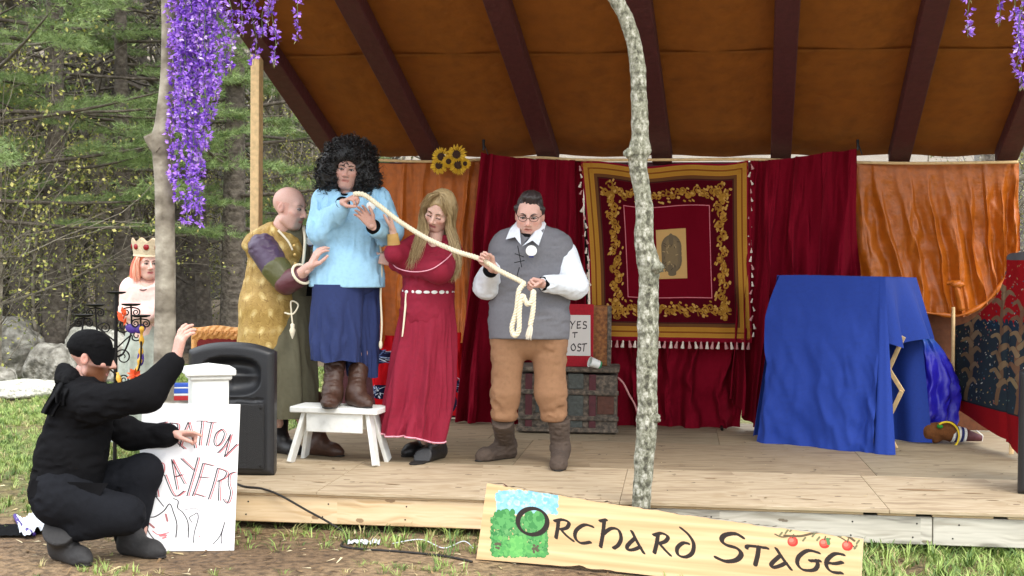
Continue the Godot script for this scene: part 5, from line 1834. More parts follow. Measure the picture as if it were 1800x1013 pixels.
func candelabra() -> void:
	var D := 7.55
	var P := func(px: float, py: float, dz := 0.0) -> Vector3: return qp(px, py, D + dz)
	var base: Vector3 = P.call(201, 700)
	base.y = 0.0
	var o := thing("iron_candelabra", "tall black wrought iron candelabra with scrolls and empty pans beside the crouching person", "candelabra", base)
	var mb := MB.new()
	mb.line(base, P.call(204, 516), 0.0115, 0.0105, 10)
	part("stem", mb, M.black_iron, o)
	for k in 3:
		mb = MB.new()
		var a := 0.5 + TAU * k / 3.0
		var d := Vector3(cos(a), 0, sin(a))
		mb.tube(curve([base + Vector3.UP * 0.22, base + d * 0.1 + Vector3.UP * 0.12, base + d * 0.17 + Vector3.UP * 0.03, base + d * 0.23 + Vector3.UP * 0.009], 16), rad(0.009, 0.008, 16), 7)
		part("foot", mb, M.black_iron, o)
	for q in [[204, 516, 0.0, 204, 530], [167, 538, 0.1, 172, 590], [147, 556, -0.06, 146, 600], [230, 537, 0.06, 230, 585], [247, 557, -0.06, 246, 640]]:
		var t: Vector3 = P.call(q[0], q[1], q[2])
		mb = MB.new()
		mb.lathe(Transform3D(Basis.IDENTITY, t), PackedVector2Array([Vector2(0.001, -0.004), Vector2(0.03, -0.004), Vector2(0.052, 0.002), Vector2(0.056, 0.010), Vector2(0.053, 0.010), Vector2(0.045, 0.003), Vector2(0.001, 0.001)]), 22)
		part("pan", mb, M.black_iron, o)
		if q[1] < 520: continue
		mb = MB.new()
		var join: Vector3 = P.call(203, q[4] + 42, 0.0)
		var low: Vector3 = P.call(q[3], q[4], q[2])
		mb.tube(curve([t, low, low.lerp(join, 0.5) - Vector3.UP * 0.05, join], 24), rad(0.0055, 0.006, 24), 7)
		for s: float in [-1.0, 1.0]:
			spiral(mb, t + Vector3(s * 0.030, -0.040, 0), 0.024, PI * 0.5, -s, t + Vector3(0, -0.012, 0))
		part("arm", mb, M.black_iron, o)
	for q in [[216, 628, 0.048, 1.0], [217, 574, 0.04, -1.0], [184, 577, 0.036, 1.0], [186, 634, 0.044, -1.0], [218, 668, 0.03, 1.0], [240, 590, 0.035, -1.0]]:
		mb = MB.new()
		spiral(mb, P.call(q[0], q[1]), q[2], PI, -q[3], P.call(203, q[1] + 24))
		part("scroll", mb, M.black_iron, o)
	# silk flower garland twined on the arms
	var g := thing("ribbon_garland", "yellow and orange ribbon garland with a purple bow wound on the iron candelabra", "garland", P.call(240, 640))
	mb = MB.new()
	mb.tube(curve([P.call(249, 575, -0.09), P.call(248, 610, -0.04), P.call(244, 640, -0.04), P.call(232, 668, -0.04), P.call(215, 684, -0.03), P.call(206, 655, -0.02)], 40), PackedFloat32Array(Array(range(41)).map(func(i: int) -> float: return 0.011 + 0.005 * sin(i * 1.4))), 8)
	mat("yellow_ribbon", c8(222, 170, 60), 0.5, null, M.crumple_t, 6.0, 0.6)
	part("ribbon", mb, M.yellow_ribbon, g)
	mb = MB.new()
	mat("orange_petal", c8(226, 96, 50), 0.6, null, null, 0.0)
	for k in 9:
		var a := TAU * k / 9.0
		mb.col = Color.WHITE
		leaf_quad(mb, P.call(237, 660, -0.06), Vector3(cos(a), sin(a), 0.4).normalized(), 0.016, 0.05)
	part("orange_flower", mb, M.orange_petal, g)
	mb = MB.new()
	for k in 7: leaf_quad(mb, P.call(217, 555 + k * 3, -0.05), Vector3(rng.randf_range(-0.6, 0.6), 0.7, 0.3).normalized(), 0.014, 0.06)
	part("orange_flower", mb, M.orange_petal, g)
	mb = MB.new()
	mat("purple_ribbon", c8(66, 40, 128), 0.5, null, M.crumple_t, 6.0, 0.6)
	for s: float in [-1.0, 1.0]:
		mb.ball(Transform3D(Basis(Vector3.BACK, s * 0.5), P.call(238 + s * 8.0, 578, -0.05)), Vector3(0.035, 0.026, 0.014), 12, 8)
	part("bow", mb, M.purple_ribbon, g)
	mb = MB.new()
	mb.ball(Transform3D(Basis.IDENTITY, P.call(247, 630, -0.03)), Vector3(0.02, 0.045, 0.012), 12, 8)
	part("ribbon_tail", mb, M.purple_ribbon, g)

func chair_behind() -> void:
	var D := 9.0
	var c := qp(378, 590, D)
	c.y = 0.0
	var o := thing("carved_chair", "carved golden wood chair with red upholstered back behind the loudspeaker", "chair", c)
	mat("carved_wood", c8(238, 172, 100), 0.5, M.mottle_t, M.crumple_t, 6.0, 1.0)
	mat("red_upholstery", c8(128, 30, 30), 0.8, M.mottle_t, M.weave_t, 4.0, 0.5)
	var b := Basis(Vector3.UP, 0.15)
	var top := qp(378, 574, D).y
	for x: float in [-0.155, 0.155]:
		for z: float in [-0.18, 0.18]:
			var mb := MB.new()
			var h := top - 0.03 if z < 0.0 else 0.43
			mb.line(c + b * Vector3(x, 0, z), c + b * Vector3(x, h, z), 0.02, 0.022, 10)
			part("leg", mb, M.carved_wood, o)
	var mb := MB.new()
	mb.box(Transform3D(b, c + b * Vector3(0, 0.43, 0)), Vector3(0.36, 0.06, 0.42), 0.02)
	part("seat", mb, M.red_upholstery, o)
	mb = MB.new()
	mb.grid(30, 8, func(u: float, v: float) -> Vector3:
		var x := (u - 0.5) * 0.34
		return c + b * Vector3(x, top - 0.01 - 0.095 * v + 0.007 * cos(x * 22.0) + (0.006 * sin(u * 40.0) if v > 0.9 else 0.0), -0.17 + 0.02 * sin(v * PI) + 0.008 * sin(u * 44.0) * sin(v * 12.0)))
	mb.grid(30, 2, func(u: float, v: float) -> Vector3:
		var x := (u - 0.5) * 0.34
		return c + b * Vector3(x, top - 0.01 + 0.007 * cos(x * 22.0), -0.17 - 0.03 * v))
	part("crest_rail", mb, M.carved_wood, o)
	for k in 9:
		var m2 := MB.new()
		spiral(m2, c + b * Vector3(-0.14 + k * 0.035, top - 0.045, -0.147), 0.012, k * 0.9, 1.0 if k % 2 == 0 else -1.0, c + b * Vector3(-0.14 + k * 0.035, top - 0.07, -0.148))
		part("carved_scroll", m2, M.carved_wood, o)
	mb = MB.new()
	mb.box(Transform3D(b, c + b * Vector3(0, top - 0.29, -0.18)), Vector3(0.28, 0.40, 0.035), 0.012)
	part("back_cushion", mb, M.red_upholstery, o)

# ------------------------------------------------------------------ people
func colour_from(mb: MB, first: int, col: Color) -> void:
	for i in range(first, mb.v.size()): mb.c[i] = col

func head(mb: MB, c: Vector3, fwd: Vector3, up: Vector3, sc: float, skin: Color, opt := {}) -> Basis:
	var z := fwd.normalized()
	var x := up.cross(z).normalized()
	var b := Basis(x, z.cross(x), z)
	var T := func(px: float, py: float, pz: float) -> Vector3: return c + b * (Vector3(px, py, pz) * sc)
	var f: float = opt.get("full", 1.0)                    # fuller lower face
	var prims := [
		["e", T.call(0, 0.034, -0.012), Vector3(0.075, 0.083, 0.094) * sc, b, 0.02],
		["e", T.call(0, -0.042, 0.024), Vector3(0.061 * f, 0.074, 0.068) * sc, b, 0.035],
		["e", T.call(0, -0.096, 0.050), Vector3(0.030 * f, 0.021, 0.029) * sc, b, 0.028],
		["c", T.call(-0.045 * f, -0.070, 0.0), T.call(-0.02, -0.098, 0.045), 0.022 * sc, 0.018 * sc, 0.025],
		["c", T.call(0.045 * f, -0.070, 0.0), T.call(0.02, -0.098, 0.045), 0.022 * sc, 0.018 * sc, 0.025],
		["c", T.call(-0.036, 0.024, 0.066), T.call(0.036, 0.024, 0.066), 0.015 * sc, 0.015 * sc, 0.02],
		["e", T.call(-0.041, -0.022, 0.058), Vector3(0.024, 0.02, 0.022) * sc, b, 0.02],
		["e", T.call(0.041, -0.022, 0.058), Vector3(0.024, 0.02, 0.022) * sc, b, 0.02],
		["s", T.call(-0.031, 0.003, 0.097), Vector3(0.022, 0.0145, 0.020) * sc, b, 0.008],
		["s", T.call(0.031, 0.003, 0.097), Vector3(0.022, 0.0145, 0.020) * sc, b, 0.008],
		["c", T.call(0, 0.012, 0.083), T.call(0, -0.031, 0.108), 0.0075 * sc, 0.0125 * sc, 0.009],
		["e", T.call(-0.0135, -0.037, 0.094), Vector3(0.0095, 0.008, 0.011) * sc, b, 0.005],
		["e", T.call(0.0135, -0.037, 0.094), Vector3(0.0095, 0.008, 0.011) * sc, b, 0.005],
		["c", T.call(-0.021, -0.0635, 0.0755), T.call(0.0, -0.0615, 0.0815), 0.0042 * sc, 0.0054 * sc, 0.007],
		["c", T.call(0.021, -0.0635, 0.0755), T.call(0.0, -0.0615, 0.0815), 0.0042 * sc, 0.0054 * sc, 0.007],
		["c", T.call(-0.016, -0.0705, 0.0775), T.call(0.016, -0.0705, 0.0775), 0.0054 * sc, 0.0054 * sc, 0.007],
		["s", T.call(0, -0.0675, 0.095), Vector3(0.027, 0.0022, 0.016) * sc, b, 0.003],
		["e", T.call(-0.077, -0.008, -0.012), Vector3(0.009, 0.029, 0.018) * sc, b * Basis(Vector3.UP, 0.15), 0.008],
		["e", T.call(0.077, -0.008, -0.012), Vector3(0.009, 0.029, 0.018) * sc, b * Basis(Vector3.UP, -0.15), 0.008],
		["s", T.call(-0.090, -0.006, -0.008), Vector3(0.010, 0.018, 0.011) * sc, b, 0.004],
		["s", T.call(0.090, -0.006, -0.008), Vector3(0.010, 0.018, 0.011) * sc, b, 0.004],
	]
	var first := mb.v.size()
	mb.col = skin
	blob(prims, 0.0045 * sc, mb)
	var inv := b.inverse()
	var lip: Color = opt.get("lip", Color(skin.r * 0.80, skin.g * 0.56, skin.b * 0.56))
	var flush := Color(skin.r * 0.98, skin.g * 0.76, skin.b * 0.72)
	var cols := PackedColorArray()
	for i in range(first, mb.v.size()):
		var q := inv * (mb.v[i] - c) / sc
		var k := skin
		if q.z > 0.03:
			k = k.lerp(flush, 0.75 * clampf(1.0 - Vector2(absf(q.x) - 0.042, q.y + 0.028).length() / 0.03, 0.0, 1.0))
			k = k.lerp(flush, 0.8 * clampf(1.0 - Vector2(q.x, q.y + 0.034).length() / 0.018, 0.0, 1.0))
		if q.z > 0.066 and absf(q.x) < 0.026 - absf(q.y + 0.067) * 0.9 and absf(q.y + 0.067) < 0.0090: k = lip
		if opt.has("beard"):
			var bd: float = clampf((float(opt.get("beard_y", -0.040)) - q.y) / 0.012, 0.0, 1.0) * clampf((q.z + 0.012) / 0.02, 0.0, 1.0) * (0.15 if k == lip else 1.0)
			if absf(q.x) < 0.02 and q.y > -0.060 and q.y < -0.048 and q.z > 0.07: bd = 1.0
			if opt.get("goatee", false): bd *= clampf((0.045 - absf(q.x)) / 0.012, 0.0, 1.0) * clampf((q.z - 0.02) / 0.02, 0.0, 1.0)
			k = k.lerp(opt.beard, bd * float(opt.get("beard_k", 0.9)))
		if absf(q.x) > 0.066 and q.y < 0.028 and q.y > -0.042: k = k.lerp(flush, 0.6)
		mb.c[i] = k
	# eyes, lids and brows
	var open: float = opt.get("eyes", 1.0)
	for s: float in [-1.0, 1.0]:
		mb.col = Color(0.50, 0.45, 0.42) if open > 0.4 else skin
		mb.ball(Transform3D(b, T.call(s * 0.031, 0.002, 0.0755)), Vector3(0.0145, 0.0085 if open > 0.4 else 0.009, 0.0125) * sc, 14, 9)
		if open > 0.4:
			mb.col = opt.get("iris", Color(0.03, 0.025, 0.02))
			mb.ball(Transform3D(b, T.call(s * 0.031 + float(opt.get("look", 0.0)), 0.001, 0.0845)), Vector3(0.0058, 0.0058, 0.0045) * sc, 10, 7)
		mb.col = Color(0.035, 0.022, 0.018)
		var lid := 0.0065 if open > 0.4 else -0.002
		mb.tube(curve([T.call(s * 0.016, lid - 0.006, 0.084), T.call(s * 0.031, lid, 0.0882), T.call(s * 0.047, lid - 0.005, 0.079)], 8), rad(0.0026 * sc, 0.0022 * sc, 8), 5)
		mb.col = opt.get("brow", Color(0.05, 0.035, 0.025))
		mb.tube(curve([T.call(s * 0.013, 0.021 - float(opt.get("frown", 0.0)), 0.0895), T.call(s * 0.032, 0.027, 0.0865), T.call(s * 0.050, 0.021, 0.073)], 8), PackedFloat32Array([0.0028, 0.0034, 0.0036, 0.0036, 0.0034, 0.003, 0.0026, 0.002, 0.0014]), 5)
	mb.col = Color.WHITE
	return b

func hand(mb: MB, wrist: Vector3, dir: Vector3, palm: Vector3, thumb: Vector3, curl: float, skin: Color, opt := {}) -> void:
	var d := dir.normalized()
	var p := (palm - d * palm.dot(d)).normalized()
	var s := (thumb - d * thumb.dot(d) - p * thumb.dot(p)).normalized()
	var sc: float = opt.get("sc", 1.0)
	var prims := []
	var offs := [0.027, 0.0095, -0.0085, -0.025]
	var lens := [0.070, 0.077, 0.071, 0.056]
	var fr: Array = opt.get("curls", [curl, curl, curl, curl])
	var spread: float = opt.get("spread", 0.10)
	for k in 4:
		var kn: Vector3 = wrist + (d * (0.082 - 0.004 * absf(k - 1.2)) + s * offs[k] - p * 0.003) * sc
		prims.append(["c", wrist + s * offs[k] * 0.6 * sc + d * 0.004 * sc, kn, 0.0135 * sc, 0.0112 * sc, 0.010])
		var a: float = fr[k] * 0.5
		var at := kn
		var out := (d + s * (spread * (1.5 - k) * 0.5)).normalized()
		for j in 3:
			var l: float = lens[k] * [0.45, 0.31, 0.24][j] * sc
			var nd := out * cos(a) + p * sin(a)
			var e := at + nd * l
			prims.append(["c", at, e, (0.0092 - j * 0.0009) * sc, (0.0086 - j * 0.0012) * sc, 0.0035])
			at = e
			a += fr[k] * [0.95, 0.75, 0.0][j]
	var tc: float = opt.get("thumb", 0.4)
	var t0 := wrist + (d * 0.018 + s * 0.020 + p * 0.006) * sc
	var t1 := t0 + (d * 0.70 + s * (0.75 - tc * 0.4) + p * (0.15 + tc * 0.45)).normalized() * 0.042 * sc
	var t2 := t1 + (d * 0.90 + s * (0.40 - tc * 0.6) + p * (0.1 + tc * 0.5)).normalized() * 0.032 * sc
	var t3 := t2 + (d * 0.95 + s * (0.30 - tc * 0.8) + p * (0.05 + tc * 0.55)).normalized() * 0.026 * sc
	prims.append(["c", t0, t1, 0.0155 * sc, 0.0115 * sc, 0.012])
	prims.append(["c", t1, t2, 0.0108 * sc, 0.0098 * sc, 0.004])
	prims.append(["c", t2, t3, 0.0098 * sc, 0.0080 * sc, 0.004])
	prims.append(["c", wrist - d * 0.03 * sc, wrist + d * 0.012 * sc, 0.022 * sc, 0.021 * sc, 0.012, p, 0.72])
	mb.col = skin
	blob(prims, 0.0040 * sc, mb)
	mb.col = Color.WHITE

func body(mb: MB, skin: Color, bones: Array) -> void:     # bones: [a, b, ra, rb]
	var prims := []
	for q in bones: prims.append(["c", q[0], q[1], q[2], q[3], 0.03])
	mb.col = skin
	blob(prims, 0.013, mb)
	mb.col = Color.WHITE

func strands(mb: MB, guide: Array, n: int, spread: float, r: float, c1: Color, c2: Color, wave := 0.01) -> void:
	for k in n:
		var off := rdir() * spread * sqrt(rng.randf())
		var ph := rng.randf() * TAU
		var pts := []
		for i in guide.size():
			var f := float(i) / (guide.size() - 1)
			pts.append((guide[i] as Vector3) + off * (0.12 + 1.05 * minf(1.0, f * 1.6)) + Vector3(sin(ph + f * 9.0), 0, cos(ph + f * 8.0)) * wave * f)
		mb.col = c1.lerp(c2, rng.randf())
		mb.tube(curve(pts, 12), PackedFloat32Array(Array(range(13)).map(func(i: int) -> float: return r * (1.0 if i < 9 else (13.0 - i) / 5.0))), 4, false)
	mb.col = Color.WHITE

func boot(called: String, top: Vector3, ankle: Vector3, toe: Vector3, r: float, m: Material, parent: Node3D, wr := 0.004) -> void:
	var mb := MB.new()
	var f := (toe - ankle)
	f.y = 0.0
	var d := f.normalized()
	var sole := minf(toe.y, ankle.y)
	var heel := Vector3(ankle.x, sole + 0.035, ankle.z) - d * 0.035
	var ball := Vector3(toe.x, sole + 0.032, toe.z) - d * 0.07
	var tip := Vector3(toe.x, sole + 0.026, toe.z) - d * 0.02
	var prims := [["c", top, ankle, r, r * 0.82, 0.03], ["c", ankle, heel, r * 0.8, 0.036, 0.04], ["c", heel, ball, 0.036, 0.042, 0.03], ["c", ankle.lerp(heel, 0.5), ball, 0.045, 0.036, 0.05], ["c", ball, tip, 0.040, 0.027, 0.03],
		["p", Vector3(0, sole + 0.002, 0), Vector3.DOWN], ["p", top + (top - ankle).normalized() * r * 0.25, (top - ankle).normalized()]]
	blob(prims, 0.0075, mb, wr, Vector3(9, 26, 9))
	var o := part(called, mb, m, parent)
	mb = MB.new()
	var so := [["c", heel - Vector3.UP * 0.02, heel - Vector3.UP * 0.02 + d * 0.01, 0.036, 0.036, 0.01], ["c", heel - Vector3.UP * 0.02, ball - Vector3.UP * 0.02, 0.030, 0.042, 0.01], ["c", ball - Vector3.UP * 0.02, tip - Vector3.UP * 0.014, 0.043, 0.029, 0.02], ["p", Vector3(0, sole, 0), Vector3.DOWN], ["p", Vector3(0, sole + 0.012, 0), Vector3.UP]]
	blob(so, 0.006, mb)
	part("sole", mb, M.black_rubber, o)

func skirt(mb: MB, rings: Array, D: float, flat: float, folds: float, amp: float, sd: int, hem = null, nu := 120, nv := 60) -> Array:   # rings: [py, left, right(, dz)]
	var n := noise(FastNoiseLite.TYPE_SIMPLEX_SMOOTH, 1.0, 3, sd)
	var last := []
	mb.grid(nu, nv, func(a: float, b: float) -> Vector3:
		var f := b * (rings.size() - 1)
		var k := mini(int(f), rings.size() - 2)
		var t := f - k
		var py := lerpf(rings[k][0], rings[k + 1][0], t)
		var l := lerpf(rings[k][1], rings[k + 1][1], t)
		var r := lerpf(rings[k][2], rings[k + 1][2], t)
		var dz: float = lerpf(rings[k][3], rings[k + 1][3], t) if rings[0].size() > 3 else 0.0
		var ang := TAU * a
		if hem != null: py += hem.call(ang) * b * b
		var c := qp((l + r) * 0.5, py, D + dz)
		var rx := (r - l) * 0.5 * (D + dz) / FOCAL
		var w := ang * folds / TAU + 0.5 * n.get_noise_2d(cos(ang) * 1.5 + 7.0, sin(ang) * 1.5 + b * 1.2)
		var wv := sin(TAU * w) * 0.7 + 0.6 * n.get_noise_3d(cos(ang) * 2.5, sin(ang) * 2.5, b * 1.5 + sd)
		var q := rx + wv * amp * smoothstep(0.0, 0.7, b)
		var p := c + Vector3(cos(ang) * q, 0, sin(ang) * (rx * flat + wv * amp * smoothstep(0.0, 0.7, b)))
		return p, true)
	for i in nu: last.append(mb.v[mb.v.size() - nu + i])
	return last

func badge(c: Vector3, r: float, parent: Node3D, fwd := Vector3(0, 0.1, 1)) -> void:
	var z := fwd.normalized()
	var x := Vector3.UP.cross(z).normalized()
	var b := Basis(x, z.cross(x), z) * Basis(Vector3.RIGHT, PI / 2)
	var mb := MB.new()
	mb.lathe(Transform3D(b, c), PackedVector2Array([Vector2(r * 0.95, -0.004), Vector2(r, 0.0), Vector2(r * 0.9, 0.003), Vector2(r * 0.5, 0.005), Vector2(0.0005, 0.0055)]), 24)
	var o := part("badge", mb, M.white_paint, parent)
	mb = MB.new()
	mb.box(Transform3D(b, c + b * Vector3(0, 0.001, r * 1.08)), Vector3(r * 0.8, 0.004, r * 0.28), 0.001)
	part("badge_mark", mb, M.navy, o)

const PALE := Color(0.66, 0.40, 0.31)
func build_people() -> void:
	mat("vest_grey", c8(112, 112, 118), 0.9, M.faint_t, M.weave_t, 4.0, 0.2)
	mat("shirt_white", c8(222, 228, 236), 0.85, M.faint_t, M.weave_t, 3.0, 0.2)
	mat("tan_suede", c8(146, 108, 78), 0.92, M.faint_t, M.weave_t, 3.0, 0.2)
	mat("taupe_suede", c8(82, 68, 58), 0.9, M.mottle_t, M.crumple_t, 4.0, 0.5)
	mat("brown_leather", c8(72, 46, 34), 0.5, M.mottle_t, M.crumple_t, 4.0, 0.6)
	mat("black_leather", c8(34, 32, 34), 0.45, M.mottle_t, M.crumple_t, 4.0, 0.4)
	mat("gown", c8(136, 10, 44), 0.85, M.faint_t, M.weave_t, 3.0, 0.2)
	mat("sky_tunic", c8(158, 204, 232), 0.88, M.faint_t, M.weave_t, 3.0, 0.2)
	mat("navy_cloth", c8(36, 50, 98), 0.88, M.faint_t, M.weave_t, 3.0, 0.2)
	mat("black_cloth", c8(22, 22, 24), 0.9, M.faint_t, M.weave_t, 3.0, 0.2)
	mat("dark_trouser", c8(30, 31, 35), 0.9, M.faint_t, M.weave_t, 3.0, 0.2)
	M.black_cloth.metallic_specular = 0.15; M.dark_trouser.metallic_specular = 0.15
	mat("black_silk", c8(14, 14, 16), 0.75, M.mottle_t, M.crumple_t, 4.0, 0.4)
	M.black_silk.metallic_specular = 0.2
	mat("hair", Color.WHITE, 0.5, null, null, 0.0)
	M.hair.vertex_color_use_as_albedo = true
	mat("cream_cord", c8(226, 216, 190), 0.85, null, null, 0.0)
	mat("olive_robe", c8(98, 94, 74), 0.9, M.faint_t, M.weave_t, 2.5, 0.2)
	mat("pink_blouse", c8(238, 200, 192), 0.85, M.faint_t, M.weave_t, 3.0, 0.2)
	mat("pale_skirt", c8(176, 182, 170), 0.8, M.mottle_t, M.crumple_t, 2.0, 0.5)
	mat("gold_metal", c8(222, 186, 112), 0.4, M.mottle_t, null, 4.0)
	M.gold_metal.metallic = 0.35
	mat("gold_cuff", c8(190, 150, 84), 0.6, null, M.crumple_t, 6.0, 0.8)
	rng.seed = 81
	person_vest()
	person_gown()
	person_blue()
	person_gold()
	person_crouch()
	person_crown()
	rope()

func person_vest() -> void:
	var D := 8.02
	var J := func(px: float, py: float, dz := 0.0) -> Vector3: return qp(px, py, D + dz)
	var s := D / FOCAL
	var base := gp(930, 812, DECK)
	var o := thing("person", "person in grey sleeveless vest, white shirt and tan breeches hauling on the rope", "person", base)
	var skin := Color(0.70, 0.43, 0.35)
	var mb := MB.new()
	var hc: Vector3 = J.call(931, 379, -0.05)
	var wl: Vector3 = J.call(866, 470, -0.30)
	var wr: Vector3 = J.call(954, 499, -0.27)
	body(mb, skin, [[J.call(930, 440, 0.01), J.call(930, 570), 0.10, 0.10], [J.call(931, 440), J.call(931, 395, -0.02), 0.062, 0.056], [J.call(898, 600), J.call(886, 690), 0.06, 0.045], [J.call(965, 600), J.call(976, 690), 0.06, 0.045], [J.call(886, 690), J.call(884, 755, 0.01), 0.045, 0.03], [J.call(976, 690), J.call(983, 760, 0.01), 0.045, 0.03],
		[J.call(880, 432), J.call(856, 500, -0.08), 0.05, 0.04], [J.call(856, 500, -0.08), wl, 0.04, 0.03], [J.call(995, 436), J.call(1010, 500, -0.1), 0.05, 0.04], [J.call(1010, 500, -0.1), wr, 0.042, 0.03]])
	var hb := head(mb, hc, Vector3(-0.10, -0.24, 1), Vector3(0.02, 1, 0.1), 1.06, skin, {"full": 1.18, "frown": 0.006, "brow": Color(0.06, 0.045, 0.04), "eyes": 1.0})
	var grip1: Vector3 = J.call(848, 458, -0.36)
	var grip2: Vector3 = J.call(914, 496, -0.36)
	hand(mb, wl, (grip1 - wl) + Vector3(-0.02, 0.03, -0.02), Vector3(0.55, -0.2, 0.6), Vector3(0, 1, 0.3), 1.15, skin, {"thumb": 0.9})
	hand(mb, wr, grip2 - wr, Vector3(0, -0.5, 0.8), Vector3(0, 0.8, 0.5), 1.1, skin, {"thumb": 0.9})
	part("body", mb, M.skin, o)
	# shirt
	mb = MB.new()
	blob([["c", J.call(882, 444, 0.02), J.call(855, 503, -0.07), 0.070, 0.075, 0.05], ["c", J.call(855, 503, -0.07), J.call(864, 474, -0.24), 0.072, 0.052, 0.04],
		["c", J.call(993, 446, 0.0), J.call(1010, 502, -0.09), 0.078, 0.080, 0.05], ["c", J.call(1009, 502, -0.09), J.call(962, 499, -0.24), 0.078, 0.05, 0.04], ["c", J.call(900, 434), J.call(968, 434), 0.055, 0.055, 0.05]], 0.010, mb, 0.010, Vector3(8, 16, 8))
	part("shirt_sleeves", mb, M.shirt_white, o)
	for q in [[J.call(862, 476, -0.255), J.call(864, 472, -0.285), 0.046], [J.call(960, 499, -0.245), J.call(953, 499, -0.265), 0.044]]:
		mb = MB.new()
		mb.line(q[0], q[1], q[2], q[2] * 0.96, 20)
		part("dark_cuff", mb, M.black_cloth, o)
	# vest
	mb = MB.new()
	var ax := Vector3(0, 0, 1)
	blob([["c", J.call(931, 455), J.call(930, 560), 0.222, 0.236, 0.06, ax, 0.66], ["c", J.call(895, 432), J.call(976, 432), 0.088, 0.088, 0.07], ["c", J.call(884, 440), J.call(880, 500), 0.07, 0.08, 0.08], ["c", J.call(985, 440), J.call(984, 500), 0.07, 0.09, 0.08],
		["c", J.call(930, 560), J.call(930, 610), 0.239, 0.243, 0.05, ax, 0.68], ["s", J.call(931, 398, -0.05), Vector3(0.075, 0.085, 0.10), Basis.IDENTITY, 0.02], ["p", J.call(930, 597), Vector3(0, -1, 0.06).normalized()]], 0.0095, mb, 0.008, Vector3(3.5, 15, 4))
	part("vest", mb, M.vest_grey, o)
	for q in [[910, 432, 917, 470], [905, 446, 921, 452], [904, 462, 922, 458], [913, 470, 906, 496]]:
		mb = MB.new()
		mb.line(J.call(q[0], q[1], -0.185), J.call(q[2], q[3], -0.19), 0.0025, 0.0025, 5)
		part("lacing", mb, M.black_cloth, o)
	badge(J.call(934, 441, -0.195), 0.034, o, Vector3(0.02, 0.25, 1))
	# collar and dark undershirt
	mb = MB.new()
	mb.ball(Transform3D(Basis.IDENTITY, J.call(926, 420, -0.045)), Vector3(0.075, 0.05, 0.085), 18, 10)
	part("undershirt", mb, M.black_cloth, o)
	for pts in [[[911, 386, 0.0], [896, 404, -0.10], [889, 421, -0.145], [905, 417, -0.165], [916, 431, -0.18], [914, 408, -0.135]], [[953, 384, 0.0], [960, 394, -0.06], [947, 432, -0.17], [936, 423, -0.175], [918, 433, -0.182], [938, 412, -0.14]]]:
		mb = MB.new()
		var w := []
		for q in pts: w.append(J.call(q[0], q[1], q[2]))
		var th := Vector3(0, 0.002, -0.006)
		mb.poly(w)
		var w2 := w.map(func(v: Vector3) -> Vector3: return v + th)
		w2.reverse()
		mb.poly(w2)
		var wr2 := w.map(func(v: Vector3) -> Vector3: return v + th)
		for k in w.size(): mb.quad(w[k], wr2[k], wr2[(k + 1) % w.size()], w[(k + 1) % w.size()])
		part("collar", mb, M.shirt_white, o)
	# breeches
	mb = MB.new()
	blob([["c", J.call(905, 590), J.call(955, 590), 0.15, 0.15, 0.06, ax, 0.8], ["c", J.call(894, 605), J.call(889, 690, -0.02), 0.108, 0.082, 0.02], ["c", J.call(889, 690, -0.02), J.call(887, 726), 0.082, 0.080, 0.05], ["c", J.call(965, 605), J.call(967, 690, -0.02), 0.108, 0.088, 0.02], ["c", J.call(967, 690, -0.02), J.call(973, 726), 0.088, 0.080, 0.05],
		["p", J.call(930, 741), Vector3.DOWN]], 0.010, mb, 0.011, Vector3(8, 11, 8))
	part("breeches", mb, M.tan_suede, o)
	var fl := gp(888, 806, DECK)
	var fr := gp(985, 815, DECK)
	boot("boot", J.call(884, 740), fl + Vector3(0, 0.10, 0), gp(838, 812, DECK), 0.068, M.taupe_suede, o, 0.006)
	boot("boot", J.call(983, 742), fr + Vector3(0, 0.10, -0.02), gp(980, 826, DECK) + Vector3(0, 0, 0.07), 0.066, M.taupe_suede, o, 0.006)
	# hair, swept back
	mb = MB.new()
	var H := func(x: float, y: float, z: float) -> Vector3: return hc + hb * Vector3(x, y, z)
	mb.col = lin(52, 46, 46)
	blob([["e", H.call(0, 0.060, -0.030), Vector3(0.080, 0.082, 0.098), hb, 0.02], ["e", H.call(0.01, 0.122, 0.02), Vector3(0.058, 0.032, 0.065), hb, 0.03], ["c", H.call(-0.076, 0.02, 0.0), H.call(-0.078, 0.05, 0.02), 0.014, 0.018, 0.02], ["c", H.call(0.076, 0.02, 0.0), H.call(0.078, 0.05, 0.02), 0.014, 0.018, 0.02],
		["s", H.call(0, -0.012, 0.10), Vector3(0.062, 0.088, 0.085), hb, 0.01], ["p", H.call(0, -0.015, 0), -hb.y]], 0.006, mb, 0.006, Vector3(40, 14, 14))
	part("hair", mb, M.hair, o)
	# glasses
	mb = MB.new()
	for sx: float in [-1.0, 1.0]:
		var ring := []
		for k in 17:
			var a := TAU * k / 16.0
			ring.append(H.call(sx * 0.034 + cos(a) * 0.026, 0.002 + sin(a) * 0.018, 0.108 - absf(sx * 0.034 + cos(a) * 0.026) * 0.14))
		mb.tube(curve(ring, 32), rad(0.0017, 0.0017, 32), 5)
		mb.line(H.call(sx * 0.060, 0.008, 0.099), H.call(sx * 0.080, 0.006, 0.0), 0.0016, 0.0016, 5)
	mb.line(H.call(-0.010, 0.004, 0.108), H.call(0.010, 0.004, 0.108), 0.0016, 0.0016, 5)
	part("glasses", mb, M.black_iron, o)

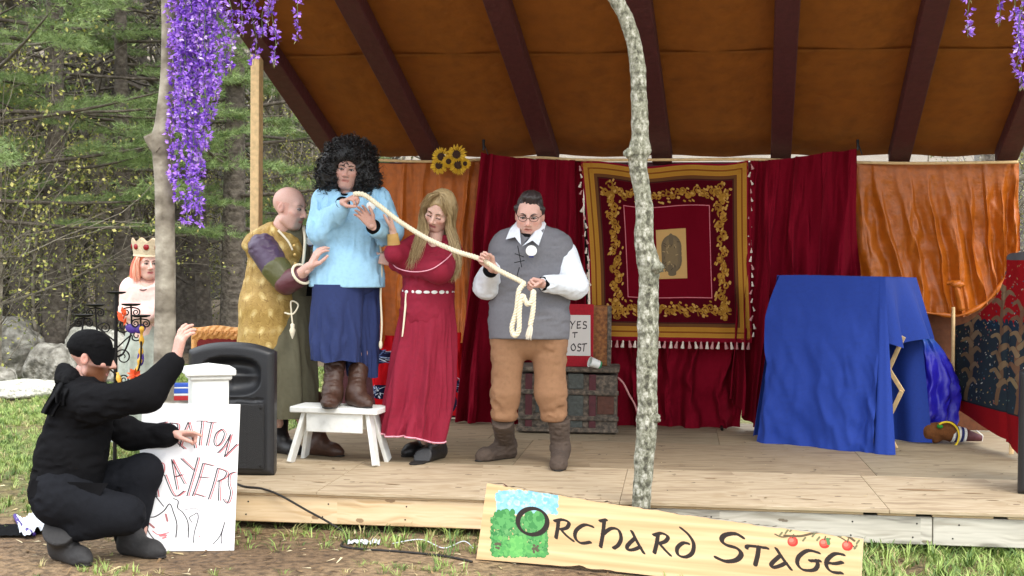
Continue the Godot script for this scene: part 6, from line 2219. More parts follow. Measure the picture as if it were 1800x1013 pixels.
func person_gown() -> void:
	var D := 8.08
	var J := func(px: float, py: float, dz := 0.0) -> Vector3: return qp(px, py, D + dz)
	var base := gp(745, 808, DECK)
	var o := thing("person", "long haired blonde person in a crimson gown leaning to hold the person on the stool", "person", base)
	var skin := Color(0.72, 0.47, 0.38)
	var mb := MB.new()
	var hc: Vector3 = J.call(772, 372, -0.06)
	var w1: Vector3 = J.call(690, 404, -0.17)
	var w2: Vector3 = J.call(692, 461, 0.0)
	body(mb, skin, [[J.call(757, 450), J.call(750, 560), 0.075, 0.07], [J.call(762, 440), J.call(768, 395, -0.02), 0.055, 0.048], [J.call(738, 570), J.call(742, 690), 0.06, 0.045], [J.call(758, 570), J.call(762, 690), 0.06, 0.045], [J.call(742, 690), J.call(747, 775, 0.1), 0.04, 0.03], [J.call(762, 690), J.call(764, 775), 0.04, 0.03],
		[J.call(722, 436), J.call(695, 446, -0.13), 0.040, 0.026], [J.call(695, 446, -0.13), w1, 0.026, 0.024], [J.call(790, 440), J.call(765, 474, -0.2), 0.045, 0.036], [J.call(765, 474, -0.2), w2, 0.036, 0.026]])
	var hb := head(mb, hc, Vector3(-0.36, -0.42, 0.85), Vector3(0.26, 1, 0.25), 0.98, skin, {"eyes": 0.0, "brow": Color(0.14, 0.09, 0.05), "lip": Color(0.46, 0.16, 0.16)})
	hand(mb, w1, Vector3(-0.25, 1, 0.05), Vector3(-0.9, -0.1, 0.2), Vector3(-0.2, 0, 1), 0.35, skin, {"sc": 0.95})
	hand(mb, w2, Vector3(-1, 0.25, 0.1), Vector3(-0.2, -0.2, -0.9), Vector3(0, 1, 0), 0.3, skin, {"sc": 0.95})
	part("body", mb, M.skin, o)
	var ax := Vector3(0, 0, 1)
	mb = MB.new()
	blob([["c", J.call(758, 455), J.call(752, 520), 0.158, 0.148, 0.06, ax, 0.72], ["c", J.call(730, 437), J.call(786, 437), 0.07, 0.07, 0.06], ["c", J.call(752, 515), J.call(750, 548), 0.15, 0.165, 0.05, ax, 0.75], ["c", J.call(745, 462, -0.06), J.call(775, 462, -0.06), 0.085, 0.085, 0.05],
		["c", J.call(724, 438), J.call(694, 448, -0.13), 0.068, 0.056, 0.04], ["c", J.call(790, 442), J.call(772, 474, -0.18), 0.075, 0.078, 0.04], ["c", J.call(772, 474, -0.18), J.call(700, 463, -0.03), 0.078, 0.056, 0.05], ["c", J.call(704, 445, -0.10), J.call(693, 444, -0.15), 0.064, 0.056, 0.04],
		["s", J.call(764, 418, -0.09), Vector3(0.07, 0.055, 0.09), Basis.IDENTITY, 0.02]], 0.010, mb, 0.009, Vector3(10, 10, 7))
	part("bodice", mb, M.gown, o)
	mb = MB.new()
	var rings := [[510, 709, 796], [535, 705, 799], [575, 699, 803], [625, 691, 801], [675, 684, 797], [715, 678, 790], [745, 673, 783], [768, 671, 779]]
	var hem := func(a: float) -> float: return -14.0 + 18.0 * clampf(cos(a - 0.6) * 0.5 + 0.5, 0.0, 1.0) + 4.0 * sin(a * 3.0)
	var last := skirt(mb, rings, D, 0.66, 6.0, 0.034, 3, hem, 160, 70)
	part("skirt", mb, M.gown, o)
	last.append(last[0])
	mb = MB.new()
	mb.tube(PackedVector3Array(last), rad(0.006, 0.006, last.size() - 1), 6)
	mat("pink_trim", c8(226, 160, 176), 0.7, null, null, 0.0)
	part("hem_trim", mb, M.pink_trim, o)
	mb = MB.new()
	mb.tube(curve([J.call(685, 452, -0.10), J.call(696, 470, -0.12), J.call(725, 478, -0.21), J.call(757, 474, -0.275), J.call(782, 458, -0.255), J.call(794, 446, -0.14)], 30), rad(0.0035, 0.0035, 30), 5)
	part("sleeve_trim", mb, M.pink_trim, o)
	mb = MB.new()
	mb.tube(PackedVector3Array([J.call(694, 442, -0.14), J.call(692, 430, -0.15), J.call(691, 419, -0.16), J.call(690, 411, -0.165)]), PackedFloat32Array([0.046, 0.040, 0.036, 0.033]), 20)
	part("gold_cuff", mb, M.gold_cuff, o)
	# belt of pale plaques
	for k in 20:
		var a := TAU * k / 20.0
		var c: Vector3 = J.call(752, 513) + Vector3(cos(a) * 0.158, 0, sin(a) * 0.118)
		mb = MB.new()
		mb.ball(Transform3D(Basis(Vector3.UP, PI * 0.5 - a), c), Vector3(0.022, 0.012, 0.006), 10, 6)
		part("belt_plaque", mb, M.white_paint, o)
	mb = MB.new()
	mb.tube(curve([J.call(714, 516, -0.07), J.call(712, 545, -0.09), J.call(709, 575, -0.1), J.call(707, 592, -0.1)], 12), rad(0.008, 0.005, 12), 6)
	part("belt_end", mb, M.cream_cord, o)
	boot("shoe", J.call(764, 775), gp(768, 806, DECK) + Vector3.UP * 0.085, gp(724, 818, DECK), 0.042, M.black_leather, o, 0.0)
	boot("shoe", J.call(752, 775, 0.12), gp(750, 798, DECK) + Vector3.UP * 0.085, gp(708, 804, DECK), 0.042, M.black_leather, o, 0.0)
	# hair
	mb = MB.new()
	var H := func(x: float, y: float, z: float) -> Vector3: return hc + hb * Vector3(x, y, z)
	var c1 := lin(146, 122, 84)
	var c2 := lin(206, 184, 140)
	mb.col = lin(172, 150, 110)
	blob([["e", H.call(0, 0.045, -0.022), Vector3(0.086, 0.092, 0.102), hb, 0.02], ["e", H.call(0, -0.04, -0.05), Vector3(0.085, 0.10, 0.065), hb, 0.03], ["s", H.call(0.004, -0.024, 0.10), Vector3(0.058, 0.108, 0.082), hb, 0.012]], 0.007, mb, 0.005, Vector3(34, 6, 34))
	for g in [[[H.call(-0.02, 0.135, 0.02), H.call(-0.082, 0.05, 0.05), H.call(-0.086, -0.05, 0.04), J.call(743, 412, -0.13), J.call(733, 440, -0.17), J.call(722, 470, -0.16)], 80, 0.030], [[H.call(-0.03, 0.13, -0.02), H.call(-0.092, 0.03, 0.0), H.call(-0.09, -0.08, 0.0), J.call(738, 420, -0.06), J.call(728, 445, -0.10), J.call(724, 462, -0.1)], 80, 0.034],
			[[H.call(0.02, 0.135, 0.02), H.call(0.084, 0.05, 0.045), H.call(0.086, -0.05, 0.035), J.call(798, 430, -0.12), J.call(800, 465, -0.13), J.call(796, 492, -0.12)], 80, 0.024], [[H.call(0.03, 0.13, -0.02), H.call(0.092, 0.03, 0.0), H.call(0.09, -0.08, -0.01), J.call(800, 428, -0.05), J.call(803, 460, -0.07), J.call(799, 484, -0.08)], 80, 0.026],
			[[H.call(-0.03, 0.12, -0.07), H.call(-0.06, 0.0, -0.10), H.call(-0.05, -0.12, -0.08), J.call(752, 430, 0.08), J.call(748, 470, 0.12)], 70, 0.05], [[H.call(0.03, 0.12, -0.07), H.call(0.06, 0.0, -0.10), H.call(0.05, -0.12, -0.08), J.call(790, 430, 0.08), J.call(792, 470, 0.12)], 60, 0.04],
			[[H.call(0.0, 0.14, 0.03), H.call(-0.045, 0.12, 0.07), H.call(-0.078, 0.04, 0.062)], 50, 0.02], [[H.call(0.0, 0.14, 0.03), H.call(0.045, 0.12, 0.066), H.call(0.078, 0.04, 0.058)], 50, 0.02]]:
		strands(mb, g[0], g[1] * 2, g[2], 0.0014, c1, c2, 0.018)
	part("hair", mb, M.hair, o)

func person_blue() -> void:
	var foot := gp(600, 715, DECK + 0.345)
	var D := -foot.z * 1.0
	D = 8.12
	var J := func(px: float, py: float, dz := 0.0) -> Vector3: return qp(px, py, D + dz)
	var ytop := DECK + 0.345
	var base := Vector3(foot.x, ytop, foot.z)
	var o := thing("person", "person with big black curls in a light blue tunic standing on the white stool", "person", base)
	var skin := Color(0.60, 0.36, 0.29)
	var mb := MB.new()
	var hc: Vector3 = J.call(612, 298, -0.04)
	var w1: Vector3 = J.call(603, 356, -0.27)
	var w2: Vector3 = J.call(654, 397, -0.27)
	body(mb, skin, [[J.call(612, 372), J.call(608, 500), 0.09, 0.09], [J.call(612, 360), J.call(612, 318, -0.02), 0.058, 0.052], [J.call(585, 520, 0.02), J.call(588, 620, 0.02), 0.05, 0.045], [J.call(640, 520, 0.03), J.call(636, 620, 0.03), 0.05, 0.045], [J.call(588, 620, 0.02), J.call(589, 665, 0.02), 0.04, 0.03], [J.call(636, 620, 0.03), J.call(632, 668, 0.03), 0.04, 0.03],
		[J.call(570, 352), J.call(572, 405, -0.10), 0.045, 0.036], [J.call(572, 405, -0.10), w1, 0.036, 0.026], [J.call(664, 352), J.call(682, 405, -0.08), 0.045, 0.036], [J.call(682, 405, -0.08), w2, 0.036, 0.026]])
	var hb := head(mb, hc, Vector3(-0.02, -0.10, 1), Vector3(0.10, 1, 0.02), 1.0, skin, {"full": 1.14, "brow": Color(0.02, 0.016, 0.014), "iris": Color(0.02, 0.014, 0.01)})
	var g1: Vector3 = J.call(622, 346, -0.33)
	hand(mb, w1, g1 - w1, Vector3(0.2, -0.7, -0.2), Vector3(0.2, 0.4, 1), 1.1, skin, {"thumb": 0.8})
	hand(mb, w2, Vector3(-0.6, 0.75, 0.15), Vector3(-0.4, 0.2, 0.9), Vector3(0.7, 0.6, 0.1), 0.45, skin, {"spread": 0.3, "thumb": 0.1})
	part("body", mb, M.skin, o)
	var ax := Vector3(0, 0, 1)
	mb = MB.new()
	blob([["c", J.call(614, 385), J.call(608, 490), 0.19, 0.215, 0.06, ax, 0.66], ["c", J.call(578, 352), J.call(656, 350), 0.075, 0.075, 0.06], ["c", J.call(608, 490), J.call(608, 530), 0.222, 0.232, 0.04, ax, 0.78],
		["c", J.call(568, 356), J.call(566, 408, -0.09), 0.078, 0.078, 0.05], ["c", J.call(566, 408, -0.09), J.call(600, 366, -0.235), 0.078, 0.055, 0.05], ["c", J.call(666, 356), J.call(686, 408, -0.07), 0.078, 0.070, 0.05], ["c", J.call(686, 408, -0.07), J.call(662, 402, -0.22), 0.070, 0.055, 0.05],
		["s", J.call(613, 328, -0.05), Vector3(0.072, 0.05, 0.08), Basis.IDENTITY, 0.02], ["p", J.call(608, 505), Vector3.DOWN]], 0.010, mb, 0.020, Vector3(11, 2.2, 9))
	part("tunic", mb, M.sky_tunic, o)
	mb = MB.new()
	var ring := []
	for k in 25:
		var a := TAU * k / 24.0
		ring.append(J.call(613, 337 + 3.0 * sin(a), -0.02) + Vector3(cos(a) * 0.068, -0.012 * sin(a), sin(a) * 0.07))
	mb.tube(PackedVector3Array(ring), rad(0.007, 0.007, 24), 6)
	part("neck_band", mb, M.black_cloth, o)
	for q in [[J.call(601, 362, -0.235), w1, 0.047], [J.call(661, 402, -0.225), w2, 0.047]]:
		mb = MB.new()
		mb.line(q[0], (q[0] as Vector3).lerp(q[1], 0.9), q[2], q[2] * 0.94, 20)
		part("dark_cuff", mb, M.black_cloth, o)
	badge(J.call(652, 362, -0.165), 0.028, o, Vector3(0.1, 0.2, 1))
	mb = MB.new()
	mb.tube(curve([J.call(668, 425, -0.02), J.call(671, 470, -0.03), J.call(669, 520, -0.03), J.call(671, 570, -0.03), J.call(669, 604, -0.03)], 24), rad(0.007, 0.006, 24), 7)
	mb.ball(Transform3D(Basis.IDENTITY, J.call(669, 606, -0.03)), Vector3(0.012, 0.028, 0.012), 9, 7)
	part("side_cord", mb, M.cream_cord, o)
	# culottes: two wide legs
	mb = MB.new()
	skirt(mb, [[500, 549, 640], [540, 547, 638], [590, 548, 635], [634, 550, 630]], D - 0.05, 0.8, 5.0, 0.020, 8, func(a: float) -> float: return 2.0 * sin(a * 4.0), 90, 40)
	part("trouser_leg", mb, M.navy_cloth, o)
	mb = MB.new()
	skirt(mb, [[500, 600, 667], [540, 604, 668], [600, 610, 664], [661, 614, 661]], D + 0.06, 0.9, 6.0, 0.020, 9, func(a: float) -> float: return 3.0 * sin(a * 3.0), 90, 40)
	part("trouser_leg", mb, M.navy_cloth, o)
	mb = MB.new()
	blob([["c", J.call(582, 498), J.call(634, 498), 0.09, 0.09, 0.05, ax, 0.9]], 0.014, mb)
	part("waistband", mb, M.navy_cloth, o)
	boot("boot", J.call(589, 636), Vector3(J.call(589, 690).x, ytop + 0.09, foot.z - 0.02), Vector3(J.call(587, 715).x, ytop, foot.z + 0.15), 0.066, M.brown_leather, o, 0.007)
	boot("boot", J.call(630, 650), Vector3(J.call(630, 690).x, ytop + 0.09, foot.z - 0.03), Vector3(J.call(657, 712).x, ytop, foot.z + 0.09), 0.062, M.brown_leather, o, 0.007)
	# hair: a mass of corkscrew curls
	mb = MB.new()
	var H := func(x: float, y: float, z: float) -> Vector3: return hc + hb * Vector3(x, y, z)
	mb.col = lin(16, 13, 13)
	blob([["e", H.call(0, 0.075, -0.04), Vector3(0.155, 0.115, 0.13), hb, 0.04], ["e", H.call(-0.105, -0.04, -0.02), Vector3(0.085, 0.13, 0.10), hb, 0.05], ["e", H.call(0.105, -0.04, -0.02), Vector3(0.085, 0.13, 0.10), hb, 0.05], ["s", H.call(0.006, -0.02, 0.11), Vector3(0.068, 0.085, 0.10), hb, 0.012]], 0.010, mb, 0.016, Vector3.ONE * 20.0)
	for k in 1250:
		var d := rdir()
		var at: Vector3
		if k % 5 < 2: at = Vector3(0, 0.075, -0.04) + d * Vector3(0.165, 0.125, 0.14)
		elif k % 2 == 0: at = Vector3(-0.108, -0.05, -0.02) + d * Vector3(0.09, 0.14, 0.11)
		else: at = Vector3(0.108, -0.05, -0.02) + d * Vector3(0.09, 0.14, 0.11)
		if at.z > 0.035 and absf(at.x - 0.012) < 0.056 and at.y < 0.042: continue
		var w := hc + hb * at
		var ax2 := (hb * (d * 0.5 + Vector3.DOWN * 0.6 + rdir() * 0.5)).normalized()
		var sx := ax2.cross(rdir()).normalized()
		var sy := ax2.cross(sx)
		var cr := rng.randf_range(0.005, 0.016)
		var pts := PackedVector3Array()
		var l := rng.randf_range(0.03, 0.06) * (1.0 if k < 1000 else 1.9)
		for i in 13:
			var a := i * 1.05
			pts.append(w + ax2 * (l * (i / 12.0 - 0.4)) + (sx * cos(a) + sy * sin(a)) * cr)
		mb.col = lin(14, 12, 12).lerp(lin(38, 33, 32), rng.randf())
		mb.tube(pts, rad(0.0032, 0.002, 12) if k < 1000 else rad(0.0014, 0.0008, 12), 3, false)
	part("hair", mb, M.hair, o)

func damask() -> Image:
	rng.seed = 91
	var im := Image.create(256, 256, false, Image.FORMAT_RGB8)
	im.fill(c8(164, 132, 66))
	for k in 900:                                         # dull lace ground
		var p := Vector2(rng.randf() * 256, rng.randf() * 256)
		brush(im, [p, p + Vector2(rng.randf_range(-9, 9), rng.randf_range(-9, 9))], 1.3, 1.0, 0.0, c8(142, 110, 50) if k % 2 == 0 else c8(182, 150, 82))
	for gx in 5:
		for gy_ in 5:
			var c := Vector2(gx * 51 + (25 if gy_ % 2 else 0) + 14 + rng.randf_range(-4, 4), gy_ * 51 + 26 + rng.randf_range(-4, 4))
			var a := rng.randf_range(-0.7, 0.7)
			var d := Vector2(sin(a), cos(a))
			brush(im, [c - d * 8, c + d * 6], 10.0 * rng.randf_range(0.6, 1.0), 8, a, c8(196, 168, 102))
			brush(im, [c - d * 4, c + d * 3], 4.5, 3, a, c8(218, 196, 136))
			brush(im, [c + d * 10, c + d * 20 + Vector2(d.y, -d.x) * 7], 1.6, 1.6, 0.0, c8(128, 98, 44))
	return im

func person_gold() -> void:
	var D := 8.34
	var J := func(px: float, py: float, dz := 0.0) -> Vector3: return qp(px, py, D + dz)
	var base := gp(520, 796, DECK)
	var o := thing("person", "bald bearded person in a gold damask robe holding the person on the stool", "person", base)
	mat("damask", Color.WHITE, 0.6, imtex(damask()), M.weave_t, 1.9, 0.3)
	mat("sleeve_satin", Color.WHITE, 0.42, null, M.crumple_t, 4.0, 0.4)
	M.sleeve_satin.vertex_color_use_as_albedo = true
	var skin := Color(0.68, 0.43, 0.35)
	var mb := MB.new()
	var hc: Vector3 = J.call(509, 366, -0.06)
	var wr: Vector3 = J.call(545, 468, -0.36)
	body(mb, skin, [[J.call(495, 445), J.call(475, 570), 0.10, 0.09], [J.call(488, 425), J.call(500, 392, -0.04), 0.075, 0.066], [J.call(470, 600), J.call(480, 700), 0.06, 0.05], [J.call(508, 600), J.call(514, 700), 0.06, 0.05], [J.call(480, 700), J.call(490, 745), 0.045, 0.03], [J.call(514, 700), J.call(532, 745), 0.04, 0.03],
		[J.call(462, 438, -0.14), J.call(507, 500, -0.24), 0.06, 0.045], [J.call(507, 500, -0.24), wr, 0.047, 0.031], [J.call(525, 440, 0.15), J.call(560, 490, 0.12), 0.055, 0.045]])
	head(mb, hc, Vector3(0.93, -0.16, 0.36), Vector3(0.10, 1, 0.0), 1.12, skin, {"full": 1.08, "beard": Color(0.36, 0.28, 0.23), "beard_k": 0.85, "goatee": true, "brow": Color(0.30, 0.22, 0.17), "frown": 0.003, "look": 0.0})
	hand(mb, wr, Vector3(0.5, 0.85, 0.10), Vector3(0.75, -0.4, -0.5), Vector3(-0.4, 0.3, 0.8), 0.5, skin, {"sc": 1.1, "spread": 0.25})
	part("body", mb, M.skin, o)
	var ax := Vector3(0, 0, 1)
	# under robe to the boots
	mb = MB.new()
	skirt(mb, [[520, 450, 548], [580, 434, 554], [650, 428, 558], [733, 424, 556]], D + 0.02, 0.62, 8.0, 0.02, 21, null, 120, 50)
	part("under_robe", mb, M.olive_robe, o)
	mb = MB.new()
	blob([["c", J.call(505, 425, 0.03), J.call(498, 520, 0.03), 0.15, 0.16, 0.05, ax, 0.85]], 0.012, mb, 0.006, Vector3(9, 6, 9))
	part("under_tunic", mb, M.olive_robe, o)
	# gold robe, open down the front
	mb = MB.new()
	var nfront: Vector3 = (J.call(545, 400) as Vector3) - J.call(500, 612)
	var cutn: Vector3 = nfront.cross(Vector3(0, 0, 1)).normalized()
	if cutn.x < 0.0: cutn = -cutn
	blob([["c", J.call(487, 440), J.call(472, 540), 0.178, 0.172, 0.06, ax, 0.9], ["c", J.call(472, 540), J.call(462, 625), 0.18, 0.165, 0.05, ax, 0.9], ["c", J.call(490, 415, -0.02), J.call(450, 430, -0.10), 0.085, 0.078, 0.05], ["c", J.call(495, 420, 0.02), J.call(520, 430, 0.12), 0.085, 0.08, 0.05],
		["c", J.call(458, 424, -0.11), J.call(431, 431, -0.12), 0.062, 0.016, 0.04], ["s", J.call(508, 392, -0.05), Vector3(0.10, 0.075, 0.12), Basis.IDENTITY, 0.02], ["p", J.call(536, 470), cutn], ["p", J.call(460, 612), Vector3.DOWN]], 0.010, mb, 0.009, Vector3(9, 4, 8))
	part("gold_robe", mb, M.damask, o)
	mb = MB.new()
	mb.tube(curve([J.call(533, 398, -0.02), J.call(536, 420, -0.12), J.call(534, 450, -0.17), J.call(530, 480, -0.17)], 20), rad(0.011, 0.009, 20), 7)
	mb.tube(curve([J.call(489, 405, -0.16), J.call(506, 424, -0.17), J.call(514, 440, -0.17)], 12), rad(0.008, 0.006, 12), 7)
	part("robe_trim", mb, M.cream_cord, o)
	for q in [[517, 432], [518, 448], [519, 464]]:
		mb = MB.new()
		mb.ball(Transform3D(Basis.IDENTITY, J.call(q[0], q[1], -0.175)), Vector3.ONE * 0.011, 10, 7)
		part("button", mb, M.gold_metal, o)
	# sleeve of purple, green and wine panels
	for q in [[[462, 436, -0.15], [482, 468, -0.20], 0.092, 0.088, lin(74, 58, 82)], [[484, 471, -0.205], [503, 496, -0.225], 0.089, 0.080, lin(84, 84, 48)], [[503, 497, -0.235], [523, 488, -0.28], 0.078, 0.066, lin(92, 52, 56)]]:
		mb = MB.new()
		mb.col = q[4]
		blob([["c", J.call(q[0][0], q[0][1], q[0][2]), J.call(q[1][0], q[1][1], q[1][2]), q[2], q[3], 0.03]], 0.009, mb, 0.007, Vector3(9, 22, 9))
		part("sleeve_panel", mb, M.sleeve_satin, o)
	mb = MB.new()
	var cring := []
	var cdir: Vector3 = (wr - J.call(507, 500, -0.22)).normalized()
	var cx := cdir.cross(Vector3.BACK).normalized()
	var cy := cdir.cross(cx)
	for k in 21:
		var a := TAU * k / 20.0
		cring.append(J.call(530, 482, -0.30) + (cx * cos(a) + cy * sin(a)) * 0.066)
	mb.tube(PackedVector3Array(cring), rad(0.009, 0.009, 20), 6)
	part("cuff_trim", mb, M.cream_cord, o)
	badge(J.call(545, 424, -0.10), 0.028, o, Vector3(0.4, 0.2, 1))
	# cord with tassel at the belt
	mb = MB.new()
	mb.tube(curve([J.call(500, 550, -0.20), J.call(515, 552, -0.20), J.call(524, 536, -0.19), J.call(512, 530, -0.19), J.call(512, 548, -0.20), J.call(514, 568, -0.20)], 30), rad(0.006, 0.005, 30), 6)
	part("belt_cord", mb, M.cream_cord, o)
	mb = MB.new()
	mb.lathe(Transform3D(Basis.IDENTITY, J.call(514, 568, -0.20)), PackedVector2Array([Vector2(0.004, 0.0), Vector2(0.014, -0.01), Vector2(0.012, -0.03), Vector2(0.02, -0.045), Vector2(0.014, -0.07), Vector2(0.002, -0.1)]), 10)
	part("tassel", mb, M.cream_cord, o)
	mb = MB.new()
	blob([["c", J.call(530, 500, 0.05), J.call(532, 560, 0.05), 0.07, 0.08, 0.03]], 0.012, mb)
	part("dark_sash", mb, M.black_cloth, o)
	boot("boot", gp(556, 790, DECK) + Vector3(0, 0.34, 0), gp(562, 800, DECK) + Vector3.UP * 0.09, gp(603, 803, DECK), 0.05, M.brown_leather, o, 0.0)
	boot("boot", gp(494, 790, DECK) + Vector3(0, 0.34, 0), gp(494, 796, DECK) + Vector3.UP * 0.09, gp(530, 800, DECK), 0.05, M.black_leather, o, 0.0)

func person_crouch() -> void:
	var D := 6.38
	var J := func(px: float, py: float, dz := 0.0) -> Vector3: return qp(px, py, D + dz)
	var base := gp(160, 985, 0.0)
	var o := thing("person", "person all in black with a black head wrap crouching before the stage, arms out", "person", base)
	var skin := Color(0.62, 0.36, 0.29)
	var mb := MB.new()
	var hc: Vector3 = J.call(161, 627, 0.02)
	var w1: Vector3 = J.call(309, 632, -0.10)
	var w2: Vector3 = J.call(304, 764, 0.20)
	body(mb, skin, [[J.call(140, 710), J.call(105, 850), 0.12, 0.13], [J.call(138, 695, 0.02), J.call(152, 655, 0.02), 0.066, 0.058], [J.call(105, 870, -0.1), J.call(225, 905, -0.1), 0.09, 0.07], [J.call(222, 905, -0.1), J.call(135, 932, -0.1), 0.05, 0.03], [J.call(120, 870, 0.14), J.call(258, 825, 0.14), 0.085, 0.07], [J.call(258, 825, 0.14), J.call(240, 955, 0.12), 0.055, 0.04],
		[J.call(160, 705, -0.15), J.call(262, 692, -0.16), 0.055, 0.042], [J.call(262, 692, -0.16), w1, 0.042, 0.03], [J.call(185, 725, 0.2), J.call(230, 762, 0.22), 0.05, 0.042], [J.call(230, 762, 0.22), w2, 0.042, 0.03]])
	var hb := head(mb, hc, Vector3(0.97, -0.16, -0.05), Vector3(0.05, 1, 0.0), 1.06, skin, {"beard": Color(0.15, 0.05, 0.018), "beard_k": 0.97, "beard_y": -0.026, "full": 0.98})
	hand(mb, w1, Vector3(0.25, 1, -0.05), Vector3(0.75, -0.1, -0.6), Vector3(-0.7, 0.2, -0.1), 0.35, skin, {"spread": 0.4, "thumb": 0.2, "sc": 1.25, "curls": [0.35, 0.5, 0.6, 0.5]})
	hand(mb, w2, Vector3(1, 0.05, 0.05), Vector3(0.05, -0.9, 0.3), Vector3(0.1, 0.3, 1), 0.9, skin, {"thumb": 0.6, "sc": 1.08, "curls": [0.25, 1.1, 1.2, 1.2]})
	part("body", mb, M.skin, o)
	# shirt
	mb = MB.new()
	var ax := Vector3(0, 0, 1)
	blob([["c", J.call(146, 718), J.call(126, 800), 0.152, 0.155, 0.06, ax, 0.95], ["c", J.call(126, 800), J.call(112, 868), 0.16, 0.166, 0.05, ax, 1.0], ["c", J.call(150, 705, -0.12), J.call(160, 705, 0.16), 0.085, 0.085, 0.07], ["c", J.call(128, 700, -0.02), J.call(150, 690, 0.04), 0.09, 0.08, 0.06],
		["c", J.call(165, 712, -0.16), J.call(258, 693, -0.17), 0.090, 0.076, 0.05], ["c", J.call(258, 693, -0.17), J.call(303, 640, -0.11), 0.080, 0.057, 0.05], ["c", J.call(185, 735, 0.18), J.call(232, 765, 0.22), 0.074, 0.068, 0.05], ["c", J.call(232, 765, 0.22), J.call(292, 766, 0.20), 0.068, 0.060, 0.05],
		["p", J.call(100, 893), Vector3(-0.25, -1, 0).normalized()]], 0.0105, mb, 0.010, Vector3(6, 14, 6))
	part("shirt", mb, M.black_cloth, o)
	mb = MB.new()                                          # loose shirt tail at the hip
	mb.grid(30, 16, func(a: float, b: float) -> Vector3:
		var q := Vector2(55, 845).lerp(Vector2(190, 850), a).lerp(Vector2(48, 896).lerp(Vector2(150, 905), a) + Vector2(0, -22.0 * sin(a * 5.0 + 1.0)), b)
		return J.call(q.x, q.y, -0.175 - 0.03 * sin(a * 7.0) * b - 0.015 * sin(a * PI)))
	part("shirt_tail", mb, M.black_cloth, o)
	# trousers
	mb = MB.new()
	blob([["c", J.call(108, 872, -0.08), J.call(112, 872, 0.10), 0.145, 0.145, 0.05], ["c", J.call(112, 880, -0.11), J.call(220, 903, -0.12), 0.112, 0.088, 0.05], ["c", J.call(218, 908, -0.12), J.call(140, 930, -0.11), 0.082, 0.064, 0.05], ["c", J.call(125, 865, 0.13), J.call(254, 828, 0.14), 0.108, 0.086, 0.05], ["c", J.call(250, 835, 0.14), J.call(228, 942, 0.12), 0.086, 0.074, 0.05]], 0.0105, mb, 0.009, Vector3(10, 10, 10))
	part("trousers", mb, M.dark_trouser, o)
	# boots: the near one up on its toes
	mat("worn_boot", c8(44, 43, 44), 0.75, M.mottle_t, M.crumple_t, 4.0, 0.5)
	boot("boot", qp(104, 934, 6.24), gp(110, 984, 0.0) + Vector3.UP * 0.10, gp(156, 996, 0.0), 0.078, M.worn_boot, o, 0.004)
	boot("boot", J.call(232, 935, 0.12), gp(232, 975, 0.0) + Vector3.UP * 0.09, gp(288, 982, 0.0), 0.06, M.worn_boot, o, 0.004)
	# head wrap with mask band and tied tails
	mb = MB.new()
	var H := func(x: float, y: float, z: float) -> Vector3: return hc + hb * (Vector3(x, y, z) * 1.06)
	blob([["e", H.call(0, 0.045, -0.014), Vector3(0.088, 0.085, 0.108), hb, 0.02], ["p", H.call(0, 0.004, -0.01), (-hb.y + hb.z * 0.42).normalized()]], 0.006, mb, 0.004, Vector3(14, 30, 14))
	part("head_wrap", mb, M.black_silk, o)
	mb = MB.new()
	mb.grid(60, 6, func(a: float, b: float) -> Vector3:
		var t := TAU * a
		var r := 1.0 + 0.02 * sin(b * PI)
		return H.call(sin(t) * 0.086 * r, lerpf(0.052, lerpf(0.026, -0.026, smoothstep(-0.05, 0.5, cos(t))), b), cos(t) * 0.108 * r - 0.010), true)
	part("mask_band", mb, M.black_silk, o)
	mb = MB.new()
	for q in [[112, 122, 74, 98, 734, -0.17, 0.0], [118, 132, 96, 116, 716, -0.19, 1.7]]:
		mb.grid(18, 20, func(u: float, w: float) -> Vector3:
			var l := Vector2(q[0] - 12.0, 660).lerp(Vector2(q[2], q[4] - 8.0), w)
			var r := Vector2(q[1], 668).lerp(Vector2(q[3], q[4]), w)
			var p := l.lerp(r, u) + Vector2(3.0 * sin(w * 5.0 + q[6]), 0)
			return J.call(p.x, p.y, lerpf(-0.03, q[5], smoothstep(0.0, 0.6, w)) + 0.016 * sin(u * 11.0 + q[6] + w * 2.0)))
	blob([["c", J.call(112, 652), J.call(126, 662, -0.05), 0.040, 0.038, 0.03], ["c", J.call(108, 668, -0.02), J.call(120, 672, -0.08), 0.034, 0.03, 0.03]], 0.008, mb, 0.012, Vector3.ONE * 26.0)
	part("tied_tails", mb, M.black_silk, o)

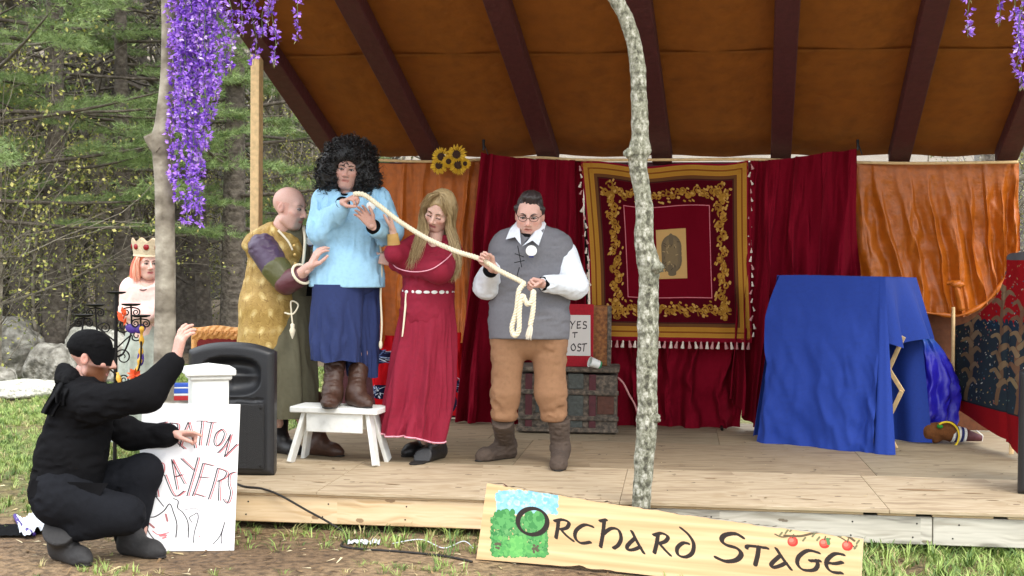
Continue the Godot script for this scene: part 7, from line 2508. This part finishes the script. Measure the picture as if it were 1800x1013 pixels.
func person_crown() -> void:
	var D := 10.0
	var J := func(px: float, py: float, dz := 0.0) -> Vector3: return qp(px, py, D + dz)
	var base: Vector3 = J.call(250, 790)
	base.y = gy(base.x, base.z)
	var o := thing("person", "crowned person in a pale pink blouse with folded arms standing behind the beech trunk", "person", base)
	var skin := Color(0.76, 0.50, 0.42)
	var mb := MB.new()
	var hc: Vector3 = J.call(258, 463, -0.04)
	body(mb, skin, [[J.call(254, 510), J.call(254, 590), 0.10, 0.12], [J.call(256, 505), J.call(257, 478), 0.05, 0.045], [J.call(240, 610), J.call(242, 700), 0.08, 0.05], [J.call(268, 610), J.call(268, 700), 0.08, 0.05], [J.call(242, 700), J.call(242, 788), 0.045, 0.035], [J.call(268, 700), J.call(268, 788), 0.045, 0.035]])
	var hb := head(mb, hc, Vector3(0.55, -0.06, 0.83), Vector3(0, 1, 0), 0.98, skin, {"brow": Color(0.12, 0.05, 0.03), "lip": Color(0.6, 0.2, 0.2)})
	hand(mb, J.call(262, 556, -0.17), Vector3(1, 0.25, 0), Vector3(0, -0.2, -1), Vector3(0, 1, 0), 0.4, skin)
	hand(mb, J.call(268, 542, -0.12), Vector3(1, -0.2, 0.1), Vector3(0, 0, -1), Vector3(0, 1, 0), 0.3, skin)
	part("body", mb, M.skin, o)
	mb = MB.new()
	var ax := Vector3(0, 0, 1)
	blob([["c", J.call(255, 520), J.call(253, 575), 0.155, 0.14, 0.05, ax, 0.75], ["c", J.call(232, 505), J.call(276, 505), 0.07, 0.07, 0.05], ["c", J.call(228, 510), J.call(226, 548, -0.05), 0.072, 0.068, 0.05], ["c", J.call(226, 548, -0.05), J.call(262, 556, -0.16), 0.066, 0.05, 0.04], ["c", J.call(282, 510), J.call(286, 548, -0.05), 0.07, 0.065, 0.05], ["c", J.call(286, 548, -0.05), J.call(256, 546, -0.14), 0.062, 0.05, 0.04], ["s", J.call(258, 492, -0.08), Vector3(0.06, 0.055, 0.08), Basis.IDENTITY, 0.02]], 0.011, mb, 0.008, Vector3(10, 8, 9))
	part("blouse", mb, M.pink_blouse, o)
	mb = MB.new()
	skirt(mb, [[572, 224, 284], [620, 214, 294], [700, 204, 302], [775, 198, 306]], D, 0.8, 10.0, 0.025, 33, null, 110, 40)
	part("skirt", mb, M.pale_skirt, o)
	mb = MB.new()
	var nk := []
	for k in 13:
		var a := PI * k / 12.0
		nk.append(J.call(258, 498) + Vector3(cos(a) * 0.06, -0.05 * sin(a), 0.02 + 0.10 * sin(a)))
	mb.tube(curve(nk, 24), rad(0.0045, 0.0045, 24), 5)
	part("necklace", mb, M.rafter_wood, o)
	mb = MB.new()
	var H := func(x: float, y: float, z: float) -> Vector3: return hc + hb * Vector3(x, y, z)
	mb.col = lin(222, 120, 84)
	blob([["e", H.call(0, 0.045, -0.022), Vector3(0.083, 0.086, 0.10), hb, 0.02], ["s", H.call(0, -0.02, 0.10), Vector3(0.056, 0.10, 0.085), hb, 0.01]], 0.008, mb, 0.004, Vector3(30, 8, 30))
	for sx: float in [-1.0, 1.0]:
		strands(mb, [H.call(sx * 0.03, 0.12, 0.03), H.call(sx * 0.082, 0.03, 0.03), H.call(sx * 0.085, -0.06, 0.02), H.call(sx * 0.085, -0.13, 0.02)], 90, 0.026, 0.0028, lin(232, 140, 110), lin(248, 196, 170), 0.008)
		strands(mb, [H.call(sx * 0.03, 0.12, -0.04), H.call(sx * 0.075, 0.0, -0.06), H.call(sx * 0.07, -0.10, -0.05), H.call(sx * 0.07, -0.14, -0.04)], 80, 0.035, 0.003, lin(226, 120, 96), lin(244, 170, 142), 0.008)
	part("hair", mb, M.hair, o)
	# crown with points and red stones
	mb = MB.new()
	mb.grid(80, 8, func(a: float, b: float) -> Vector3:
		var t := TAU * a
		var pt := 0.105 + 0.030 * pow(absf(cos(t * 4.0)), 1.5)
		var r := 0.094 + 0.020 * b
		return H.call(sin(t) * r, 0.055 + pt * (1.0 - (1.0 - b)) , cos(t) * r * 1.12 - 0.012), true)
	mb.grid(80, 1, func(a: float, b: float) -> Vector3:
		var t := TAU * a
		return H.call(sin(t) * (0.100 - 0.004 * b), 0.054 + 0.016 * b, cos(t) * (0.100 - 0.004 * b) * 1.12 - 0.012), true)
	mat("crown_cloth", c8(226, 208, 176), 0.7, M.mottle_t, M.crumple_t, 6.0, 0.5)
	var cr := part("crown", mb, M.crown_cloth, o)
	mat("red_stone", c8(140, 20, 30), 0.25, null, null, 0.0)
	for k in 8:
		var t := TAU * (k + 0.5) / 8.0
		mb = MB.new()
		mb.ball(Transform3D(hb * Basis(Vector3.UP, t), H.call(sin(t) * 0.108, 0.128, cos(t) * 0.121 - 0.012)), Vector3(0.022, 0.024, 0.009), 12, 8)
		part("stone", mb, M.red_stone, cr)

func rope() -> void:
	var o := thing("white_rope", "thick twisted white rope stretched from the stool to the person in the grey vest", "rope", qp(750, 420, 7.8))
	var tw := func(path: PackedVector3Array, called: String) -> void:
		var n := path.size()
		for k in 3:
			var pts := PackedVector3Array()
			var al := 0.0
			for i in n:
				if i > 0: al += path[i].distance_to(path[i - 1])
				var d := (path[mini(i + 1, n - 1)] - path[maxi(i - 1, 0)]).normalized()
				var sx := d.cross(Vector3(0.1, 0.3, 1)).normalized()
				var sy := d.cross(sx)
				var a := al * 112.0 + TAU * k / 3.0
				pts.append(path[i] + (sx * cos(a) + sy * sin(a)) * 0.0080)
			var mb := MB.new()
			mb.tube(pts, rad(0.0082, 0.0082, n - 1), 7)
			part(called, mb, M.cream_cord, o)
	tw.call(curve([qp(622, 341, 7.80), qp(640, 343, 7.79), qp(668, 363, 7.78), qp(700, 388, 7.78), qp(750, 419, 7.77), qp(800, 441, 7.75), qp(845, 456, 7.69), qp(878, 476, 7.68), qp(912, 493, 7.66), qp(922, 499, 7.65)], 220), "strand")
	tw.call(curve([qp(922, 499, 7.65), qp(912, 512, 7.62), qp(908, 545, 7.62), qp(900, 575, 7.62), qp(904, 590, 7.61), qp(912, 580, 7.60), qp(913, 545, 7.60), qp(918, 520, 7.60), qp(926, 534, 7.60), qp(934, 530, 7.60), qp(938, 512, 7.61), qp(937, 545, 7.60), qp(932, 572, 7.60)], 200), "strand")
	var mb := MB.new()
	strands(mb, [qp(933, 566, 7.60), qp(932, 580, 7.60), qp(930, 594, 7.60)], 40, 0.02, 0.003, lin(226, 216, 196), lin(240, 232, 214), 0.004)
	M.hair.vertex_color_use_as_albedo = true
	part("frayed_end", mb, M.hair, o)

# ------------------------------------------------------------------ small things
func build_small() -> void:
	rng.seed = 95
	mat("sun_petal", c8(222, 178, 40), 0.6, null, null, 0.0)
	mat("sun_heart", c8(58, 34, 22), 0.9, null, M.weave_t, 8.0, 1.0)
	var o := thing("sunflower_bunch", "bunch of yellow sunflowers pinned to the back beam above the orange drape", "flowers", vp(792, 285, 3.0))
	for q in [[776, 276, 17], [803, 272, 18], [772, 291, 16], [806, 290, 18], [789, 284, 12], [818, 288, 10]]:
		var c := vp(q[0], q[1], 2.98 - rng.randf() * 0.03)
		var r: float = q[2] / 232.0
		var mb := MB.new()
		for ring in 2:
			for k in 16:
				var a := TAU * (k + 0.5 * ring) / 16.0 + rng.randf_range(-0.1, 0.1)
				var d := (e1 * cos(a) + Vector3.UP * sin(a))
				var s := (e1 * -sin(a) + Vector3.UP * cos(a)) * 0.010
				var f := -e2 * (0.012 * ring + 0.004)
				var i := mb.vert(c + d * r * 0.35 + f); mb.vert(c + d * r * 0.7 + s + f * 1.5); mb.vert(c + d * r * rng.randf_range(0.92, 1.1) - f * rng.randf_range(-0.5, 0.8)); mb.vert(c + d * r * 0.7 - s + f * 1.5)
				mb.quad_i(i, i + 1, i + 2, i + 3)
		var fl := part("flower_head", mb, M.sun_petal, o)
		mb = MB.new()
		mb.ball(Transform3D(Basis(e1, Vector3.UP, -e2), c - e2 * 0.012), Vector3(r * 0.42, r * 0.42, 0.014), 14, 8)
		part("seed_disc", mb, M.sun_heart, fl)
	# grit, leaf bits and splinters on the boards
	var bit := MB.new()
	var bi := bit.vert(Vector3(-0.5, 0, -0.1)); bit.vert(Vector3(0.4, 0.08, -0.14)); bit.vert(Vector3(0.5, 0.02, 0.1)); bit.vert(Vector3(-0.35, 0.06, 0.12))
	bit.quad_i(bi, bi + 3, bi + 2, bi + 1)
	var dx := []
	var dc := []
	for k in 420:
		var p := st(rng.randf_range(-1.7, 3.5), DECK + 0.002, rng.randf_range(0.0, 3.1))
		var l := rng.randf_range(0.006, 0.03)
		dx.append(Transform3D(Basis(Vector3.UP, rng.randf() * TAU).scaled_local(Vector3(l, l, l * rng.randf_range(0.4, 2.0))), p))
		dc.append([lin(90, 70, 50), lin(60, 48, 38), lin(150, 124, 88), lin(120, 100, 70), lin(190, 170, 130)][rng.randi() % 5])
	stuff("deck_grit", bit.mesh(), M.vertex, dx, dc, "specks of grit, leaf bits and splinters on the stage boards", "litter")
	# cable from the loudspeaker over the stage edge
	var cab := thing("black_cable", "thin black cable running from the loudspeaker over the stage edge to the dirt", "cable", gp(430, 858, DECK))
	var mb2 := MB.new()
	var lift := Vector3.UP * 0.006
	mb2.tube(curve([gp(392, 838, DECK) + lift, gp(424, 856, DECK) + lift, gp(460, 861, DECK) + lift, vp(492, 871, -0.045), vp(540, 898, -0.06), vp(580, 920, -0.10), gp(612, 945, 0.0) + lift, gp(600, 962, 0.0) + lift, gp(640, 968, 0.0) + lift, gp(700, 972, 0.0) + lift, gp(780, 980, 0.0) + lift, gp(830, 990, 0.0) + lift], 90), rad(0.006, 0.006, 90), 7)
	part("cord", mb2, M.black_rubber, cab)
	# dropped wrapper and cloths
	var wr := thing("plastic_wrapper", "crumpled pale plastic wrapper lying in the dirt under the stage edge", "litter", gp(640, 958, 0.0))
	mb2 = MB.new()
	var wc := gp(640, 958, 0.0)
	mb2.grid(14, 8, func(a: float, b: float) -> Vector3: return wc + Vector3((a - 0.5) * 0.16, 0.006 + 0.035 * absf(wrinkle_noise.get_noise_2d(a * 6.0, b * 5.0)), (b - 0.5) * 0.07))
	part("film", mb2, M.shirt_white, wr)
	var sh := thing("white_cloth", "white cloth with a violet edge dropped on the dirt behind the crouching person", "cloth", gp(62, 935, 0.0))
	mb2 = MB.new()
	mb2.grid(24, 14, func(a: float, b: float) -> Vector3:
		var p := gp(lerpf(26, 100, a) + 8.0 * b, lerpf(912, 944, b) + 4.0 * sin(a * 9.0), 0.0)
		return p + Vector3.UP * (0.012 + 0.05 * absf(wrinkle_noise.get_noise_2d(a * 4.0, b * 3.0))))
	var shn := part("fabric", mb2, M.shirt_white, sh)
	mb2 = MB.new()
	mb2.tube(curve([gp(26, 913, 0.0) + Vector3.UP * 0.02, gp(36, 930, 0.0) + Vector3.UP * 0.02, gp(60, 945, 0.0) + Vector3.UP * 0.015], 12), rad(0.012, 0.01, 12), 7)
	part("violet_edge", mb2, M.purple_ribbon, shn)
	var mt := thing("black_mat", "flat black folded cloth lying beside the white cloth on the dirt", "cloth", gp(20, 938, 0.0))
	mb2 = MB.new()
	mb2.grid(24, 8, func(a: float, b: float) -> Vector3:
		var p := gp(lerpf(-60, 58, a), lerpf(926, 946, b), 0.0)
		return p + Vector3.UP * (0.010 + 0.012 * absf(wrinkle_noise.get_noise_2d(a * 6.0, b * 3.0))))
	part("fabric", mb2, M.black_cloth, mt)
	var bag := thing("plastic_strip", "thin white plastic strip trailing on the dirt beside the name board", "litter", gp(780, 965, 0.0))
	mb2 = MB.new()
	mb2.tube(curve([gp(690, 958, 0.0) + lift, gp(740, 955, 0.0) + lift * 3.0, gp(780, 966, 0.0) + lift, gp(815, 958, 0.0) + lift * 3.0, gp(834, 968, 0.0) + lift], 30), rad(0.003, 0.0025, 30), 5)
	part("strip", mb2, M.shirt_white, bag)
